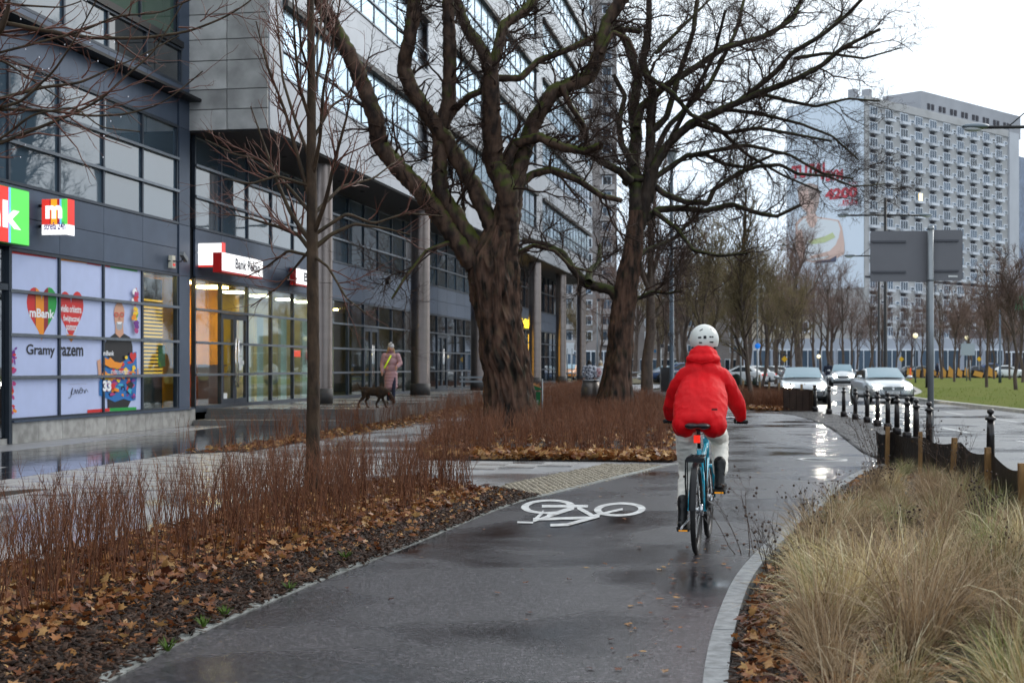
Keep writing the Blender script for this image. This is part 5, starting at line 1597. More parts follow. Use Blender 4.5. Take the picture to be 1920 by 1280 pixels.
# rows of background trees: a few kinds, copied
def proto_tree(seed, h, spread, nl, mat_tw, trunk_r, fork=.3, upright=.5, dens=1.0, th=.72, lf=1.0):
    g = np.random.default_rng(seed)
    n = 7
    tr = np.zeros((1, n, 3)); tr[0, :, 2] = np.linspace(-.2, h * th, n); tr[0, 1:, :2] = np.cumsum(g.normal(size=(n - 1, 2)) * .12, 0)
    Rt = np.linspace(trunk_r, trunk_r * .38, n)[None]
    P1, R1 = grow(tr, Rt, nl, h * .28 * lf, h * .50 * lf, .5, .03, 8, upright, .2, fork, (.35, .75), g)
    P2, R2 = grow(P1, R1, int(nl * 6 * dens), h * .10, h * .26, .55, .02, 6, .25, .2, .15, (.35, .8), g)
    P3, R3 = grow(P2, R2, int(nl * 32 * dens), h * .05, h * .14, .6, .017, 5, .12, .22, .1, (.4, .9), g, .8)
    P4, R4 = grow(P3, R3, int(nl * 110 * dens), h * .022, h * .075, .8, .0085, 4, .05, .25, .1, (.4, 1.0), g, .6)
    a = join_np([batch_tubes(tr, Rt, 9), batch_tubes(P1, R1, 6)])
    b = join_np([batch_tubes(P2, R2, 4), batch_tubes(P3, R3, 3), batch_tubes(P4, R4, 3)])
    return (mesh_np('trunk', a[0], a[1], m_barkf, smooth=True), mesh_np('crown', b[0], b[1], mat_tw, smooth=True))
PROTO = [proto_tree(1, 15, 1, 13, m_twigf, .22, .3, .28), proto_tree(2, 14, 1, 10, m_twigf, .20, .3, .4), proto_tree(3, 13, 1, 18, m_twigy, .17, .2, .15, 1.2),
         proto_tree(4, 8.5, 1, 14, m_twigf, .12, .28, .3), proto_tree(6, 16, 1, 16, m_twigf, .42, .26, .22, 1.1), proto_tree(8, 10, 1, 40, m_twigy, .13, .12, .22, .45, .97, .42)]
def place_tree(px, Y, k, s, label, group=None, z=0):
    t = thing('bare_tree', label, 'tree', ((px - 960) * Y / F, Y, z), group, random.uniform(0, 6.28))
    t.scale = (s, s, s * random.uniform(.93, 1.07))
    link('trunk', PROTO[k][0], t); link('crown', PROTO[k][1], t)
    return t
place_tree(1413, 50.5, 5, .76, 'slim upright tree with olive yellow twigs in the shrub bed beside the rider')
place_tree(1213, 88, 4, .95, 'thick old tree just behind the dark leaning tree')
place_tree(1330, 96, 2, .9, 'olive twiggy tree directly behind the white helmet')
place_tree(1290, 104, 1, .95, 'dark bare tree left of the helmet behind the lamp post')
place_tree(1500, 128, 4, .88, 'broad dark double tree rising behind the silver car')
place_tree(1557, 135, 1, .9, 'forked tree behind the gap between the two front cars')
place_tree(1630, 150, 1, .82, 'forked bare tree behind the dark twin poles')
place_tree(1766, 150, 1, .78, 'forked tree right of the grey road sign post behind the barrier')
for px, Y, k, s, z, lab in ((1905, 83, 3, 1.0, .07, 'nearest of the slim lawn trees at the right edge'), (1850, 93, 3, .92, .07, 'slim lawn tree with a dark trunk foot, left of the nearest one'),
                         (1789, 125, 3, .95, .07, 'slim lawn tree closest to the road sign post'), (1819, 139, 3, 1.0, .07, 'slim lawn tree in front of the pale road sign'),
                         (1864, 152, 3, 1.05, .07, 'slim lawn tree in front of the blue van'), (1893, 149, 3, 1.0, .07, 'slim lawn tree in front of the white car'), (1917, 120, 3, 1.1, .07, 'slim lawn tree cut by the right edge')):
    place_tree(px, Y, k, s, lab, 'slim trees on the lawn', z)
GRP = 'bare trees beyond the avenue'
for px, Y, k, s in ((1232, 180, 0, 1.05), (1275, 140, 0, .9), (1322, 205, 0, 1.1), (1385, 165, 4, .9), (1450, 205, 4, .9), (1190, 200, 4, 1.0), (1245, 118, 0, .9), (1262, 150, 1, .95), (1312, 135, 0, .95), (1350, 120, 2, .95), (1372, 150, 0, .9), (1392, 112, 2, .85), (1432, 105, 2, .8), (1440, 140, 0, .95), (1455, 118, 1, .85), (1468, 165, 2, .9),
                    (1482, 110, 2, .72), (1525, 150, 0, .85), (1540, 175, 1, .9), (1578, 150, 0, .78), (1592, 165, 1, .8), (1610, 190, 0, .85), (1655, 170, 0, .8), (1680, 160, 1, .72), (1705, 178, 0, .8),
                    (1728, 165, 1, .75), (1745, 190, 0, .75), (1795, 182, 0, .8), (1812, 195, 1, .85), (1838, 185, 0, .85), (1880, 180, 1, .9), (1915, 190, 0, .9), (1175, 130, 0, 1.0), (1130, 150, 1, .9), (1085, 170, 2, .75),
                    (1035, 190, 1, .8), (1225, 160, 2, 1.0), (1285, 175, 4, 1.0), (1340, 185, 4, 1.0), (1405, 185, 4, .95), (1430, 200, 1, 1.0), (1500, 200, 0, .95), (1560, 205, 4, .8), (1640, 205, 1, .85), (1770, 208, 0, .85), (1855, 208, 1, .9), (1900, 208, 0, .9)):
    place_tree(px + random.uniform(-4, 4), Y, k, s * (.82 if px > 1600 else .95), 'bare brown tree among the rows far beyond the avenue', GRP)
# trees out of the picture to the right, seen in the mirror glass
for x, y, k, s in ((11.5, 12, 4, .8), (16, 24, 0, .9), (24, 38, 4, .95), (29, 58, 0, 1.0), (38, 78, 4, 1.0), (9, 2, 0, .8)):
    t = thing('bare_tree', 'bare roadside tree across the road, out of the picture to the right', 'tree', (x, y, 0), 'trees across the road', random.uniform(0, 6)); t.scale = (s, s, s)
    link('trunk', PROTO[k][0], t); link('crown', PROTO[k][1], t)
# ============================================================ SHRUB BEDS, LEAVES, GRASSES
m_stem = M('red_brown_stem', (.1, .03, .02), .5, spec=.15, attr=[(.062, .024, .014), (.15, .056, .030), (.24, .105, .055), (.10, .05, .033)], var=.2, vscale=8)
m_leaf = M('fallen_leaf', (.3, .15, .05), .38, attr=[(.075, .024, .014), (.20, .065, .024), (.34, .14, .045), (.56, .33, .13), (.13, .055, .03)], var=.35, vscale=30, spec=.25, transl=.2)
m_mulch = M('bark_mulch', (.03, .02, .015), .5, attr=[(.010, .006, .005), (.025, .014, .010), (.06, .03, .018), (.015, .009, .007)], spec=.12)
def shrubs(poly, nplants, stems, h, seed, label, sides=3, twigs=4, rad=.0032, spread=.12, jitter=.18):
    g = np.random.default_rng(seed)
    c = sample_poly(poly, nplants, g)
    c = np.repeat(c, stems, axis=0); T = len(c)
    base = c + g.normal(size=(T, 2)) * .035
    hh = h * g.uniform(1 - jitter * 1.6, 1 + jitter, T)
    N = 7
    d = np.stack([g.normal(size=T) * spread, g.normal(size=T) * spread, np.ones(T)], 1); d = norm(d)
    pts = np.empty((T, N, 3)); pts[:, 0, :2] = base; pts[:, 0, 2] = -.01
    st = (hh / (N - 1))[:, None]
    for k in range(1, N):
        pts[:, k] = pts[:, k - 1] + d * st
        d = norm(d + g.normal(size=(T, 3)) * [.10, .10, .02] + [0, 0, .06])
    R = rad * g.uniform(.7, 1.25, T)[:, None] * np.linspace(1.2, .35, N)[None]
    a = [batch_tubes(pts, R, sides)]
    tint = [g.random(T)[a[0][2]]]
    if twigs:
        P2, R2 = grow(pts, R, T * twigs, h * .14, h * .38, .75, rad * .45, 4, .35, .16, .35, (.35, .75), g, 0)
        b = batch_tubes(P2, R2, 3); a.append(b); tint.append(g.random(T * twigs)[b[2]])
    v, f, _t = join_np(a)
    o = npobj('bare_shrubs', mesh_np('bare_shrubs', v, f, m_stem, np.concatenate(tint), True), None, (c[:, 0].mean(), c[:, 1].mean(), 0))
    tag(o, label, 'shrubs', None, 'stuff')
def shrink(poly, f):
    c = np.mean(np.array([(p[0], p[1]) for p in poly]), 0); return [(c[0] + (p[0] - c[0]) * f, c[1] + (p[1] - c[1]) * f) for p in poly]
B1S = [(-4.7, 5.6), (-4.25, 7.0), (-3.85, 9.6), (-3.05, 13.0), (-2.5, 16.4), (-1.35, 18.4), (-1.0, 17.7), (-.45, 16.7), (-.75, 15.3), (-1.1, 13.8), (-1.65, 12.0), (-2.2, 10.2), (-2.55, 8.8), (-2.9, 7.0), (-3.1, 5.6)]
shrubs(B1S, 430, 4, .64, 31, 'bare reddish shrub stems filling the near bed around the young tree', 4, 6, .0034)
B2S = [(2.25, 22.6), (-1.35, 23.1), (-1.7, 26), (-1.6, 31), (-.9, 38), (.3, 46), (2.0, 60), (5.7, 62), (5.4, 52), (4.9, 44), (3.75, 32), (2.9, 26)]
shrubs(B2S, 1500, 6, .56, 32, 'dense brown bare shrubs filling the middle bed under the big trees', 3, 3, .0046)
shrubs([(7.95, 48.2), (8.7, 46.8), (9.5, 46.9), (9.8, 52), (9.8, 60), (8.5, 61), (8.3, 56)], 500, 6, .6, 33, 'brown shrubs in the far bed edged with timber stakes right of the rider', 3, 2, .006)
shrubs(STRIP, 330, 5, .62, 34, 'thin line of bare shrubs between the walkway and the bank terrace', 3, 3, .0045)
shrubs(STRIP2, 300, 5, .6, 35, 'bare shrub strip by the far steel columns', 3, 2, .007)
shrubs([(2.2, 63), (5.5, 63), (6.2, 85), (1.0, 85), (.5, 72)], 500, 5, .55, 36, 'low brown shrubs behind the grey litter bin', 3, 2, .008)

LEAF = np.array([(0, -.5, 0), (.12, -.28, .02), (.42, -.34, .09), (.30, -.08, .05), (.50, .16, .12), (.22, .16, .03), (.0, .52, .09), (-.22, .16, .04), (-.48, .18, .10), (-.30, -.06, .05), (-.40, -.34, .08), (-.12, -.28, .02)])
LF = np.array([(0, 1, 3, 9), (1, 2, 3, 3), (3, 4, 5, 5), (3, 5, 7, 9), (5, 6, 7, 7), (7, 8, 9, 9), (9, 10, 11, 11), (0, 9, 11, 11)])
def leaves(poly, n, s0, s1, seed, label, zmax=.05, xy=None, tilt=.45, tb=None):
    g = np.random.default_rng(seed)
    c = sample_poly(poly, n, g) if xy is None else xy; n = len(c)
    s = g.uniform(s0, s1, n); th = g.uniform(0, 6.28, n); cu = g.uniform(-1.5, 2.4, n)
    L_ = np.repeat(LEAF[None], n, 0) * s[:, None, None]
    L_[:, :, 0] *= g.uniform(.6, 1.1, n)[:, None]
    L_[:, :, 2] *= cu[:, None]
    L_ += g.normal(size=L_.shape) * s[:, None, None] * .035
    a = g.normal(size=n) * tilt; b = g.normal(size=n) * tilt
    def rot(V, ang, i, j):
        c_, s_ = np.cos(ang)[:, None], np.sin(ang)[:, None]; x = V[:, :, i] * c_ - V[:, :, j] * s_; y = V[:, :, i] * s_ + V[:, :, j] * c_; V[:, :, i] = x; V[:, :, j] = y
    rot(L_, a, 1, 2); rot(L_, b, 0, 2); rot(L_, th, 0, 1)
    L_[:, :, 0] += c[:, 0:1]; L_[:, :, 1] += c[:, 1:2]; L_[:, :, 2] += (g.random(n) * zmax)[:, None] + .012
    L_[:, :, 2] = np.maximum(L_[:, :, 2], .006)
    tris = np.array([(0, 1, 11), (1, 2, 3), (1, 3, 9), (1, 9, 11), (9, 10, 11), (3, 4, 5), (3, 5, 7), (3, 7, 9), (7, 8, 9), (5, 6, 7)])
    Fc = (np.arange(n)[:, None, None] * 12 + tris[None]).reshape(-1, 3)
    tint = g.random(n) if tb is None else np.clip(g.normal(tb, .25, n), 0, 1)
    o = npobj('fallen_leaves', mesh_np('fallen_leaves', L_.reshape(-1, 3), Fc, m_leaf, np.repeat(tint, 12)), None, (c[:, 0].mean(), c[:, 1].mean(), 0))
    tag(o, label, 'leaves', None, 'stuff')
LB = [(-4.7, 5.6), (-4.25, 7.0), (-3.85, 9.6), (-3.05, 13.0), (-2.5, 16.4), (-1.35, 18.4), (-.2, 16.6), (-.4, 15.3), (-.8, 13.8), (-1.35, 12.0), (-1.85, 10.2), (-2.2, 8.8), (-2.55, 7.0), (-2.7, 5.6)]
leaves(BED1, 4000, .035, .085, 40, 'small torn leaves scattered over the dark bark chips', .03, tb=.4)
leaves(LB, 6500, .045, .105, 41, 'brown and orange fallen leaves between the near shrub stems', .055, tb=.36)
leaves(BED2, 5200, .09, .17, 42, 'fallen leaves under the middle shrub bed', .05, tb=.4)
fr = [(2.58, 21.68), (-1.4, 22.35), (-1.45, 23.6), (2.6, 23.3)]
leaves(fr, 1100, .10, .21, 43, 'band of pale orange leaves along the front of the middle shrub bed', .1, tb=.55)
leaves([(7.8, 47.4), (8.6, 45.8), (9.7, 46.3), (9.4, 47.6), (8.2, 49)], 900, .12, .22, 44, 'fallen leaves at the front of the far timber edged bed', .1, tb=.45)
leaves(STRIP, 2600, .07, .15, 45, 'fallen leaves along the shrub strip by the terrace', .05, tb=.5)
leaves([sv(23, -8.9), sv(34, -8.85), sv(50, -9.75), sv(66, -10.3), sv(66, -9.9), sv(50, -9.2), sv(34, -8.3), sv(23, -8.5)], 800, .06, .13, 46, 'scattered leaves at the walkway edge of the shrub strip', .02, tb=.6)
leaves([(.8, 5.2), (1.05, 6.6), (1.42, 8.4), (1.86, 10.1), (2.6, 12.4), (3.2, 14.0), (3.5, 14), (2.9, 11.5), (2.3, 9), (1.9, 6), (1.8, 5.2)], 2600, .04, .10, 47, 'wet brown leaves between the kerb and the grasses', .035, tb=.28)
leaves(GRASS, 2600, .04, .10, 49, 'brown leaves lying between the grass clumps', .05, tb=.35)
# loose leaves on the tarmac and paving
xy = np.concatenate([sample_poly([(-1.4, 8), (1.2, 8), (2.4, 13), (4, 20), (2.6, 21), (0.3, 15)], 60), sample_poly([(.3, 6.7), (.82, 6.7), (1.55, 10.2), (2.2, 12.6), (1.5, 12.2), (.9, 9.5)], 70), sample_poly([(-7.5, 15), (-3.6, 12), (-1.6, 20), (-4.5, 26)], 60)])
leaves(None, 0, .025, .06, 48, 'a few small wet leaves and bits lying on the path', .0, xy, .08, tb=.35)

def mulch(poly, n, seed, label):
    g = np.random.default_rng(seed); c = sample_poly(poly, n, g)
    L = g.uniform(.02, .075, n); W = g.uniform(.008, .024, n); H = g.uniform(.003, .008, n); th = g.uniform(0, 6.28, n); pt = g.normal(size=n) * .3
    V = np.empty((n, 8, 3)); k = 0
    for z in (-1, 1):
        for x, y in ((-1, -1), (1, -1), (1, 1), (-1, 1)):
            lx, ly, lz = x * L / 2, y * W / 2 * (1 if z < 0 else .7), z * H / 2 + x * L / 2 * np.sin(pt)
            V[:, k, 0] = c[:, 0] + lx * np.cos(th) - ly * np.sin(th); V[:, k, 1] = c[:, 1] + lx * np.sin(th) + ly * np.cos(th)
            V[:, k, 2] = lz + .014; k += 1
    V[:, :, 2] += (g.random(n) * .022)[:, None]
    f = np.array([(4, 5, 6, 7), (0, 1, 5, 4), (1, 2, 6, 5), (2, 3, 7, 6), (3, 0, 4, 7)])
    Fc = (np.arange(n)[:, None, None] * 8 + f[None]).reshape(-1, 4)
    o = npobj('bark_chips', mesh_np('bark_chips', V.reshape(-1, 3), Fc, m_mulch, np.repeat(g.random(n), 8)), None, (c[:, 0].mean(), c[:, 1].mean(), 0))
    tag(o, label, 'bark chips', None, 'stuff')
mulch([(x, y) for x, y in PATH_L if 5.5 < y < 16.2] + [(-.2, 17), (-.7, 16.2), (-1.3, 14), (-2.1, 11.5), (-2.75, 9), (-3.1, 7), (-3.4, 5.5)], 15000, 51, 'dark wet bark chips along the edge of the near bed')
mulch([(.72, 5.2), (1.36, 8.4), (2.48, 12.4), (3.2, 12.4), (2.4, 9), (2.0, 5.2)], 4000, 52, 'dark bark chips beside the pale kerb')

# ornamental grasses
m_grass = M('dry_grass_blade', (.4, .3, .14), .5, attr=[(.52, .39, .20), (.74, .61, .36), (.20, .12, .055), (.90, .80, .56), (.24, .22, .07), (.58, .43, .21), (.06, .038, .02)], var=.2, vscale=3, spec=.12, objrand=.4, transl=.12)
m_grassg = M('greenish_grass_blade', (.4, .4, .14), .5, attr=[(.12, .17, .035), (.32, .33, .13), (.58, .55, .33), (.18, .21, .06)], var=.25, vscale=3, spec=.12, objrand=.2, transl=.4)
m_grassb = M('tan_grass_blade', (.4, .3, .14), .5, attr=[(.28, .18, .095), (.45, .32, .19), (.16, .10, .06), (.60, .48, .33)], var=.25, vscale=3, spec=.12, objrand=.2, transl=.35)
m_plume = M('grass_plume', (.42, .32, .2), .8, attr=[(.50, .37, .22), (.36, .25, .15), (.58, .45, .30)])
def grass_clump(seed, blades, h, r0):
    g = np.random.default_rng(seed); N = 7; T = blades
    an = g.uniform(0, 6.28, T); rr = r0 * np.sqrt(g.random(T))
    base = np.stack([np.cos(an) * rr, np.sin(an) * rr, np.zeros(T)], 1)
    an2 = an + g.normal(size=T) * .7
    out = np.stack([np.cos(an2), np.sin(an2), np.zeros(T)], 1)
    lean = g.uniform(.1, 1.0, T) ** 1.1
    L = h * g.uniform(.35, 1.3, T); arc = g.uniform(.1, 1.25, T)
    pts = np.empty((T, N, 3)); pts[:, 0] = base
    for k in range(1, N):
        f = k / (N - 1)
        ang = lean * .75 + f * f * (.9 + lean * 1.1) * arc
        d = out * np.sin(ang)[:, None] + np.array([0, 0, 1.]) * np.cos(ang)[:, None]
        d += g.normal(size=(T, 3)) * .11
        pts[:, k] = pts[:, k - 1] + d * (L / (N - 1))[:, None]
    pts[:, :, 2] = np.maximum(pts[:, :, 2], .01)
    side = norm(np.cross(out, [0, 0, 1.]) + g.normal(size=(T, 3)) * .4)
    W = (g.uniform(.0010, .0034, T))[:, None] * np.array([1, 1, .95, .85, .7, .45, .1])[None]
    v, f, t = batch_ribbons(pts, W, side)
    tint = g.random(T)
    me = mesh_np('blades', v, f, m_grass, tint[t])
    # plumes on thin stalks
    K = max(6, int(blades * .018)); an = g.uniform(0, 6.28, K); o_ = np.stack([np.cos(an), np.sin(an), np.zeros(K)], 1)
    q = np.empty((K, 9, 3)); q[:, 0] = o_ * r0 * .4; L = h * g.uniform(.9, 1.2, K); le = g.uniform(.1, .7, K)
    for k in range(1, 9):
        f_ = k / 8; a_ = le * .5 + f_ ** 2 * (.5 + le)
        q[:, k] = q[:, k - 1] + (o_ * np.sin(a_)[:, None] + np.array([0, 0, 1.]) * np.cos(a_)[:, None]) * (L / 8)[:, None]
    R = np.full((K, 9), .0011)
    s_ = batch_tubes(q, R, 3)
    # plume bristles
    B = 60; idx = np.repeat(np.arange(K), B); f_ = g.random(K * B)
    p0 = q[idx, 6] * (1 - f_)[:, None] + q[idx, 8] * f_[:, None]; tg = norm(q[idx, 8] - q[idx, 6])
    dr = norm(tg * 1.3 + g.normal(size=(K * B, 3)) * .8)
    bl = .022 * g.uniform(.5, 1.2, K * B)
    pp = np.stack([p0, p0 + dr * bl[:, None] * .6, p0 + dr * bl[:, None]], 1)
    sd = norm(np.cross(dr, g.normal(size=(K * B, 3))))
    b_ = batch_ribbons(pp, np.array([[.0007, .0006, .0001]]) * np.ones((K * B, 1)), sd)
    v2, f2, t2 = join_np([s_, b_])
    me2 = mesh_np('plumes', v2, f2, m_plume, g.random(len(v2)) * .0 + g.random(K).repeat(1)[np.concatenate([s_[2], idx[b_[2]]])])
    return me, me2
GP = [grass_clump(60 + i, n, h, r) for i, (n, h, r) in enumerate(((760, .52, .12), (620, .60, .10), (700, .46, .13), (480, .56, .08)))]
def gin(x, y): return bool(inpoly(np.array([[x, y]]), GRASS)[0])
gg = np.random.default_rng(77); spots = []
tries = 0
while tries < 6000 and len(spots) < 92:
    tries += 1
    y = 5.6 + (20.2 - 5.6) * gg.random() ** 1.15; x = gg.uniform(.8, 5.6)
    if not gin(x, y): continue
    xk = np.interp(y, [p[1] for p in PATH_R], [p[0] for p in PATH_R])
    if x - xk < .42 + .16 * gg.random() or not gin(min(x + .12, 9), y): continue
    if any((x - a) ** 2 + (y - b) ** 2 < .45 ** 2 for a, b in spots): continue
    spots.append((x, y))
for i, (x, y) in enumerate(spots):
    k = int(gg.integers(4))
    t = thing('grass_clump', 'arching straw coloured grass clump in the bed between the kerb and the black fence', 'grass clump', (x, y, 0), 'dry ornamental grass clumps in the roadside bed', gg.uniform(0, 6.28))
    s = gg.uniform(.68, 1.16) * float(np.interp(y, [6, 9, 12, 16, 20], [1.0, .95, .78, .55, .45])); t.scale = (s, s, s * gg.uniform(.85, 1.1))
    t.rotation_euler = (gg.normal() * .13, gg.normal() * .13, gg.uniform(0, 6.28))
    b_ = link('blades', GP[k][0], t); link('plumes', GP[k][1], t)
    kind_ = gg.random()
    if kind_ < .5:
        b_.material_slots[0].link = 'OBJECT'; b_.material_slots[0].material = m_grassg if kind_ < .08 else m_grassb
        t['label'] = 'greenish grass clump among the straw coloured ones' if kind_ < .08 else 'darker tan brown grass clump among the straw coloured ones'
# dead flower stalks standing in the grass
m_weed = M('dead_stalk', (.06, .035, .025), .6, var=.4, vscale=10)
def weed(px, ytop, Y, n, seed, label, lean=.35, heads=True, spread=.18):
    g = np.random.default_rng(seed); base = Vector(((px - 960) * Y / F, Y, 0)); h = CH - (ytop - HY) * Y / F
    t = thing('dead_weed', label, 'plant', base)
    pts = np.empty((n, 9, 3)); pts[:, 0] = np.array(base) + np.concatenate([g.normal(size=(n, 2)) * .05, np.zeros((n, 1))], 1)
    d = norm(np.concatenate([g.normal(size=(n, 2)) * spread + [lean * .2, 0], np.ones((n, 1))], 1))
    for k in range(1, 9):
        pts[:, k] = pts[:, k - 1] + d * h * g.uniform(.09, .14, n)[:, None]; d = norm(d + g.normal(size=(n, 3)) * .12)
    R = np.linspace(.0038, .0018, 9)[None].repeat(n, 0)
    P2, R2 = grow(pts, R, n * 7, .09, .34, .65, .0014, 5, .15, .2, .3, (.4, 1.0), g)
    P3, R3 = grow(P2, R2, n * 16, .03, .14, .8, .0011, 4, .1, .25, .2, (.4, 1.0), g)
    v, f, _t = join_np([batch_tubes(pts, R, 5), batch_tubes(P2, R2, 3), batch_tubes(P3, R3, 3)])
    npobj('stalks', mesh_np('stalks', v, f, m_weed, smooth=True), t)
    if heads:
        mb = MB()
        for i in g.choice(len(P3), min(len(P3), n * 6), replace=False):
            r = g.uniform(.005, .012); mb.ell(P3[i, -1], (r, r, r), None, 6, 4)
        mb.build('seed_heads', m_weed, t, True)
weed(1500, 940, 12.2, 9, 1, 'dead dark flower stalks by the kerb bend', .5)
weed(1560, 905, 13.5, 8, 2, 'dead stalks with curled leaves right of the kerb bend', .3)
weed(1640, 870, 15.5, 9, 3, 'tall dead stalks in front of the wet reflection', .3)
weed(1545, 1010, 10.5, 9, 4, 'brown branching stalks in the middle of the grasses', .4)
weed(1620, 1030, 10.0, 8, 5, 'dark seed head stalks among the near grasses', .6)
weed(1830, 920, 11.5, 10, 6, 'brown withered flower cluster near the black fence', .1, spread=.1)
weed(1790, 800, 15.8, 7, 7, 'thin dry stalks rising above the black fence beside the sign post', .8)
weed(1650, 760, 18.5, 7, 8, 'fine dry stalks standing at the end of the black fence', -.4)
weed(1400, 890, 11.0, 4, 9, 'a few hair thin stalks leaning over the path beside the rider', -.9, spread=.3)
weed(1455, 960, 9.5, 6, 10, 'thin dry stalks leaning over the kerb', -.5, spread=.25)
weed(1690, 985, 11.8, 9, 12, 'dark clump of stalks deep in the grasses', .2)
weed(1885, 1010, 9.0, 7, 13, 'dark stalks at the right edge among grasses', -.2)
weed(1745, 775, 17.8, 6, 14, 'wispy stalks with seed dots in front of the grey sign post', .5)

# small green weeds at the path edge
m_green = M('fresh_weed', (.07, .12, .02), .6, spec=.1, var=.3, vscale=20)
for i, (px, py) in enumerate(((660, 1052), (400, 1180), (440, 1160), (560, 1112), (665, 1050), (870, 945), (335, 1225))):
    g = np.random.default_rng(i); b = G(px, py); n = 26
    an = g.uniform(0, 6.28, n); out = np.stack([np.cos(an), np.sin(an), np.zeros(n)], 1); pts = np.empty((n, 4, 3)); pts[:, 0] = np.array(b) + [-.06, .02, .01] + out * .01
    for k in range(1, 4): pts[:, k] = pts[:, k - 1] + (out * (.25 + .3 * k) + [0, 0, 1.0]) * .018 * g.uniform(.6, 1.4, n)[:, None]
    v, f, _t = batch_ribbons(pts, np.array([[.0015, .004, .003, .0003]]) * np.ones((n, 1)), norm(np.cross(out, [0, 0, 1.])))
    o = npobj('weed_tuft', mesh_np('weed_tuft', v, f, m_green), None, (b.x, b.y, 0))
    tag(o, 'little green weed tuft growing along the edge of the bark chips', 'weed', 'green weed tufts beside the path edging')
# lawn grass blades near edge (short)
g = np.random.default_rng(3); c = sample_poly(LAWN, 26000, g); c = c[(c[:, 1] < 90) & (c[:, 0] < c[:, 1] * .42 + 2)]; n = len(c)
pts = np.empty((n, 3, 3)); pts[:, 0, :2] = c; pts[:, 0, 2] = .06; dd = norm(np.concatenate([g.normal(size=(n, 2)) * .5, np.ones((n, 1))], 1)); hh = g.uniform(.04, .10, n)[:, None]
pts[:, 1] = pts[:, 0] + dd * hh; pts[:, 2] = pts[:, 1] + dd * hh * .6
v, f, _t = batch_ribbons(pts, np.array([[.007, .006, .002]]) * np.ones((n, 1)), norm(np.cross(dd, g.normal(size=(n, 3)))))
o = npobj('lawn_grass', mesh_np('lawn_grass', v, f, M('lawn_blade', (.11, .165, .008), .8, col2=(.14, .17, .018), vscale=1.0, spec=.05)), None, (30, 60, 0)); tag(o, 'short green grass of the lawn', 'grass', None, 'stuff')
# ============================================================ RIDER AND BICYCLE
BO0 = Vector((1.435, 11.06, 0)); bf = Vector((.216, .976, 0)).normalized(); br = Vector((bf.y, -bf.x, 0))
RB = Matrix((br, bf, ZD)).transposed()
def B(a, b, c): return BO0 + bf * a + br * b + ZD * c
bike = thing('bicycle', 'turquoise city bicycle with black rear rack ridden along the wet path', 'bicycle', BO0)
m_tyre = M('tyre_rubber', (.015, .015, .016), .55, bump=.2, bscale=150)
m_rim = M('dark_rim', (.03, .03, .033), .3, .6)
m_spoke = M('spoke_steel', (.5, .5, .5), .25, 1.0)
m_turq = M('turquoise_paint', (.01, .33, .48), .22, coat=.6)
m_blk = M('black_alloy', (.014, .014, .016), .35, .3)
m_silv = M('silver_alloy', (.55, .56, .58), .25, 1.0)
def wheel(a, c, R=.345):
    ctr = B(a, 0, c)
    w = bpy.data.objects.new('wheel', None); COL.objects.link(w); w.parent = bike; w.location = ctr - BO0
    mb = MB(); V = []; n, k = 56, 10
    for i in range(n):
        t = 2 * math.pi * i / n; o = bf * math.cos(t) + ZD * math.sin(t)
        for j in range(k):
            s = 2 * math.pi * j / k; V.append(ctr + o * (R - .022 + .022 * math.cos(s)) + br * .021 * math.sin(s))
    Fs = [(i * k + j, i * k + (j + 1) % k, ((i + 1) % n) * k + (j + 1) % k, ((i + 1) % n) * k + j) for i in range(n) for j in range(k)]
    mb.add(V, Fs, 0, True).build('tyre', m_tyre, w)
    mb = MB(); V = []; prof = [(-.026, .011), (-.045, .010), (-.052, 0), (-.045, -.010), (-.026, -.011)]
    for i in range(n):
        t = 2 * math.pi * i / n; o = bf * math.cos(t) + ZD * math.sin(t)
        for dr, db in prof: V.append(ctr + o * (R - .012 + dr) + br * db)
    Fs = [(i * 5 + j, i * 5 + (j + 1) % 5, ((i + 1) % n) * 5 + (j + 1) % 5, ((i + 1) % n) * 5 + j) for i in range(n) for j in range(5)]
    mb.add(V, Fs, 0, True).build('rim', m_rim, w)
    mb = MB()
    for i in range(28):
        t = 2 * math.pi * i / 28; o = bf * math.cos(t) + ZD * math.sin(t); t2 = t + .35 * (1 if i % 2 else -1); o2 = bf * math.cos(t2) + ZD * math.sin(t2)
        mb.tube([ctr + o2 * .022 + br * (.028 if (i // 2) % 2 else -.028), ctr + o * (R - .05)], .0013, 4, cap=False)
    mb.build('spokes', m_spoke, w)
    MB().tube([ctr - br * .05, ctr - br * .035, ctr - br * .034, ctr + br * .034, ctr + br * .035, ctr + br * .05], [.01, .01, .022, .022, .01, .01], 14).build('hub', m_silv, w)
    return w
wheel(0, .345); wheel(1.12, .345)
mb = MB()
BBp = B(.44, 0, .29); seat_top = B(.235, 0, .80); head_b = B(.93, 0, .66); head_t = B(.88, 0, .86)
mb.tube([BBp, seat_top], .019, 12)
mb.tube([head_b + ZD * .03, BBp + bf * .02 + ZD * .03], .028, 12)
mb.tube([head_t - ZD * .05, B(.34, 0, .62)], .022, 12)
mb.tube([head_b, head_t], .025, 12)
for s in (-1, 1):
    mb.tube([B(0, .062 * s, .345), B(.12, .062 * s, .335), B(.38, .035 * s, .29), BBp], [.012, .013, .014, .014], 8)
    mb.tube([B(0, .062 * s, .345), B(.08, .060 * s, .47), B(.24, .022 * s, .70)], [.010, .010, .010], 8)
mb.tube([B(.47, -.045, .29), B(.47, .045, .29)], .026, 14)
mb.build('frame', m_turq, bike)
mb = MB()
for s in (-1, 1): mb.tube([B(.95, .05 * s, .62), B(1.02, .055 * s, .5), B(1.12, .055 * s, .345)], [.016, .014, .010], 8)
mb.tube([B(.95, -.06, .62), B(.95, .06, .62)], .018, 8)
mb.build('fork', m_turq, bike)
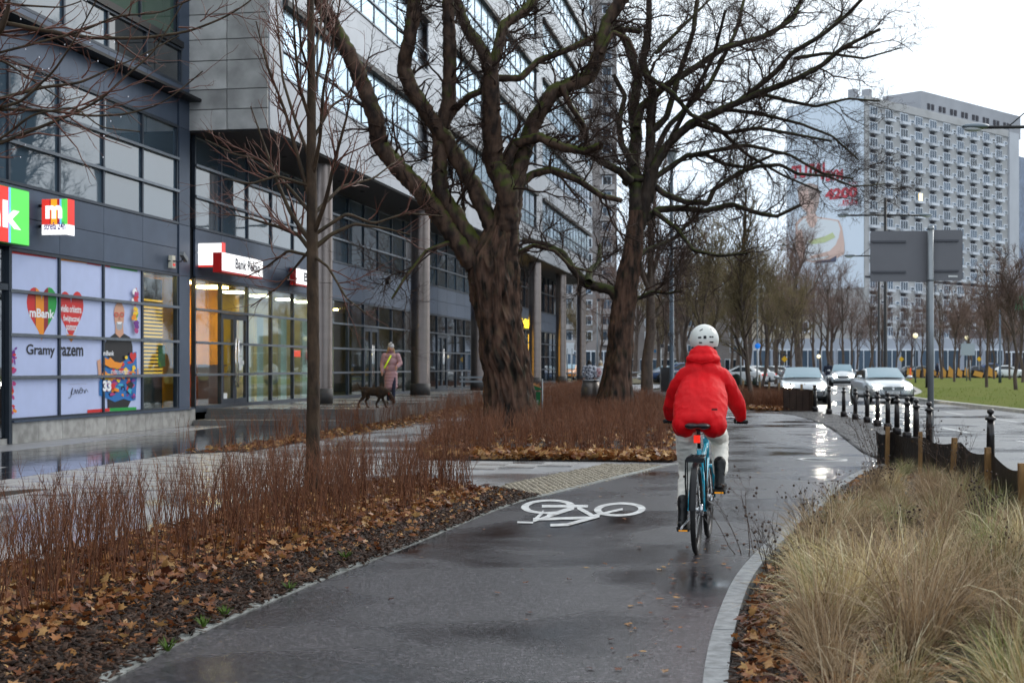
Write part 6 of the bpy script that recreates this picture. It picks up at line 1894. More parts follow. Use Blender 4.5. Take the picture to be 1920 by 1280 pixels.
MB().tube([B(.232, 0, .81), B(.165, 0, .975)], .0145, 10).build('seat_post', m_blk, bike)
blob('saddle', [('e', B(.085, -.042, .99), (.062, .085, .026), RB), ('e', B(.085, .042, .99), (.062, .085, .026), RB), ('ch', [B(.18, 0, .985), B(.36, 0, .985)], [.045, .02])], .008, m_blk, bike, 5)
# rear rack, light, mudguard
mb = MB()
for s in (-1, 1):
    mb.tube([B(0, .075 * s, .345), B(-.09, .078 * s, .56), B(-.13, .072 * s, .735), B(-.12, .06 * s, .755), B(.2, .055 * s, .76)], .0062, 8)
    mb.tube([B(0, .072 * s, .36), B(.05, .075 * s, .75)], .005, 6)
mb.tube([B(-.125, -.068, .752), B(-.125, .068, .752)], .006, 8)
for k in range(4): mb.tube([B(-.11 + .09 * k, -.058, .758), B(-.11 + .09 * k, .058, .758)], .004, 6)
for k in (-.02, .02): mb.tube([B(-.12, k, .762), B(.2, k, .762)], .004, 6)
mb.box(B(-.135, 0, .735), (.13, .012, .03), RB)
mb.build('rack', m_blk, bike)
mb = MB()
for k in range(17):
    t0 = math.radians(20 + 8.5 * k)
mb = MB(); V = []
for k in range(22):
    t = math.radians(58 + 118 * k / 21); o = bf * math.cos(t) + ZD * math.sin(t)
    for j in range(5):
        s = -1 + j * .5; V.append(B(0, 0, .345) + o * (.378 - .012 * s * s) + br * .027 * s)
mb.add(V, [(i * 5 + j, i * 5 + j + 1, (i + 1) * 5 + j + 1, (i + 1) * 5 + j) for i in range(21) for j in range(4)], 0, True)
mb.build('mudguard', m_blk, bike)
MB().box(B(.155, -.01, .885), (.05, .035, .06), RB).build('tail_light', M('red_lens', (.7, .02, .01), .2, emit=(1, .03, .01), estr=.35), bike)
# handlebar
mb = MB(); mb.tube([B(.80, -.325, 1.0), B(.86, -.22, 1.03), B(.93, -.06, 1.02), B(.93, .06, 1.02), B(.86, .22, 1.03), B(.80, .325, 1.0)], .0115, 10)
mb.tube([B(.88, 0, .86), B(.87, 0, .99), B(.93, 0, 1.02)], .014, 10)
mb.build('handlebar', m_silv, bike)
for s in (-1, 1):
    MB().tube([B(.79, .345 * s, .995), B(.84, .25 * s, 1.024)], .017, 10).build('grip', m_blk, bike)
    MB().tube([B(.87, .2 * s, 1.02), B(.93, .26 * s, 1.0), B(.91, .33 * s, .985)], .005, 6).build('brake_lever', m_silv, bike)
MB().box(B(.97, .04, 1.05), (.09, .03, .06), RB).tube([B(.95, .04, 1.02), B(.97, .04, 1.05)], .01, 6).build('front_lamp', m_blk, bike)
MB().tube([B(.86, .12, 1.03), B(.87, .12, 1.06)], [.02, .016], 10).build('bell', m_silv, bike)
# drive
mb = MB(); c = B(.44, .05, .29)
mb.lathe(c, [(.095, -.003), (.095, .003)], 32, axis=br); mb.build('chainring', m_blk, bike)
MB().lathe(B(0, .04, .345), [(.045, -.012), (.045, .012)], 20, axis=br).build('sprocket', m_silv, bike)
MB().tube([B(0, .046, .392), B(.44, .052, .385)], .005, 5).tube([B(0, .046, .30), B(.44, .052, .195)], .005, 5).build('chain', m_blk, bike)
MB().tube([B(.03, .075, .40), B(.2, .075, .37), B(.5, .07, .34)], [.018, .026, .03], 8).build('chain_guard', m_blk, bike)
MB().tube([B(.44, .07, .29), B(.43, .085, .445)], [.013, .009], 8).build('crank', m_silv, bike)
MB().tube([B(.44, -.07, .29), B(.45, -.085, .135)], [.013, .009], 8).build('crank', m_silv, bike)
MB().box(B(.43, .145, .447), (.10, .085, .022), RB).box(B(.43, .145, .447) - bf * .045, (.07, .008, .016), RB, 1).build('pedal', [m_blk, M('amber_reflector', (.8, .35, .02), .2, emit=(.9, .35, .02), estr=.35)], bike)
MB().box(B(.45, -.145, .135), (.10, .085, .022), RB).box(B(.45, -.145, .135) - bf * .045, (.07, .008, .016), RB, 1).build('pedal', [m_blk, MATS['amber_reflector']], bike)
MB().tube([B(.05, -.08, .33), B(-.08, -.10, .14), B(-.12, -.105, .10)], .010, 8).build('kickstand', m_silv, bike) if False else MB().tube([B(.40, -.06, .27), B(.12, -.12, .20), B(-.0, -.12, .19)], .009, 8).build('kickstand', m_silv, bike)

m_jacket = M('red_jacket', (.66, .001, .006), .62, var=.2, vscale=4, bump=.2, bscale=300, spec=.25)
m_trou = M('cream_trousers', (.90, .86, .78), .8, spec=.1, var=.10, vscale=8, bump=.2, bscale=220)
m_boot = M('black_boot', (.014, .014, .015), .32, var=.3, vscale=20)
m_skin = M('skin', (.50, .26, .18), .5)
m_helm = M('pale_helmet', (.60, .61, .58), .3, var=.05, vscale=4, coat=.3)
rid = thing('person', 'cyclist in a bright red hooded jacket, cream trousers, black boots and pale helmet riding away', 'person', B(.3, 0, 0))
# jacket: back, hem, shoulders, sleeves, hood
J = []
for k in range(17):
    f = k / 16; J.append(('e', B(.235 + .345 * f, 0, 1.035 + .36 * f - .04 * f * f), (float(np.interp(f, [0, .25, .5, .8, 1], [.205, .218, .212, .180, .135])), .135, .10 + .02 * math.sin(f * 3.1)), RB))
for s in (-1, 1):
    J += [('e', B(.25, .115 * s, .995), (.10, .13, .105), RB)]
    J += [('c', B(.55, .05 * s, 1.41), .085, B(.58, .145 * s, 1.365), .078)]
    J += [('ch', [B(.58, .145 * s, 1.365), B(.62, .205 * s, 1.28), B(.68, .262 * s, 1.16)], [.082, .078, .070]),
          ('ch', [B(.68, .262 * s, 1.16), B(.74, .284 * s, 1.10), B(.80, .292 * s, 1.045)], [.070, .058, .046])]
J += [('e', B(.60, 0, 1.47), (.145, .10, .075), RB), ('e', B(.575, 0, 1.515), (.142, .095, .060), RB), ('e', B(.60, 0, 1.56), (.115, .09, .06), RB), ('e', B(.60, 0, 1.59), (.085, .075, .04), RB)]
blob('jacket', J, .008, m_jacket, rid, 6, .0055, 6.5, (1.6, 1.2, 1.0))
zz = lambda b, c: None
mbs = MB()
mbs.tube([B(.175, -.208, 1.0), B(.135, -.18, .95), B(.13, -.165, .93)], .003, 6)
mbs.build('hem_seam', M('dark_red_thread', (.3, .0, .004), .6), rid)
MB().tube([B(.50, -.10, 1.505), B(.478, 0, 1.485), B(.50, .10, 1.505)], .004, 6).build('hood_seam', m_jacket, rid)
p_ = B(.16, .13, 1.12)
MB().box(p_ - bf * .045, (.045, .006, .014), RB).build('pocket_tab', M('dark_red', (.08, .01, .01), .5), rid)
# trousers
L1 = [('e', B(.28, 0, 1.02), (.165, .12, .07), RB),
      ('ch', [B(.27, -.108, .95), B(.45, -.122, .77), B(.57, -.128, .62)], [.086, .080, .066]), ('ch', [B(.57, -.128, .62), B(.51, -.14, .45), B(.455, -.148, .30)], [.066, .058, .050]),
      ('ch', [B(.27, .108, .96), B(.48, .12, .92), B(.66, .13, .87)], [.086, .084, .072]), ('ch', [B(.66, .13, .87), B(.56, .142, .72), B(.475, .148, .62)], [.074, .066, .060])]
blob('trousers', L1, .010, m_trou, rid, 5, .005, 9.0, (1, 1, 1.8))
for a0, s, zs in ((.42, -1, .152), (.40, 1, .465)):
    an = B(a0 + .01, .148 * s, zs + .12)
    blob('boot', [('ch', [B(a0 + .035, .148 * s, zs + .22), an, B(a0 - .01, .148 * s, zs + .05)], [.050, .040, .040]), ('e', B(a0 - .03, .148 * s, zs + .03), (.042, .045, .032), RB), ('ch', [B(a0 + .0, .148 * s, zs + .04), B(a0 + .14, .15 * s, zs + .035), B(a0 + .19, .152 * s, zs + .03)], [.044, .046, .034])], .007, m_boot, rid, 3, .002, 20)
    MB().box(B(a0 + .065, .148 * s, zs + .002), (.088, .28, .02), RB).build('boot_sole', M('boot_sole', (.02, .02, .02), .6), rid)
# gloves with five fingers around the grips
m_glove = M('black_glove', (.015, .015, .018), .7)
for s in (-1, 1):
    gc = B(.812, .295 * s, 1.012)
    pr = [('e', gc - bf * .012 + ZD * .022, (.044, .042, .020), RB), ('c', B(.79, .292 * s, 1.045), .03, gc + ZD * .02, .03)]
    for k in range(4):
        o = (-.030 + .020 * k) * s
        pr.append(('ch', [gc + br * o + ZD * .026 + bf * .012, gc + br * o + bf * .040 + ZD * .014, gc + br * o + bf * .040 - ZD * .014, gc + br * o + bf * .018 - ZD * .027], [.0102, .0098, .009, .0085]))
    pr.append(('ch', [gc - br * .035 * s + ZD * .018, gc - br * .052 * s + bf * .01 - ZD * .002, gc - br * .05 * s + bf * .014 - ZD * .022], [.012, .0105, .0095]))
    blob('glove', pr, .0045, m_glove, rid, 2)
# head
hc = B(.70, 0, 1.655)
blob('head', [('e', hc + ZD * .01, (.076, .096, .105), RB), ('e', hc + bf * .035 - ZD * .05, (.058, .062, .06), RB), ('c', B(.62, 0, 1.50), .058, hc - ZD * .06, .055),
              ('c', hc + bf * .098 - ZD * .005, .012, hc + bf * .108 - ZD * .03, .015), ('e', hc + br * .078 - ZD * .02, (.012, .02, .03), RB), ('e', hc - br * .078 - ZD * .02, (.012, .02, .03), RB)], .007, m_skin, rid, 3)
blob('hair', [('e', hc - bf * .03 - ZD * .015, (.078, .080, .09), RB), ('e', hc - bf * .03 - ZD * .08, (.055, .045, .05), RB)], .008, M('dark_hair', (.025, .015, .01), .6), rid, 3)
hm = bpy.data.objects.new('helmet', None); COL.objects.link(hm); hm.parent = rid; hm.location = hc - rid.location
tiltm = RB @ Matrix.Rotation(.08, 3, 'X')
mb = MB(); V = []; nu, nv = 48, 22
for j in range(nv + 1):
    ph = math.pi * .64 * j / nv
    for i in range(nu):
        th = 2 * math.pi * i / nu
        zc = max(math.cos(ph), -.42 + .10 * math.sin(th))
        V.append(hc + ZD * .022 + tiltm @ Vector((.121 * math.sin(ph) * math.cos(th), .142 * math.sin(ph) * math.sin(th), .128 * zc)))
mb.add(V, [(j * nu + i, j * nu + (i + 1) % nu, (j + 1) * nu + (i + 1) % nu, (j + 1) * nu + i) for j in range(nv) for i in range(nu)], 0, True)
mb.build('shell', m_helm, hm)
def hp(px, py, rr=1.0):
    """point on the helmet shell seen at a pixel"""
    O = Vector((0, 0, CH)); d = Vector(((px - 960) / F, 1, -(py - HY) / F)); c = hc + ZD * .022; M3 = tiltm.transposed()
    o = M3 @ (O - c); e = M3 @ d; s = Vector((1 / .121, 1 / .142, 1 / .128)) / rr
    o = Vector((o.x * s.x, o.y * s.y, o.z * s.z)); e = Vector((e.x * s.x, e.y * s.y, e.z * s.z))
    A, Bq, Cq = e.dot(e), o.dot(e), o.dot(o) - 1; D = Bq * Bq - A * Cq
    return O + d * ((-Bq - math.sqrt(max(D, 0))) / A)
def hz(x, y): return 1180 + x / 4.0, 380 + y / 4.0
m_vent = M('helmet_vent', (.01, .01, .012), .5)
for pts in ([(514, 1005), (540, 1003), (540, 1017), (516, 1018)], [(556, 997), (578, 997), (579, 1020), (556, 1020)], [(599, 1000), (630, 1000), (632, 1012), (602, 1012)], [(600, 1040), (632, 1040), (628, 1052), (604, 1050)], [(521, 1044), (544, 1044), (546, 1054), (524, 1054)], [(524, 958), (548, 944), (552, 950), (530, 962)], [(607, 941), (640, 950), (638, 957), (610, 948)]):
    MB().flat([hp(*hz(*p), 1.012) for p in pts]).build('vent', m_vent, hm)
MB().tube([hc + br * .10 + ZD * .0 - bf * .05, hc + br * .082 - ZD * .07 - bf * .02, hc + br * .05 - ZD * .12 + bf * .03], .006, 6).tube([hc - br * .10 - bf * .05, hc - br * .082 - ZD * .07 - bf * .02], .006, 6).build('strap', m_vent, hm)

# ============================================================ PEOPLE AND DOG
def walker(name, label, X, Y, z0, H, face, coat, legs, hair, hat=None, coat_len=.62, stride=.18, width=1.0, arms='down'):
    """standing/walking person, face = heading angle (0 = towards +Y)"""
    fd = Vector((math.sin(face), math.cos(face), 0)); rt = Vector((fd.y, -fd.x, 0)); R = Matrix((rt, fd, ZD)).transposed(); o = Vector((X, Y, z0)); k = H / 1.7
    def Q(r, f, z): return o + rt * r * k + fd * f * k + ZD * z * k
    t = thing(name, label, 'person', o)
    hipz = .92
    lg = []
    for s, f in ((-1, stride), (1, -stride)):
        lg.append(('ch', [Q(.09 * s, 0, hipz), Q(.09 * s, f * .55 + .03, .5), Q(.09 * s, f, .10)], [.085 * k, .062 * k, .045 * k]))
    blob('legs', lg, .014, legs, t, 3)
    for s, f in ((-1, stride), (1, -stride)):
        blob('shoe', [('ch', [Q(.09 * s, f - .04, .045), Q(.09 * s, f + .15, .04)], [.045 * k, .038 * k]), ('c', Q(.09 * s, f, .05), .045 * k, Q(.09 * s, f, .12), .045 * k)], .011, m_boot, t, 2)
    w = width
    body = [('e', Q(0, 0, 1.36), (.175 * k * w, .11 * k * w, .11 * k), R), ('e', Q(0, 0, 1.2), (.185 * k * w, .13 * k * w, .16 * k), R), ('e', Q(0, 0, 1.0), (.185 * k * w, .14 * k * w, .16 * k), R)]
    zb = 1.42 - coat_len
    if zb < .8:
        z = .86
        while z > zb + .08: body.append(('e', Q(0, 0, z), (.195 * k * w, .15 * k * w, .11 * k), R)); z -= .09
    for s in (-1, 1):
        if arms == 'down' or s == 1: pa = [Q(.19 * s * w, 0, 1.38), Q(.25 * s * w, -.02, 1.14), Q(.24 * s * w, .06, .93)]
        else: pa = [Q(.19 * s * w, 0, 1.38), Q(.27 * s * w, .02, 1.16), Q(.20 * s * w, .2, 1.06)]
        body.append(('ch', pa, [.075 * k, .068 * k, .052 * k]))
        h = pa[-1] + (pa[-1] - pa[-2]).normalized() * .05
        pr = [('e', h, (.035 * k, .035 * k, .045 * k))] + [('c', h + rt * (-.02 + .013 * q) * k - ZD * .02, .009, h + rt * (-.02 + .013 * q) * k - ZD * .075 * k + fd * .02, .007) for q in range(4)] + [('c', h + fd * .02, .01, h + fd * .045 - ZD * .03, .008)]
        blob('hand', pr, .006, m_skin, t, 1)
    body.append(('e', Q(0, 0, 1.46), (.10 * k, .09 * k, .07 * k), R))
    blob('coat', body, .014, coat, t, 3, .004, 7, (1, 1, 2.4))
    hd = Q(0, .02, 1.585)
    blob('head', [('e', hd, (.072 * k, .088 * k, .108 * k), R), ('c', Q(0, 0, 1.42), .055 * k, hd - ZD * .05, .05 * k), ('c', hd + fd * .088 * k, .011, hd + fd * .098 * k - ZD * .025, .014),
                  ('e', hd + rt * .074 * k, (.01, .018, .03), R), ('e', hd - rt * .074 * k, (.01, .018, .03), R)], .008, m_skin, t, 2)
    for s in (-1, 1): MB().ell(hd + fd * .083 * k + rt * .028 * s * k + ZD * .015, (.010, .006, .006), R, 8, 6).build('eye', m_vent, t)
    MB().ell(hd + fd * .083 * k - ZD * .05 * k, (.022, .008, .007), R, 8, 6).build('mouth', M('lips', (.35, .08, .07), .5), t)
    if hair: blob('hair', [('e', hd - fd * .02 * k + ZD * .02, (.082 * k, .088 * k, .10 * k), R), ('e', hd - fd * .045 * k - ZD * .08, (.09 * k, .06 * k, .11 * k), R), ('c', hd + rt * .07 * k - ZD * .02, .03, hd + rt * .10 * k - ZD * .2, .035), ('c', hd - rt * .07 * k - ZD * .02, .03, hd - rt * .10 * k - ZD * .2, .035)], .010, hair, t, 2)
    if hat: blob('hat', [('e', hd + ZD * .062 * k - fd * .008, (.093 * k, .106 * k, .095 * k), R), ('e', hd + ZD * .165 * k, (.025, .025, .022), R)], .009, hat, t, 2)
    return t, Q, fd, rt, R
m_pink = M('dusty_pink_puffer', (.46, .26, .27), .5, var=.2, vscale=5)
m_navy = M('navy_cloth', (.015, .02, .04), .7)
wx, wy = (733 - 960) * 40.6 / F, 40.6
wt, Q, fd, rt, R = walker('person', 'woman in a long dusty pink puffer coat, pale beanie and yellow strap walking a dog', wx, wy, .38, 1.70, math.pi + .05, m_pink, m_navy, M('blond_hair', (.42, .27, .13), .5), M('pale_beanie', (.5, .48, .48), .8), 1.0, .12, 1.0, 'fwd')
for z in [1.34 - .085 * i for i in range(10)]:
    MB().lathe(Q(0, 0, z), [(.001, -.006), (.192, -.006), (.196, 0), (.192, .006), (.001, .006)], 24, cap=False).build('quilt_seam', M('coat_seam', (.2, .09, .1), .6), wt) if False else None
blob('scarf', [('e', Q(0, .01, 1.475), (.105, .10, .05), R)], .01, M('mauve_scarf', (.22, .10, .11), .7), wt, 2)
MB().tube([Q(-.02, .13, 1.38), Q(.06, .17, 1.22), Q(.17, .17, 1.02)], .022, 6).build('yellow_strap', M('neon_yellow', (.6, .8, .02), .5, emit=(.6, .8, .05), estr=.15), wt)
lead = thing('dog_lead', 'thin dark dog lead held by the woman in the pink coat', 'lead', Q(-.24, .08, .8))
# dog
m_dog = M('dark_dog_fur', (.022, .017, .014), .7, spec=.1, col2=(.05, .03, .018), vscale=9)
dY = 36.9; dX = (702 - 960) * dY / F; df = Vector((1, -.12, 0)).normalized(); dr = Vector((-df.y, df.x, 0)); RD = Matrix((df, dr, ZD)).transposed(); dO = Vector((dX, dY, .38))
def DQ(a, b, c): return dO + (df * a + dr * b + ZD * c) * .8
dog = thing('dog', 'dark brindle dog walking with its nose to the ground beside the woman in pink', 'dog', dO)
pr = [('e', DQ(-.02, 0, .52), (.22, .10, .115), RD), ('e', DQ(.20, 0, .51), (.18, .115, .15), RD), ('e', DQ(-.26, 0, .55), (.14, .09, .115), RD),
      ('ch', [DQ(.30, 0, .56), DQ(.44, 0, .50), DQ(.53, 0, .38)], [.09, .07, .06]), ('e', DQ(.57, 0, .31), (.085, .062, .065), RD @ Matrix.Rotation(.9, 3, 'Y')), ('ch', [DQ(.60, 0, .27), DQ(.655, 0, .17)], [.042, .028]),
      ('ch', [DQ(-.36, 0, .60), DQ(-.46, 0, .64), DQ(-.54, 0, .74), DQ(-.57, 0, .82)], [.03, .022, .017, .010]),
      ('ch', [DQ(.24, .07, .45), DQ(.26, .07, .28), DQ(.33, .07, .15), DQ(.36, .07, .03)], [.062, .036, .026, .022]), ('ch', [DQ(.22, -.07, .45), DQ(.16, -.07, .27), DQ(.08, -.07, .14), DQ(.09, -.07, .03)], [.062, .036, .026, .022]),
      ('ch', [DQ(-.28, .06, .50), DQ(-.22, .06, .34), DQ(-.31, .06, .21), DQ(-.24, .06, .03)], [.085, .05, .026, .02]), ('ch', [DQ(-.32, -.06, .50), DQ(-.34, -.06, .34), DQ(-.47, -.06, .22), DQ(-.52, -.06, .04)], [.085, .05, .026, .02])]
for a, b in ((.38, .07), (.12, -.07), (-.21, .06), (-.50, -.06)): pr.append(('e', DQ(a, b, .022), (.042, .028, .022), RD))
blob('body', pr, .011, m_dog, dog, 3, .003, 15)
for s in (-1, 1): MB().prism([DQ(.52, .045 * s, .38), DQ(.56, .05 * s, .39), DQ(.55, .075 * s, .29)], df * -.012).build('ear', m_dog, dog)
MB().tube([DQ(.475, -.07, .49), DQ(.50, -.02, .40)], .01, 6).ell(DQ(.49, 0, .45), (.02, .073, .073), RD).build('collar', M('red_collar', (.3, .03, .02), .5), dog)
h_ = Q(.24, .06, .88); e_ = DQ(.48, 0, .52)
npts = [h_ + (e_ - h_) * (i / 10) - ZD * .12 * math.sin(math.pi * i / 10) for i in range(11)]
MB().tube(npts, .006, 5).build('cord', m_vent, lead)
# couple beyond
cY = 66
ct, Q2, f2, r2_, R2_ = walker('person', 'person in a black and white patterned winter jacket standing near the grey bin', (1105 - 960) * cY / F, cY, .0, 1.74, .2, M('patterned_jacket', (.5, .52, .58), .6, col2=(.03, .035, .06), vscale=14, detail=1), m_navy, M('black_hair', (.02, .016, .014), .6), None, .62, .08, 1.15)
ct, Q2, f2, r2_, R2_ = walker('person', 'person in a white coat with a pale hat and maroon backpack beside the patterned jacket', (1126 - 960) * (cY + .2) / F, cY + .2, .0, 1.68, .1, M('white_coat', (.55, .57, .6), .7), M('pale_jeans', (.25, .3, .4), .7), M('light_hair', (.35, .25, .15), .5), M('cream_hat', (.5, .46, .4), .8), .75, .05, 1.1)
bpk = thing('backpack', 'small maroon checked backpack worn on the back of the white coat', 'backpack', Q2(-.08, -.2, 1.0))
blob('bag', [('e', Q2(-.10, -.22, 1.18), (.16, .09, .22), R2_)], .015, M('maroon_check', (.2, .05, .07), .7, col2=(.5, .4, .4), vscale=18, detail=1), bpk, 3)
walker('person', 'distant dark figure walking beyond the silver SUV', P(1553, 700, 112).x, 112, 0, 1.75, .5, m_navy, m_navy, M('black_hair', (.02, .016, .014), .6), None, .8, .1, 1.25)
walker('person', 'distant dark figure crossing behind the barrier near the sign post', P(1757, 700, 165).x, 165, 0, 1.8, 1.4, m_navy, m_navy, MATS['black_hair'], None, .7, .2, 1.3)
# ============================================================ CARS
m_cglass = M('windscreen_glass', (.16, .26, .32), .04, ior=1.9)  # light blue base: reflected sky put into the glass colour
m_cside = M('side_window_glass', (.015, .018, .022), .05, ior=1.7)
m_paint = {k: M('car_paint_' + k, c, r, mt, coat=1.0) for k, c, r, mt in (('silver', (.40, .43, .46), .32, .6), ('white', (.62, .64, .66), .3, 0), ('champagne', (.33, .32, .31), .3, .7), ('blue', (.02, .06, .17), .3, .3), ('navy', (.015, .025, .06), .3, .3), ('orange', (.55, .2, .03), .35, 0), ('grey', (.12, .125, .13), .3, .5), ('red', (.3, .02, .02), .3, 0))}
m_head = M('lit_headlamp', (1, 1, 1), .3, emit=(1.0, .93, .80), estr=120)
m_headoff = M('headlamp_glass', (.55, .6, .65), .1, .3)
m_chrome = M('chrome', (.7, .7, .72), .12, 1.0)
m_plate = M('number_plate', (.65, .66, .68), .4)
m_under = M('dark_trim', (.02, .02, .022), .45)
def car_proto(label, cat, paint, L=4.8, W=1.86, H=1.44, hood=.92, suv=0.0, lit=True, plate='WI 6941T', sporty=0, kind=0):
    """front at -Y, origin under the middle; ring stations lofted"""
    t = thing('car', label, cat, (0, 0, 0))
    hw = W / 2
    # stations: y, half width, top z of the body side, centre z, bottom z
    st = [(-L / 2, .70, .56, .60, .30), (-L / 2 + .06, .82, .66, .70, .24), (-L / 2 + .25, .93, .74 + suv * .12, .80 + suv * .12, .21), (-L / 2 + .7, .985, .84 + suv * .12, hood - .03 + suv * .1, .20), (-L / 2 + 1.15, 1, .90 + suv * .1, hood + .04 + suv * .1, .20),
          (-L / 2 + 1.6, 1, .95 + suv * .1, hood + .08 + suv * .1, .20), (0, 1, .97 + suv * .1, .98 + suv * .1, .20), (L / 2 - 1.2, 1, 1.0 + suv * .1, 1.02 + suv * .1, .20), (L / 2 - .5, .98, 1.0 + suv * .1, 1.04 + suv * .1, .22), (L / 2 - .12, .92, .96, 1.0, .28), (L / 2, .80, .80, .84, .36)]
    V = []; n = 0
    for y, w, zs, zc, zb in st:
        w *= hw
        half = [(w * .80, zb), (w * .97, zb + .07), (w, zb + .28), (w * .995, (zb + .28 + zs) / 2), (w * .965, zs - .05), (w * .90, zs), (w * .55, (zs + zc * 1.6) / 2.6 + .012), (0, zc)]
        ring = [(x, z) for x, z in half] + [(-x, z) for x, z in half[:-1][::-1]]
        n = len(ring); V += [(x, y, z) for x, z in ring]
    Fs = [(i * n + k, (i + 1) * n + k, (i + 1) * n + (k + 1) % n, i * n + (k + 1) % n) for i in range(len(st) - 1) for k in range(n)]
    Fs += [tuple(range(n)), tuple(reversed(range((len(st) - 1) * n, len(st) * n)))]
    mb = MB().add(V, Fs, 0, True); o = mb.build('body', paint, t)
    s_ = o.modifiers.new('s', 'SUBSURF'); s_.levels = 2; s_.render_levels = 2; bpy.context.view_layer.update(); bake(o)
    # cabin
    y0 = -L / 2 + 1.32; y1 = y0 + .95 - suv * .15; y2 = L / 2 - 1.25 + suv * .6; y3 = L / 2 - .45 + suv * .25
    zb = .95 + suv * .1
    cab = [(y0, .80, zb + .02, zb + .05), (y0 + .35, .80, zb + .22, zb + .26), (y1, .70, H - .07, H - .02), ((y1 + y2) / 2, .70, H - .03, H), (y2, .68, H - .09, H - .05), (y3, .72, zb + .05, zb + .10)]
    V = []
    for y, w, zs, zc in cab:
        w *= hw; wb = hw * .90
        half = [(wb, zb - .12), (wb * .985, zb), (w + (wb - w) * .1, zs - .03), (w * .93, zs), (w * .5, (zs + zc) / 2 + .015), (0, zc)]
        if zs < zb + .1: half[2] = (wb * .97, zb + .01)
        ring = half + [(-x, z) for x, z in half[:-1][::-1]]; n = len(ring); V += [(x, y, z) for x, z in ring]
    Fs = [(i * n + k, (i + 1) * n + k, (i + 1) * n + (k + 1) % n, i * n + (k + 1) % n) for i in range(len(cab) - 1) for k in range(n)] + [tuple(range(n)), tuple(reversed(range((len(cab) - 1) * n, len(cab) * n)))]
    o = MB().add(V, Fs, 0, True).build('roof', paint, t)
    s_ = o.modifiers.new('s', 'SUBSURF'); s_.levels = 2; s_.render_levels = 2; bpy.context.view_layer.update(); bake(o)
    # windscreen (curved)
    V = []; nn = 9; rows_ = 5
    for j in range(rows_):
        f = j / (rows_ - 1); yy = y0 + .04 + (y1 - y0 - .05) * f; zz = zb + .035 + (H - .075 - zb) * (f ** .92); ww = hw * (.80 - .115 * f)
        for i in range(nn):
            x = -1 + 2 * i / (nn - 1); V.append((x * ww, yy - .10 + .06 * x * x, zz + .045 - .02 * x * x))
    MB().add(V, [(j * nn + i, j * nn + i + 1, (j + 1) * nn + i + 1, (j + 1) * nn + i) for j in range(rows_ - 1) for i in range(nn - 1)], 0, True).build('windscreen', m_cglass, t)
    for s in (-1, 1):
        ww = hw * .905; wt_ = hw * .745
        pts = [(s * ww, y0 + .32, zb + .04), (s * ww, y2 + .25, zb + .05), (s * wt_, y2 - .05, H - .13), (s * wt_, y1 + .12, H - .10)]
        pts = [(a + s * .012, b, c) for a, b, c in pts]
        MB().prism(pts, (s * .004, 0, 0)).build('side_window', m_cside, t)
        mi = bpy.data.objects.new('mirror', None); COL.objects.link(mi); mi.parent = t; mi.location = (s * (hw + .07), y0 + .35, zb + .07)
        m_ = MB().ell((s * (hw + .09), y0 + .35, zb + .09), (.12, .08, .075), None, 14, 10).tube([(s * hw * .9, y0 + .42, zb + .03), (s * (hw + .05), y0 + .38, zb + .07)], .025, 8); m_.build('mirror_housing', paint, mi)
        # wheels
        for yy in (-L / 2 + .88, L / 2 - .92):
            w = bpy.data.objects.new('wheel', None); COL.objects.link(w); w.parent = t; w.location = (s * (hw - .13), yy, .33)
            MB().lathe((s * (hw - .13), yy, .33), [(.20, -.11), (.31, -.11), (.33, -.09), (.33, .09), (.31, .11), (.20, .11)], 28, axis=(1, 0, 0), cap=False).build('tyre', m_tyre, w)
            m_ = MB().lathe((s * (hw - .13), yy, .33), [(.001, .07 * s), (.06, .09 * s), (.07, .06 * s)], 14, axis=(1, 0, 0), cap=False)
            m_.lathe((s * (hw - .13), yy, .33), [(.20, .10 * s), (.225, .10 * s), (.225, -.05 * s), (.2, -.05 * s), (.19, .05 * s)], 28, axis=(1, 0, 0), cap=False)
            for k in range(5):
                a = 2 * math.pi * k / 5; m_.tube([(s * (hw - .13) + s * .075, yy + .04 * math.cos(a), .33 + .04 * math.sin(a)), (s * (hw - .13) + s * .09, yy + .21 * math.cos(a), .33 + .21 * math.sin(a))], [.03, .022], 6)
            m_.build('rim', m_silv, w)
            MB().lathe((s * (hw - .02), yy, .33), [(.345, -.12), (.385, -.12), (.385, .022), (.345, .022)], 28, axis=(s, 0, 0), cap=False).build('wheel_arch', m_under, t)
        # lamps
        yl = -L / 2
        fw = .66 if kind != 1 else .68
        pr = [(s * hw * (fw - .16), yl + .06, .62), (s * hw * (fw + .05), yl + .13, .60), (s * hw * (fw + .20), yl + .34, .66), (s * hw * (fw + .18), yl + .40, .76), (s * hw * fw, yl + .26, .745), (s * hw * (fw - .15), yl + .14, .70)]
        pr = [(a, b - .035, c + suv * .1) for a, b, c in pr]
        hl = bpy.data.objects.new('headlight', None); COL.objects.link(hl); hl.parent = t; hl.location = (s * hw * fw, yl + .15, .7)
        MB().prism(pr, (0, .14, .01)).build('lamp_glass', M('lit_lamp_glass', (.6, .62, .65), .1, emit=(1, .95, .85), estr=3.0) if lit else m_headoff, hl)
        MB().ell((s * hw * fw, yl + .035, .675 + suv * .1), (.14, .06, .075), None, 14, 10).build('lamp_bulb', m_head if lit else m_headoff, hl)
        if kind == 1: MB().ell((s * hw * .70, yl + .02, .36), (.06, .03, .03), None, 12, 8).build('fog_light', m_head if lit else m_headoff, t)
        MB().box((s * hw * .62, L / 2 - .02, .78), (.34, .06, .14)).build('tail_light', M('tail_lens', (.4, .01, .01), .2, emit=(.8, .02, .01), estr=.4), t)
    yl = -L / 2
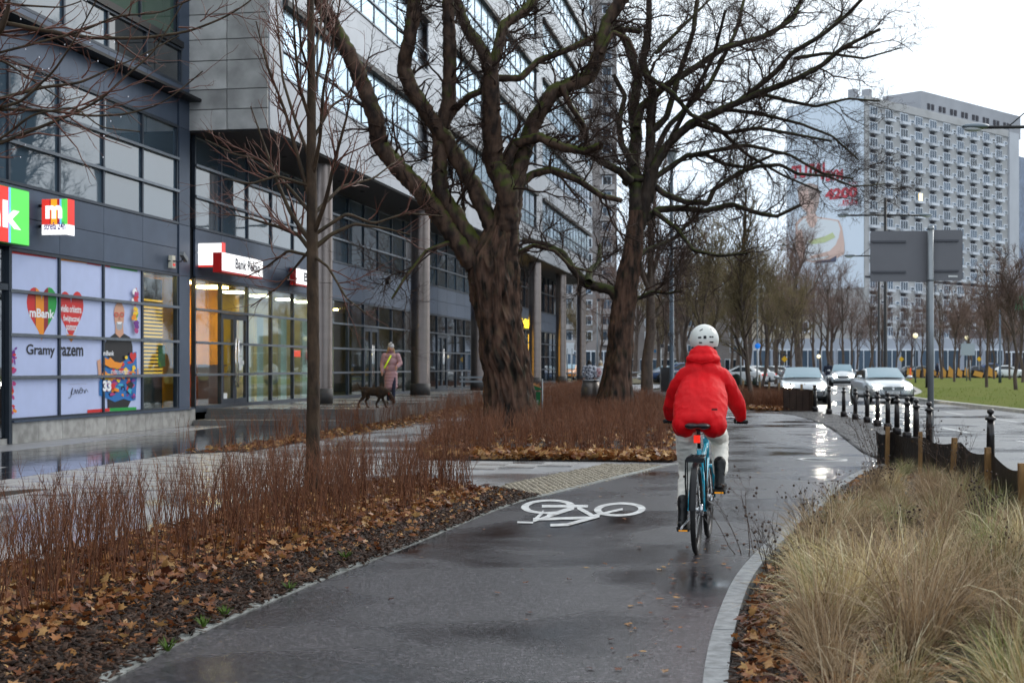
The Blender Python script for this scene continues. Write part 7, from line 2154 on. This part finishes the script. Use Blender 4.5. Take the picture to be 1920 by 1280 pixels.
    if kind == 0:   # wide grille with slats and chrome V
        MB().prism([(-.46, yl - .03, .66), (.46, yl - .03, .66), (.36, yl - .03, .52), (-.36, yl - .03, .52)], (0, .12, 0)).build('grille', m_under, t)
        mb = MB()
        for z, w in ((.545, .72), (.59, .80), (.635, .88)): mb.box((0, yl - .04, z), (w, .02, .012))
        mb.build('grille_slats', m_chrome, t)
        MB().lathe((0, yl - .045, .60), [(.001, -.02), (.06, -.02), (.06, .01), (.05, .012), (.05, .002), (.001, .002)], 24, axis=(0, -1, 0), cap=False).build('badge', m_chrome, t)
        MB().tube([(-.60, yl + .04, .68), (-.42, yl - .04, .42), (-.34, yl - .045, .33)], .014, 6).tube([(.60, yl + .04, .68), (.42, yl - .04, .42), (.34, yl - .045, .33)], .014, 6).build('chrome_strip', m_chrome, t)
        MB().box((0, yl - .02, .30), (1.5, .06, .09)).box((0, yl - .035, .415), (.62, .03, .17)).build('air_intake', m_under, t)
        MB().tube([(-.8, yl + .03, .26), (0, yl - .05, .245), (.8, yl + .03, .26)], .013, 6).build('chrome_strip', m_chrome, t)
        pz = .43
    elif kind == 1:  # smooth nose, wide dark lower intakes
        MB().prism([(-.80, yl + .06, .47), (.80, yl + .06, .47), (.76, yl + .04, .30), (-.76, yl + .04, .30)], (0, -.09, 0)).build('air_intake', m_under, t)
        mb = MB()
        for z in (.35, .40): mb.box((0, yl - .04, z), (1.45, .012, .014))
        mb.build('grille_slats', M('satin_strip', (.35, .35, .37), .3, .9), t)
        MB().ell((0, yl + .17, .735), (.035, .02, .04), None, 10, 8).build('badge', M('badge_dark', (.1, .06, .03), .3), t)
        pz = .50
    else:
        MB().prism([(-.45, yl - .03, .74), (.45, yl - .03, .74), (.34, yl - .03, .60), (-.34, yl - .03, .60)], (0, .12, 0)).build('grille', m_under, t)
        MB().tube([(-.45, yl - .04, .74), (0, yl - .05, .70), (.45, yl - .04, .74)], .014, 6).build('chrome_strip', m_chrome, t)
        MB().box((0, yl - .01, .32), (1.4, .06, .14)).build('air_intake', m_under, t)
        pz = .50
    pl = MB().box((0, yl - .055, pz), (.52, .012, .114)).build('number_plate', m_plate, t)
    text_mesh(plate, m_vent, Vector((-.215, yl - .066, pz - .035)), (1, 0, 0), (0, 0, 1), width=.43, height=.07, depth=0, parent=pl if False else t)
    mb = MB().box((-.3, y0 + .03, zb + .075), (.62, .012, .012), Matrix.Rotation(-.05, 3, 'Y')); mb.build('wiper', m_under, t)
    MB().box((0, (y0 + y3) / 2 - .3, .24), (W * .86, L * .82, .14)).build('underbody', m_under, t)
    return t
def put(t, x, y, heading, z=-.03, s=1.0):
    t.location = (x, y, z); t.rotation_euler = (0, 0, -heading); t.scale = (s, s, s); return t
bpy.context.view_layer.update()
carA = car_proto('silver coupe with a smooth rounded nose and lit headlights, left of the front cars', 'car', m_paint['silver'], 4.9, 1.94, 1.44, .88, 0, True, 'WX 2207K', 1, 1)
carB = car_proto('silver saloon with a chrome slatted grille and lit headlights beside the lawn', 'car', m_paint['silver'], 4.8, 1.86, 1.43, .92, 0, True, 'WI 6941', 0, 0)
carC = car_proto('silver sport utility car with lit headlights coming behind the two front cars', 'car', m_paint['silver'], 4.5, 1.84, 1.62, 1.0, 1.0, True, 'WB 5310', 0, 2)
carP = car_proto('parked hatchback', 'car', m_paint['white'], 4.2, 1.78, 1.5, .95, .4, False, 'WE 714', 0, 2)
hd_ = math.atan2(.1736, .9848)
Y_ = 59.5; put(carA, (1510 - 960) * (Y_ - 2.4) / F + .35, Y_, hd_ - .02)
put(carB, (1667 - 960) * (Y_ - 2.9) / F + .35, Y_ - .3, hd_ - .12)
put(carC, (1583 - 960) * 106 / F + .3, 108, hd_ + .02)
def parked(px, Y, paint, heading, label, s=1.0, z=0.0):
    c = copy_tree(carP)
    for ch in list(c.children_recursive):
        if ch.name.split('.')[0] in ('body', 'roof', 'mirror_housing') and ch.type == 'MESH':
            ch.material_slots[0].link = 'OBJECT'; ch.material_slots[0].material = m_paint[paint]
    c['label'] = label
    return put(c, (px - 960) * Y / F, Y, heading, z, s)
bpy.context.view_layer.update()
put(carP, (1385 - 960) * 112 / F, 112, 2.0, 0.0); carP['label'] = 'white parked car just right of the rider, behind the round sign'
parked(1243, 128, 'white', 1.4, 'white parked car behind the black box by the old tree')
parked(1268, 124, 'blue', 1.5, 'dark blue parked van left of the rider beside the lamp post', 1.2)
parked(1293, 122, 'navy', 1.55, 'navy parked car hidden behind the red hood', 1.1)
parked(1404, 116, 'white', 1.3, 'white parked car half behind the olive tree trunk')
parked(1430, 150, 'grey', 1.2, 'grey parked car beyond the blue round sign')
parked(1447, 152, 'white', 1.4, 'small white parked car left of the cream house')
parked(1468, 155, 'blue', 1.3, 'blue parked car below the cream house')
parked(1068, 150, 'orange', .3, 'orange parked car seen between the last two steel columns', 1.1)
parked(1124, 158, 'grey', 1.2, 'grey parked car behind the couple', 1.0)
parked(1894, 168, 'white', -1.35, 'white car at the right edge beyond the lawn', 1.05)
parked(1866, 186, 'blue', -1.5, 'bright blue van parked in front of the dim shops', 1.25)
parked(1838, 182, 'navy', -1.5, 'dark parked car left of the blue van')
parked(1735, 190, 'grey', -1.4, 'grey parked car behind the orange barrier')
parked(1712, 192, 'grey', -1.5, 'farther grey parked car behind the orange barrier, near the globe lamp')

# ============================================================ STREET FURNITURE
m_iron = M('black_cast_iron', (.022, .018, .018), .28, .2, var=.3, vscale=12, coat=.3)
def bollard_proto():
    t = thing('bollard', 'x', 'bollard', (0, 0, 0), 'black ball topped bollards along the road edge')
    MB().lathe((0, 0, 0), [(.075, 0), (.075, .14), (.065, .155), (.052, .165)], 16).build('base', m_iron, t)
    MB().lathe((0, 0, .165), [(.048, 0), (.044, .30), (.040, .50)], 12).build('shaft', m_iron, t)
    MB().lathe((0, 0, .665), [(.050, 0), (.060, .012), (.060, .03), (.048, .045), (.028, .06), (.020, .075)], 16).build('collar', m_iron, t)
    MB().ell((0, 0, .780), (.040, .040, .042), None, 18, 12).build('ball', m_iron, t)
    return t
bp_ = bollard_proto()
WORDS = ['standing right at the timber stake fence of the far bed', 'second from the far timber stakes', 'third from the far timber stakes, clear of the cars', 'fourth from the far timber stakes, left of the headlight glare', 'in front of the left headlight of the chrome grille car', 'just right of the bright streak under the chrome grille car', 'in front of the number plate of the chrome grille car', 'rising behind the start of the black fence', 'below the right headlight of the chrome grille car', 'last one left of the grey sign post', 'half hidden by the grey sign post', 'alone at the right, behind the black fence']
for i, (x, y) in enumerate(BOLL):
    b = bp_ if i == 0 else copy_tree(bp_)
    b['label'] = 'black ball topped bollard ' + WORDS[i]; b.location = (x, y, 0); s = 1.05; b.scale = (s * 1.2, s * 1.2, s)
# grey sign seen from behind
sgn = thing('road_sign', 'two grey road sign panels seen from behind on a grey post by the bollards', 'road sign', ((1745 - 960) * 25 / F, 25, 0))
m_galv = M('galvanised_post', (.24, .26, .28), .4, .5, var=.15, vscale=3)
m_sback = M('sign_back_grey', (.155, .155, .17), .5, .2, var=.08, vscale=2)
MB().lathe((sgn.location.x, 25, 0), [(.054, 0), (.054, 3.92)], 18).build('post', m_galv, sgn)
def rrect(x0, x1, z0, z1, y, r=.05):
    pts = []
    for cx, cz, a0 in ((x1 - r, z1 - r, 0), (x0 + r, z1 - r, 90), (x0 + r, z0 + r, 180), (x1 - r, z0 + r, 270)):
        for k in range(5):
            a = math.radians(a0 + 22.5 * k); pts.append((cx + r * math.cos(a), y, cz + r * math.sin(a)))
    return pts
def pz_(px, py, Y): q = P(px, py, Y); return q.x, q.z
for px0, px1, py0, py1 in ((1632, 1740.5, 433, 528), (1742, 1805, 431, 526)):
    (x0, z1), (x1, z0) = pz_(px0, py0, 25.1), pz_(px1, py1, 25.1)
    MB().prism(rrect(x0, x1, z0, z1, 25.10), (0, .02, 0)).build('panel', m_sback, sgn)
    MB().prism(rrect(x0 + .004, x1 - .004, z0 + .004, z1 - .004, 25.122), (0, .004, 0)).build('panel_face', M('sign_face_blue', (.02, .08, .3), .4), sgn)
    for pz in (z0 + .17, z1 - .19):
        MB().box(((x0 + x1) / 2 + (-.19 if px0 < 1700 else -.04), 25.085, pz), (.60 if px0 < 1700 else .52, .03, .035)).build('bracket', M('bracket_dark', (.08, .08, .09), .4, .5), sgn)
MB().box((P(1787, 518, 25.09).x, 25.094, P(1787, 518, 25.09).z), (.16, .006, .035)).build('sticker', m_white, sgn)
MB().lathe((sgn.location.x, 25, 2.95), [(.058, 0), (.058, .05)], 18).lathe((sgn.location.x, 25, 3.85), [(.058, 0), (.058, .05)], 18).build('clamp', m_galv, sgn)

# tall park lamp
lX = (1259.5 - 960) * 50 / F
lp = thing('street_lamp', 'tall grey lamp post with a flared glass lantern behind the rider', 'street lamp', (lX, 50, 0))
m_pole = M('blue_grey_pole', (.085, .11, .14), .35, .5)
MB().lathe((lX, 50, 0), [(.11, 0), (.10, .9), (.085, .92), (.065, 8.5)], 16).build('pole', m_pole, lp)
zt = CH + (686 - 281) * 50 / F
MB().lathe((lX, 50, 8.45), [(.07, 0), (.10, .05), (.20, zt - 8.6 + .08)], 16, cap=False).build('lantern_glass', M('lantern_glass', (.45, .5, .55), .15, ior=1.5), lp)
MB().lathe((lX, 50, zt - .1), [(.21, 0), (.30, .02), (.26, .07), (.04, .14)], 20).build('lamp_cap', m_under, lp)
MB().box((lX + .062, 49.9, CH + (686 - 632) * 50 / F), (.06, .05, .14)).build('sticker', m_white, lp)

def arm_lamp(label, px, Y, ytop, arms, r=.09, arm_y=None, wires=None):
    x = (px - 960) * Y / F; zt = CH - (ytop - HY) * Y / F
    t = thing('street_lamp', label, 'street lamp', (x, Y, -.03))
    MB().lathe((x, Y, -.03), [(r * 1.4, 0), (r * 1.3, 1.0), (r, 1.05), (r * .75, zt)], 14).build('pole', m_under if px < 1800 else m_pole, t)
    for (ex, ey) in arms:
        e = P(ex, ey, Y); a = Vector((x, Y, e.z + .02)); d = 1 if e.x > x else -1
        arm = bpy.data.objects.new('lamp_arm', None); COL.objects.link(arm); arm.parent = t; arm.location = a - t.location
        MB().tube([a, e - Vector((d * .5, 0, 0))], r * .5, 8).build('arm_tube', m_under, arm)
        MB().tube([Vector((x, Y, min(zt - .05, e.z + abs(e.x - x) * .55))), a + (e - a) * .55], .02, 5).build('stay', m_under, arm)
        lb = MB(); lb.ell(e - Vector((d * .33, 0, 0)) + ZD * .03, (.42, .18, .10), None, 18, 10); lb.build('lamp_head', M('lamp_head_grey', (.16, .19, .22), .3, .4), arm)
        lb = MB(); lb.ell(e - Vector((d * .25, 0, 0)) - ZD * .04, (.28, .14, .09), None, 16, 8); lb.build('lamp_glass', M('lamp_glass', (.5, .53, .55), .15), arm)
    return t
arm_lamp('street lamp reaching in from the right edge in front of the tower', 1990, 42, 150, [(1808, 239)], .10)
arm_lamp('dark twin arm street light standing behind the chrome grille car', 1660, 88, 370, [(1572, 404), (1745, 404)], .12)
arm_lamp('shorter dark street light left of the twin arm one, behind the grey sign', 1648, 98, 450, [(1585, 480)], .10)
arm_lamp('thin dark street light seen through the trees right of the grey sign', 1875, 118, 535, [(1850, 545)], .09)
arm_lamp('dark street light close behind the grey sign post', 1739, 92, 440, [(1700, 470)], .10)
def globe_lamp(px, py, Y, r, label, emit):
    c = P(px, py, Y); t = thing('globe_lamp', label, 'street lamp', (c.x, Y, 0))
    MB().lathe((c.x, Y, 0), [(.08, 0), (.05, 1), (.045, c.z - r)], 10).build('pole', m_pole, t)
    MB().ell(c, (r, r, r), None, 18, 12).build('globe', M('globe_' + str(px), (.7, .66, .5), .3, emit=(1, .85, .5), estr=emit), t)
globe_lamp(1716.5, 629, 118, .21, 'round yellowish globe lamp on a slim post right of the chrome grille car', .5)
globe_lamp(1812.5, 633, 140, .2, 'white globe lamp above the pale road sign', .3)
globe_lamp(1535, 668, 150, .2, 'white globe lamp left of the silver sport utility car', .9)

def disc_sign(px, py, Y, rx, label, face, postc=m_galv):
    c = P(px, py, Y); t = thing('road_sign', label, 'road sign', (c.x, Y, 0))
    MB().lathe((c.x, Y, 0), [(.04, 0), (.035, c.z + rx)], 10).build('post', postc, t)
    MB().lathe((c.x, Y - .05, c.z), [(.001, 0), (rx, 0), (rx, .02), (.001, .02)], 24, axis=(0, -1, 0), cap=False).build('disc', face, t)
    return t
disc_sign(1389, 644, 62, .25, 'grey round road sign seen from behind just right of the helmet', M('sign_grey', (.4, .42, .46), .5))
t = disc_sign(1420, 648.5, 58, .115, 'small blue round road sign on a thin pole beside the olive tree', M('sign_blue', (.01, .16, .62), .4, emit=(.01, .2, .8), estr=.2))
MB().lathe((t.location.x, 58, 2.2), [(.035, 0), (.03, 4.6)], 10).build('pole', m_galv, t)
c = P(1815, 655, 132); t = thing('road_sign', 'pale road sign board seen from behind on the lawn', 'road sign', (c.x, 132, .07))
MB().box(c, (1.28, .04, 1.1)).build('panel', M('pale_sign_back', (.35, .4, .46), .5), t); MB().lathe((c.x - .1, 132.1, 0), [(.05, 0), (.05, 2.0)], 8).lathe((c.x + .25, 132.1, 0), [(.05, 0), (.05, 2.0)], 8).build('post', m_galv, t)
c = P(1223, 658, 92); t = thing('road_sign', 'blue direction board on a thin post left of the lamp post', 'road sign', (c.x, 92, 0))
MB().box(c, (.5, .04, .18)).build('panel', M('board_blue', (.03, .14, .30), .5), t); MB().lathe((c.x, 92.05, 0), [(.04, 0), (.04, c.z)], 8).build('post', m_galv, t)
for px, lab in ((1239, 'thin grey post right of the blue direction board'), (1120, 'thin tall pole between the two last columns and the leaning tree')):
    Y = 84 if px > 1200 else 108; c = P(px, 645 if px > 1200 else 560, Y); t = thing('post', lab, 'post', (c.x, Y, 0)); MB().lathe((c.x, Y, 0), [(.05, 0), (.04, c.z)], 8).build('shaft', m_galv, t)
    MB().box((c.x + .08, Y - .03, c.z - .1), (.2, .04, .2)).build('plate', M('dark_plate', (.05, .05, .06), .5), t)
for px, Y, lab in ((1690, 172, 'yellow small road sign near the globe lamp'), (1836, 178, 'yellow small road sign left of the orange shop sign'), (1471, 140, 'yellow small road sign in front of the cream house')):
    c = P(px, 673, Y); t = thing('road_sign', lab, 'road sign', (c.x, Y, 0)); MB().box(c, (.45, .05, .45), Matrix.Rotation(math.pi / 4, 3, 'Y')).build('panel', M('yellow_plate', (.7, .4, .02), .5), t); MB().lathe((c.x, Y + .05, 0), [(.05, 0), (.04, c.z)], 8).build('post', m_galv, t)

# timber stakes and fabric fence by the grasses
m_wood = M('orange_timber', (.26, .145, .055), .6, col2=(.12, .065, .03), vscale=12, stretch=(1, 1, .2), bump=.3, bscale=40)
m_fab = M('black_fence_fabric', (.016, .013, .012), .5, var=.4, vscale=3, bump=.5, bscale=14)
fn = thing('fabric_fence', 'low black fabric fence on orange timber stakes between the grasses and the road', 'fence', (5.3, 17, 0))
line = [(4.35, 20.95), (5.48, 20.7), (5.50, 19.1), (5.45, 17.5), (5.17, 15.4), (4.64, 12.9), (4.1, 9.9), (3.75, 7.4), (3.6, 5.4)]
line = [(5.30, 20.9)] + line[1:]
pts = catmull([(a, b, 0) for a, b in line], 14)
V = []; nz = 7
for i, p in enumerate(pts):
    f = (i % 14) / 14; sag = math.sin(math.pi * f)
    for j in range(nz):
        z = j / (nz - 1); top = .52 - .07 * sag + .012 * math.sin(i * .37)
        off = .05 * noise.noise(Vector((i * .11, z * 1.2, 3))) + .008 * math.sin(i * .7 + z * 3)
        V.append((p.x + .045 + off * (z > 0), p.y + off * .3, -.02 + z * (top + .02)))
MB().add(V, [(i * nz + j, (i + 1) * nz + j, (i + 1) * nz + j + 1, i * nz + j + 1) for i in range(len(pts) - 1) for j in range(nz - 1)], 0, True).build('fabric', m_fab, fn)
for i, (a, b) in enumerate(line[1:]):
    R_ = Matrix.Rotation(random.uniform(-.06, .06), 3, 'Y') @ Matrix.Rotation(random.uniform(-.3, .3), 3, 'Z')
    MB().box((a - .02, b - .01, .27), (.055, .055, .62), R_).build('stake', m_wood, fn)
# timber edge of the far bed
fn2 = thing('stake_fence', 'dark board edge with short timber stakes around the far shrub bed', 'fence', (9.0, 47, 0))
m_brd = M('dark_wet_board', (.04, .024, .018), .6, spec=.15, var=.4, vscale=4)
for (a, b) in (((8.75, 45.9), (9.85, 46.15)), ((9.85, 46.15), (9.95, 52)), ((9.95, 52), (9.95, 60)), ((8.0, 56), (8.5, 62)), ((8.5, 62), (9.95, 60))):
    a, b = Vector((*a, 0)), Vector((*b, 0)); d = (b - a); n = max(1, int(d.length / .22)); ang = math.atan2(d.y, d.x)
    for k in range(n):
        MB().box(a + d * ((k + .5) / n) + ZD * .33, (d.length / n - .012, .03, .70 + random.uniform(-.02, .02)), Matrix.Rotation(ang, 3, 'Z')).build('board', m_brd, fn2)
for k in range(8):
    x, y = 9.82 - .02 * k, 46.0 + 1.9 * k
    MB().box((x - .05, y, .42), (.07, .07, .86), Matrix.Rotation(.04, 3, 'X')).build('stake', M('pale_stake', (.26, .17, .09), .6, var=.2), fn2)
for k in range(6):
    MB().box((7.9 + .05 * k + .1, 56.2 + .3 * k, .45), (.07, .07, .9)).build('stake', MATS['pale_stake'], fn2)
# grey tarpaulin and pale wall beyond it
tp = thing('tarpaulin', 'rumpled dark green tarpaulin fence lying behind the timber edged bed', 'tarpaulin', (9.5, 66, 0))
V = []; nn = 26
for i in range(nn):
    for j in range(5):
        x = 8.9 + 2.6 * i / (nn - 1); V.append((x, 66 + .15 * math.sin(i * .9 + j), .35 + .75 * j / 4 * (.75 + .25 * math.sin(i * .55)) + .06 * noise.noise(Vector((i * .5, j, 0)))))
MB().add(V, [(i * 5 + j, (i + 1) * 5 + j, (i + 1) * 5 + j + 1, i * 5 + j + 1) for i in range(nn - 1) for j in range(4)], 0, True).build('sheet', M('tarp_green', (.05, .065, .05), .5, var=.4, vscale=4), tp)
for x in (8.9, 10.2, 11.5): MB().box((x, 66.1, .5), (.06, .06, 1.1)).build('post', MATS['pale_stake'], tp)
# orange and black construction barrier beyond the lawn
br_ = thing('barrier_fence', 'sagging orange and black construction barrier across the far end of the lawn', 'barrier', (45, 166, 0))
m_or = M('barrier_orange', (.55, .28, .06), .7); m_bk = M('barrier_black', (.02, .018, .018), .6)
r3 = random.Random(8); x = (1700 - 960) * 166 / F
while x < (1850 - 960) * 166 / F:
    w = r3.uniform(.5, 1.1)
    MB().prism([(x, 166, r3.uniform(.2, .5)), (x + w, 166, .1), (x + w * 1.2, 166, r3.uniform(.6, 1.1)), (x + w * .2, 166, r3.uniform(.9, 1.5))], (0, .05, 0)).build('orange_sheet', m_or, br_)
    MB().box((x + w * .5, 166.15, .5), (w * 1.4, .04, 1.0)).build('black_sheet', m_bk, br_)
    x += w * 1.5
cn = thing('worker_cone', 'small orange traffic post left of the construction barrier', 'traffic post', P(1707, 706, 150)); cn.location.z = 0
MB().lathe((cn.location.x, 150, 0), [(.18, 0), (.1, .2), (.09, 1.2), (.001, 1.3)], 12).build('cone', M('cone_orange', (.8, .12, .02), .5), cn)

# green bin by the big tree
gb = thing('litter_bin', 'green rubbish bin overflowing with leaves right beside the big furrowed trunk', 'litter bin', P(1001, 790, 34)); gb.location.z = 0
bc = Vector((gb.location.x, 34.6, 0)); gb.location = bc
m_gbin = M('green_bin_paint', (.01, .115, .035), .35, var=.2, vscale=4)
MB().box(bc + ZD * .42, (.30, .30, .84), None, taper=1.14).build('bin_body', m_gbin, gb)
mb = MB().prism([bc + Vector((-.19, -.2, .86)), bc + Vector((-.02, -.2, 1.0)), bc + Vector((.19, -.2, .92)), bc + Vector((.19, -.2, .88))], (0, .4, 0)); mb.build('lid', m_gbin, gb)
MB().tube([bc + Vector((.21, -.15, 0)), bc + Vector((.21, -.15, 1.15))], .018, 6).build('pole', m_galv, gb)
text_mesh('PWd', m_white, bc + Vector((-.13, -.166, .56)), (1, 0, 0), (0, 0, 1), width=.24, height=.09, depth=0, parent=gb)
text_mesh('lub', m_white, bc + Vector((-.08, -.163, .2)), (1, 0, 0), (0, 0, 1), width=.16, height=.12, depth=0, parent=gb)
MB().ell(bc + Vector((0, -.17, .74)), (.045, .006, .03)).build('emblem', m_white, gb)
leafb = MB()
for k in range(14):
    c = bc + Vector((random.uniform(-.13, .13), random.uniform(-.2, -.05), .93 + random.uniform(-.03, .06))); leafb.flat([c, c + Vector((.06, .01, .03)), c + Vector((.03, .03, .07)), c + Vector((-.03, .0, .04))])
leafb.build('stuffed_leaves', M('bin_leaf', (.35, .15, .05), .5), gb, True)
# grey tapered bin by the leaning tree
cb = Vector(((1108 - 960) * 44 / F, 44, 0)); t = thing('litter_bin', 'grey tapered steel litter bin left of the leaning tree trunk', 'litter bin', cb)
MB().lathe(cb, [(.34, 0), (.30, .75), (.255, 1.0)], 4 * 6).build('bin_body', M('worn_steel', (.16, .14, .13), .35, .6, var=.4, vscale=3), t)
MB().lathe(cb + ZD * 1.0, [(.27, 0), (.28, .03), (.2, .04), (.001, .045)], 24).build('lid', M('bin_lid_grey', (.25, .26, .28), .4, .5), t)
t = thing('utility_box', 'plain black cabinet beside the thick old tree left of the lamp post', 'cabinet', ((1248.5 - 960) * 82 / F, 82, 0))
MB().box(t.location + ZD * .67, (.62, .5, 1.34)).build('cabinet', m_iron, t); MB().box(t.location + ZD * 1.36, (.66, .54, .04)).build('cabinet_top', m_under, t); MB().box(t.location + Vector((.1, -.255, .67)), (.02, .01, 1.2)).build('door_joint', m_under, t)
# rail between parked cars and path
t = thing('guard_rail', 'low metal rail in front of the parked cars left of the rider', 'rail', P(1262, 700, 98)); t.location.z = 0
MB().tube([P(1060, 700, 104) * 1, P(1262, 697, 104)], .04, 6).build('rail', m_galv, t)
for px in (1062, 1110, 1160, 1210, 1260):
    c = P(px, 700, 104); MB().tube([Vector((c.x, 104, 0)), Vector((c.x, 104, c.z + .02))], .035, 6).build('rail_post', m_galv, t)
# metal bench behind the big trunk on the terrace
c = P(894, 716, 58); t = thing('bench', 'steel bench rails on the terrace just left of the big trunk', 'bench', (c.x, 58, .38))
for z in (.45, .62): MB().box((c.x, 58, .38 + z), (1.4, .08, .07)).build('rail', m_galv, t)
for dx in (-.6, .6): MB().box((c.x + dx, 58, .38 + .3), (.06, .06, .6)).build('leg', m_galv, t)
# notice board in front of the far apartment tower
t = thing('notice_board', 'white notice board on two posts between the last steel columns', 'notice board', (P(1067, 690, 120).x, 120, 0))
c = P(1068, 653, 120); MB().box(c, (.75, .05, .95)).build('board', m_wwhite, t); MB().tube([(c.x - .2, 120, 0), (c.x - .2, 120, c.z)], .05, 6).build('leg', m_galv, t); MB().tube([(c.x + .2, 120, 0), (c.x + .2, 120, c.z)], .05, 6).build('leg', m_galv, t)
text_mesh('OSD', m_vent, P(1064, 632, 261.5), (1, 0, 0), (0, 0, 1), width=1.9, height=.9, depth=0, parent=t)

bpy.context.view_layer.update()
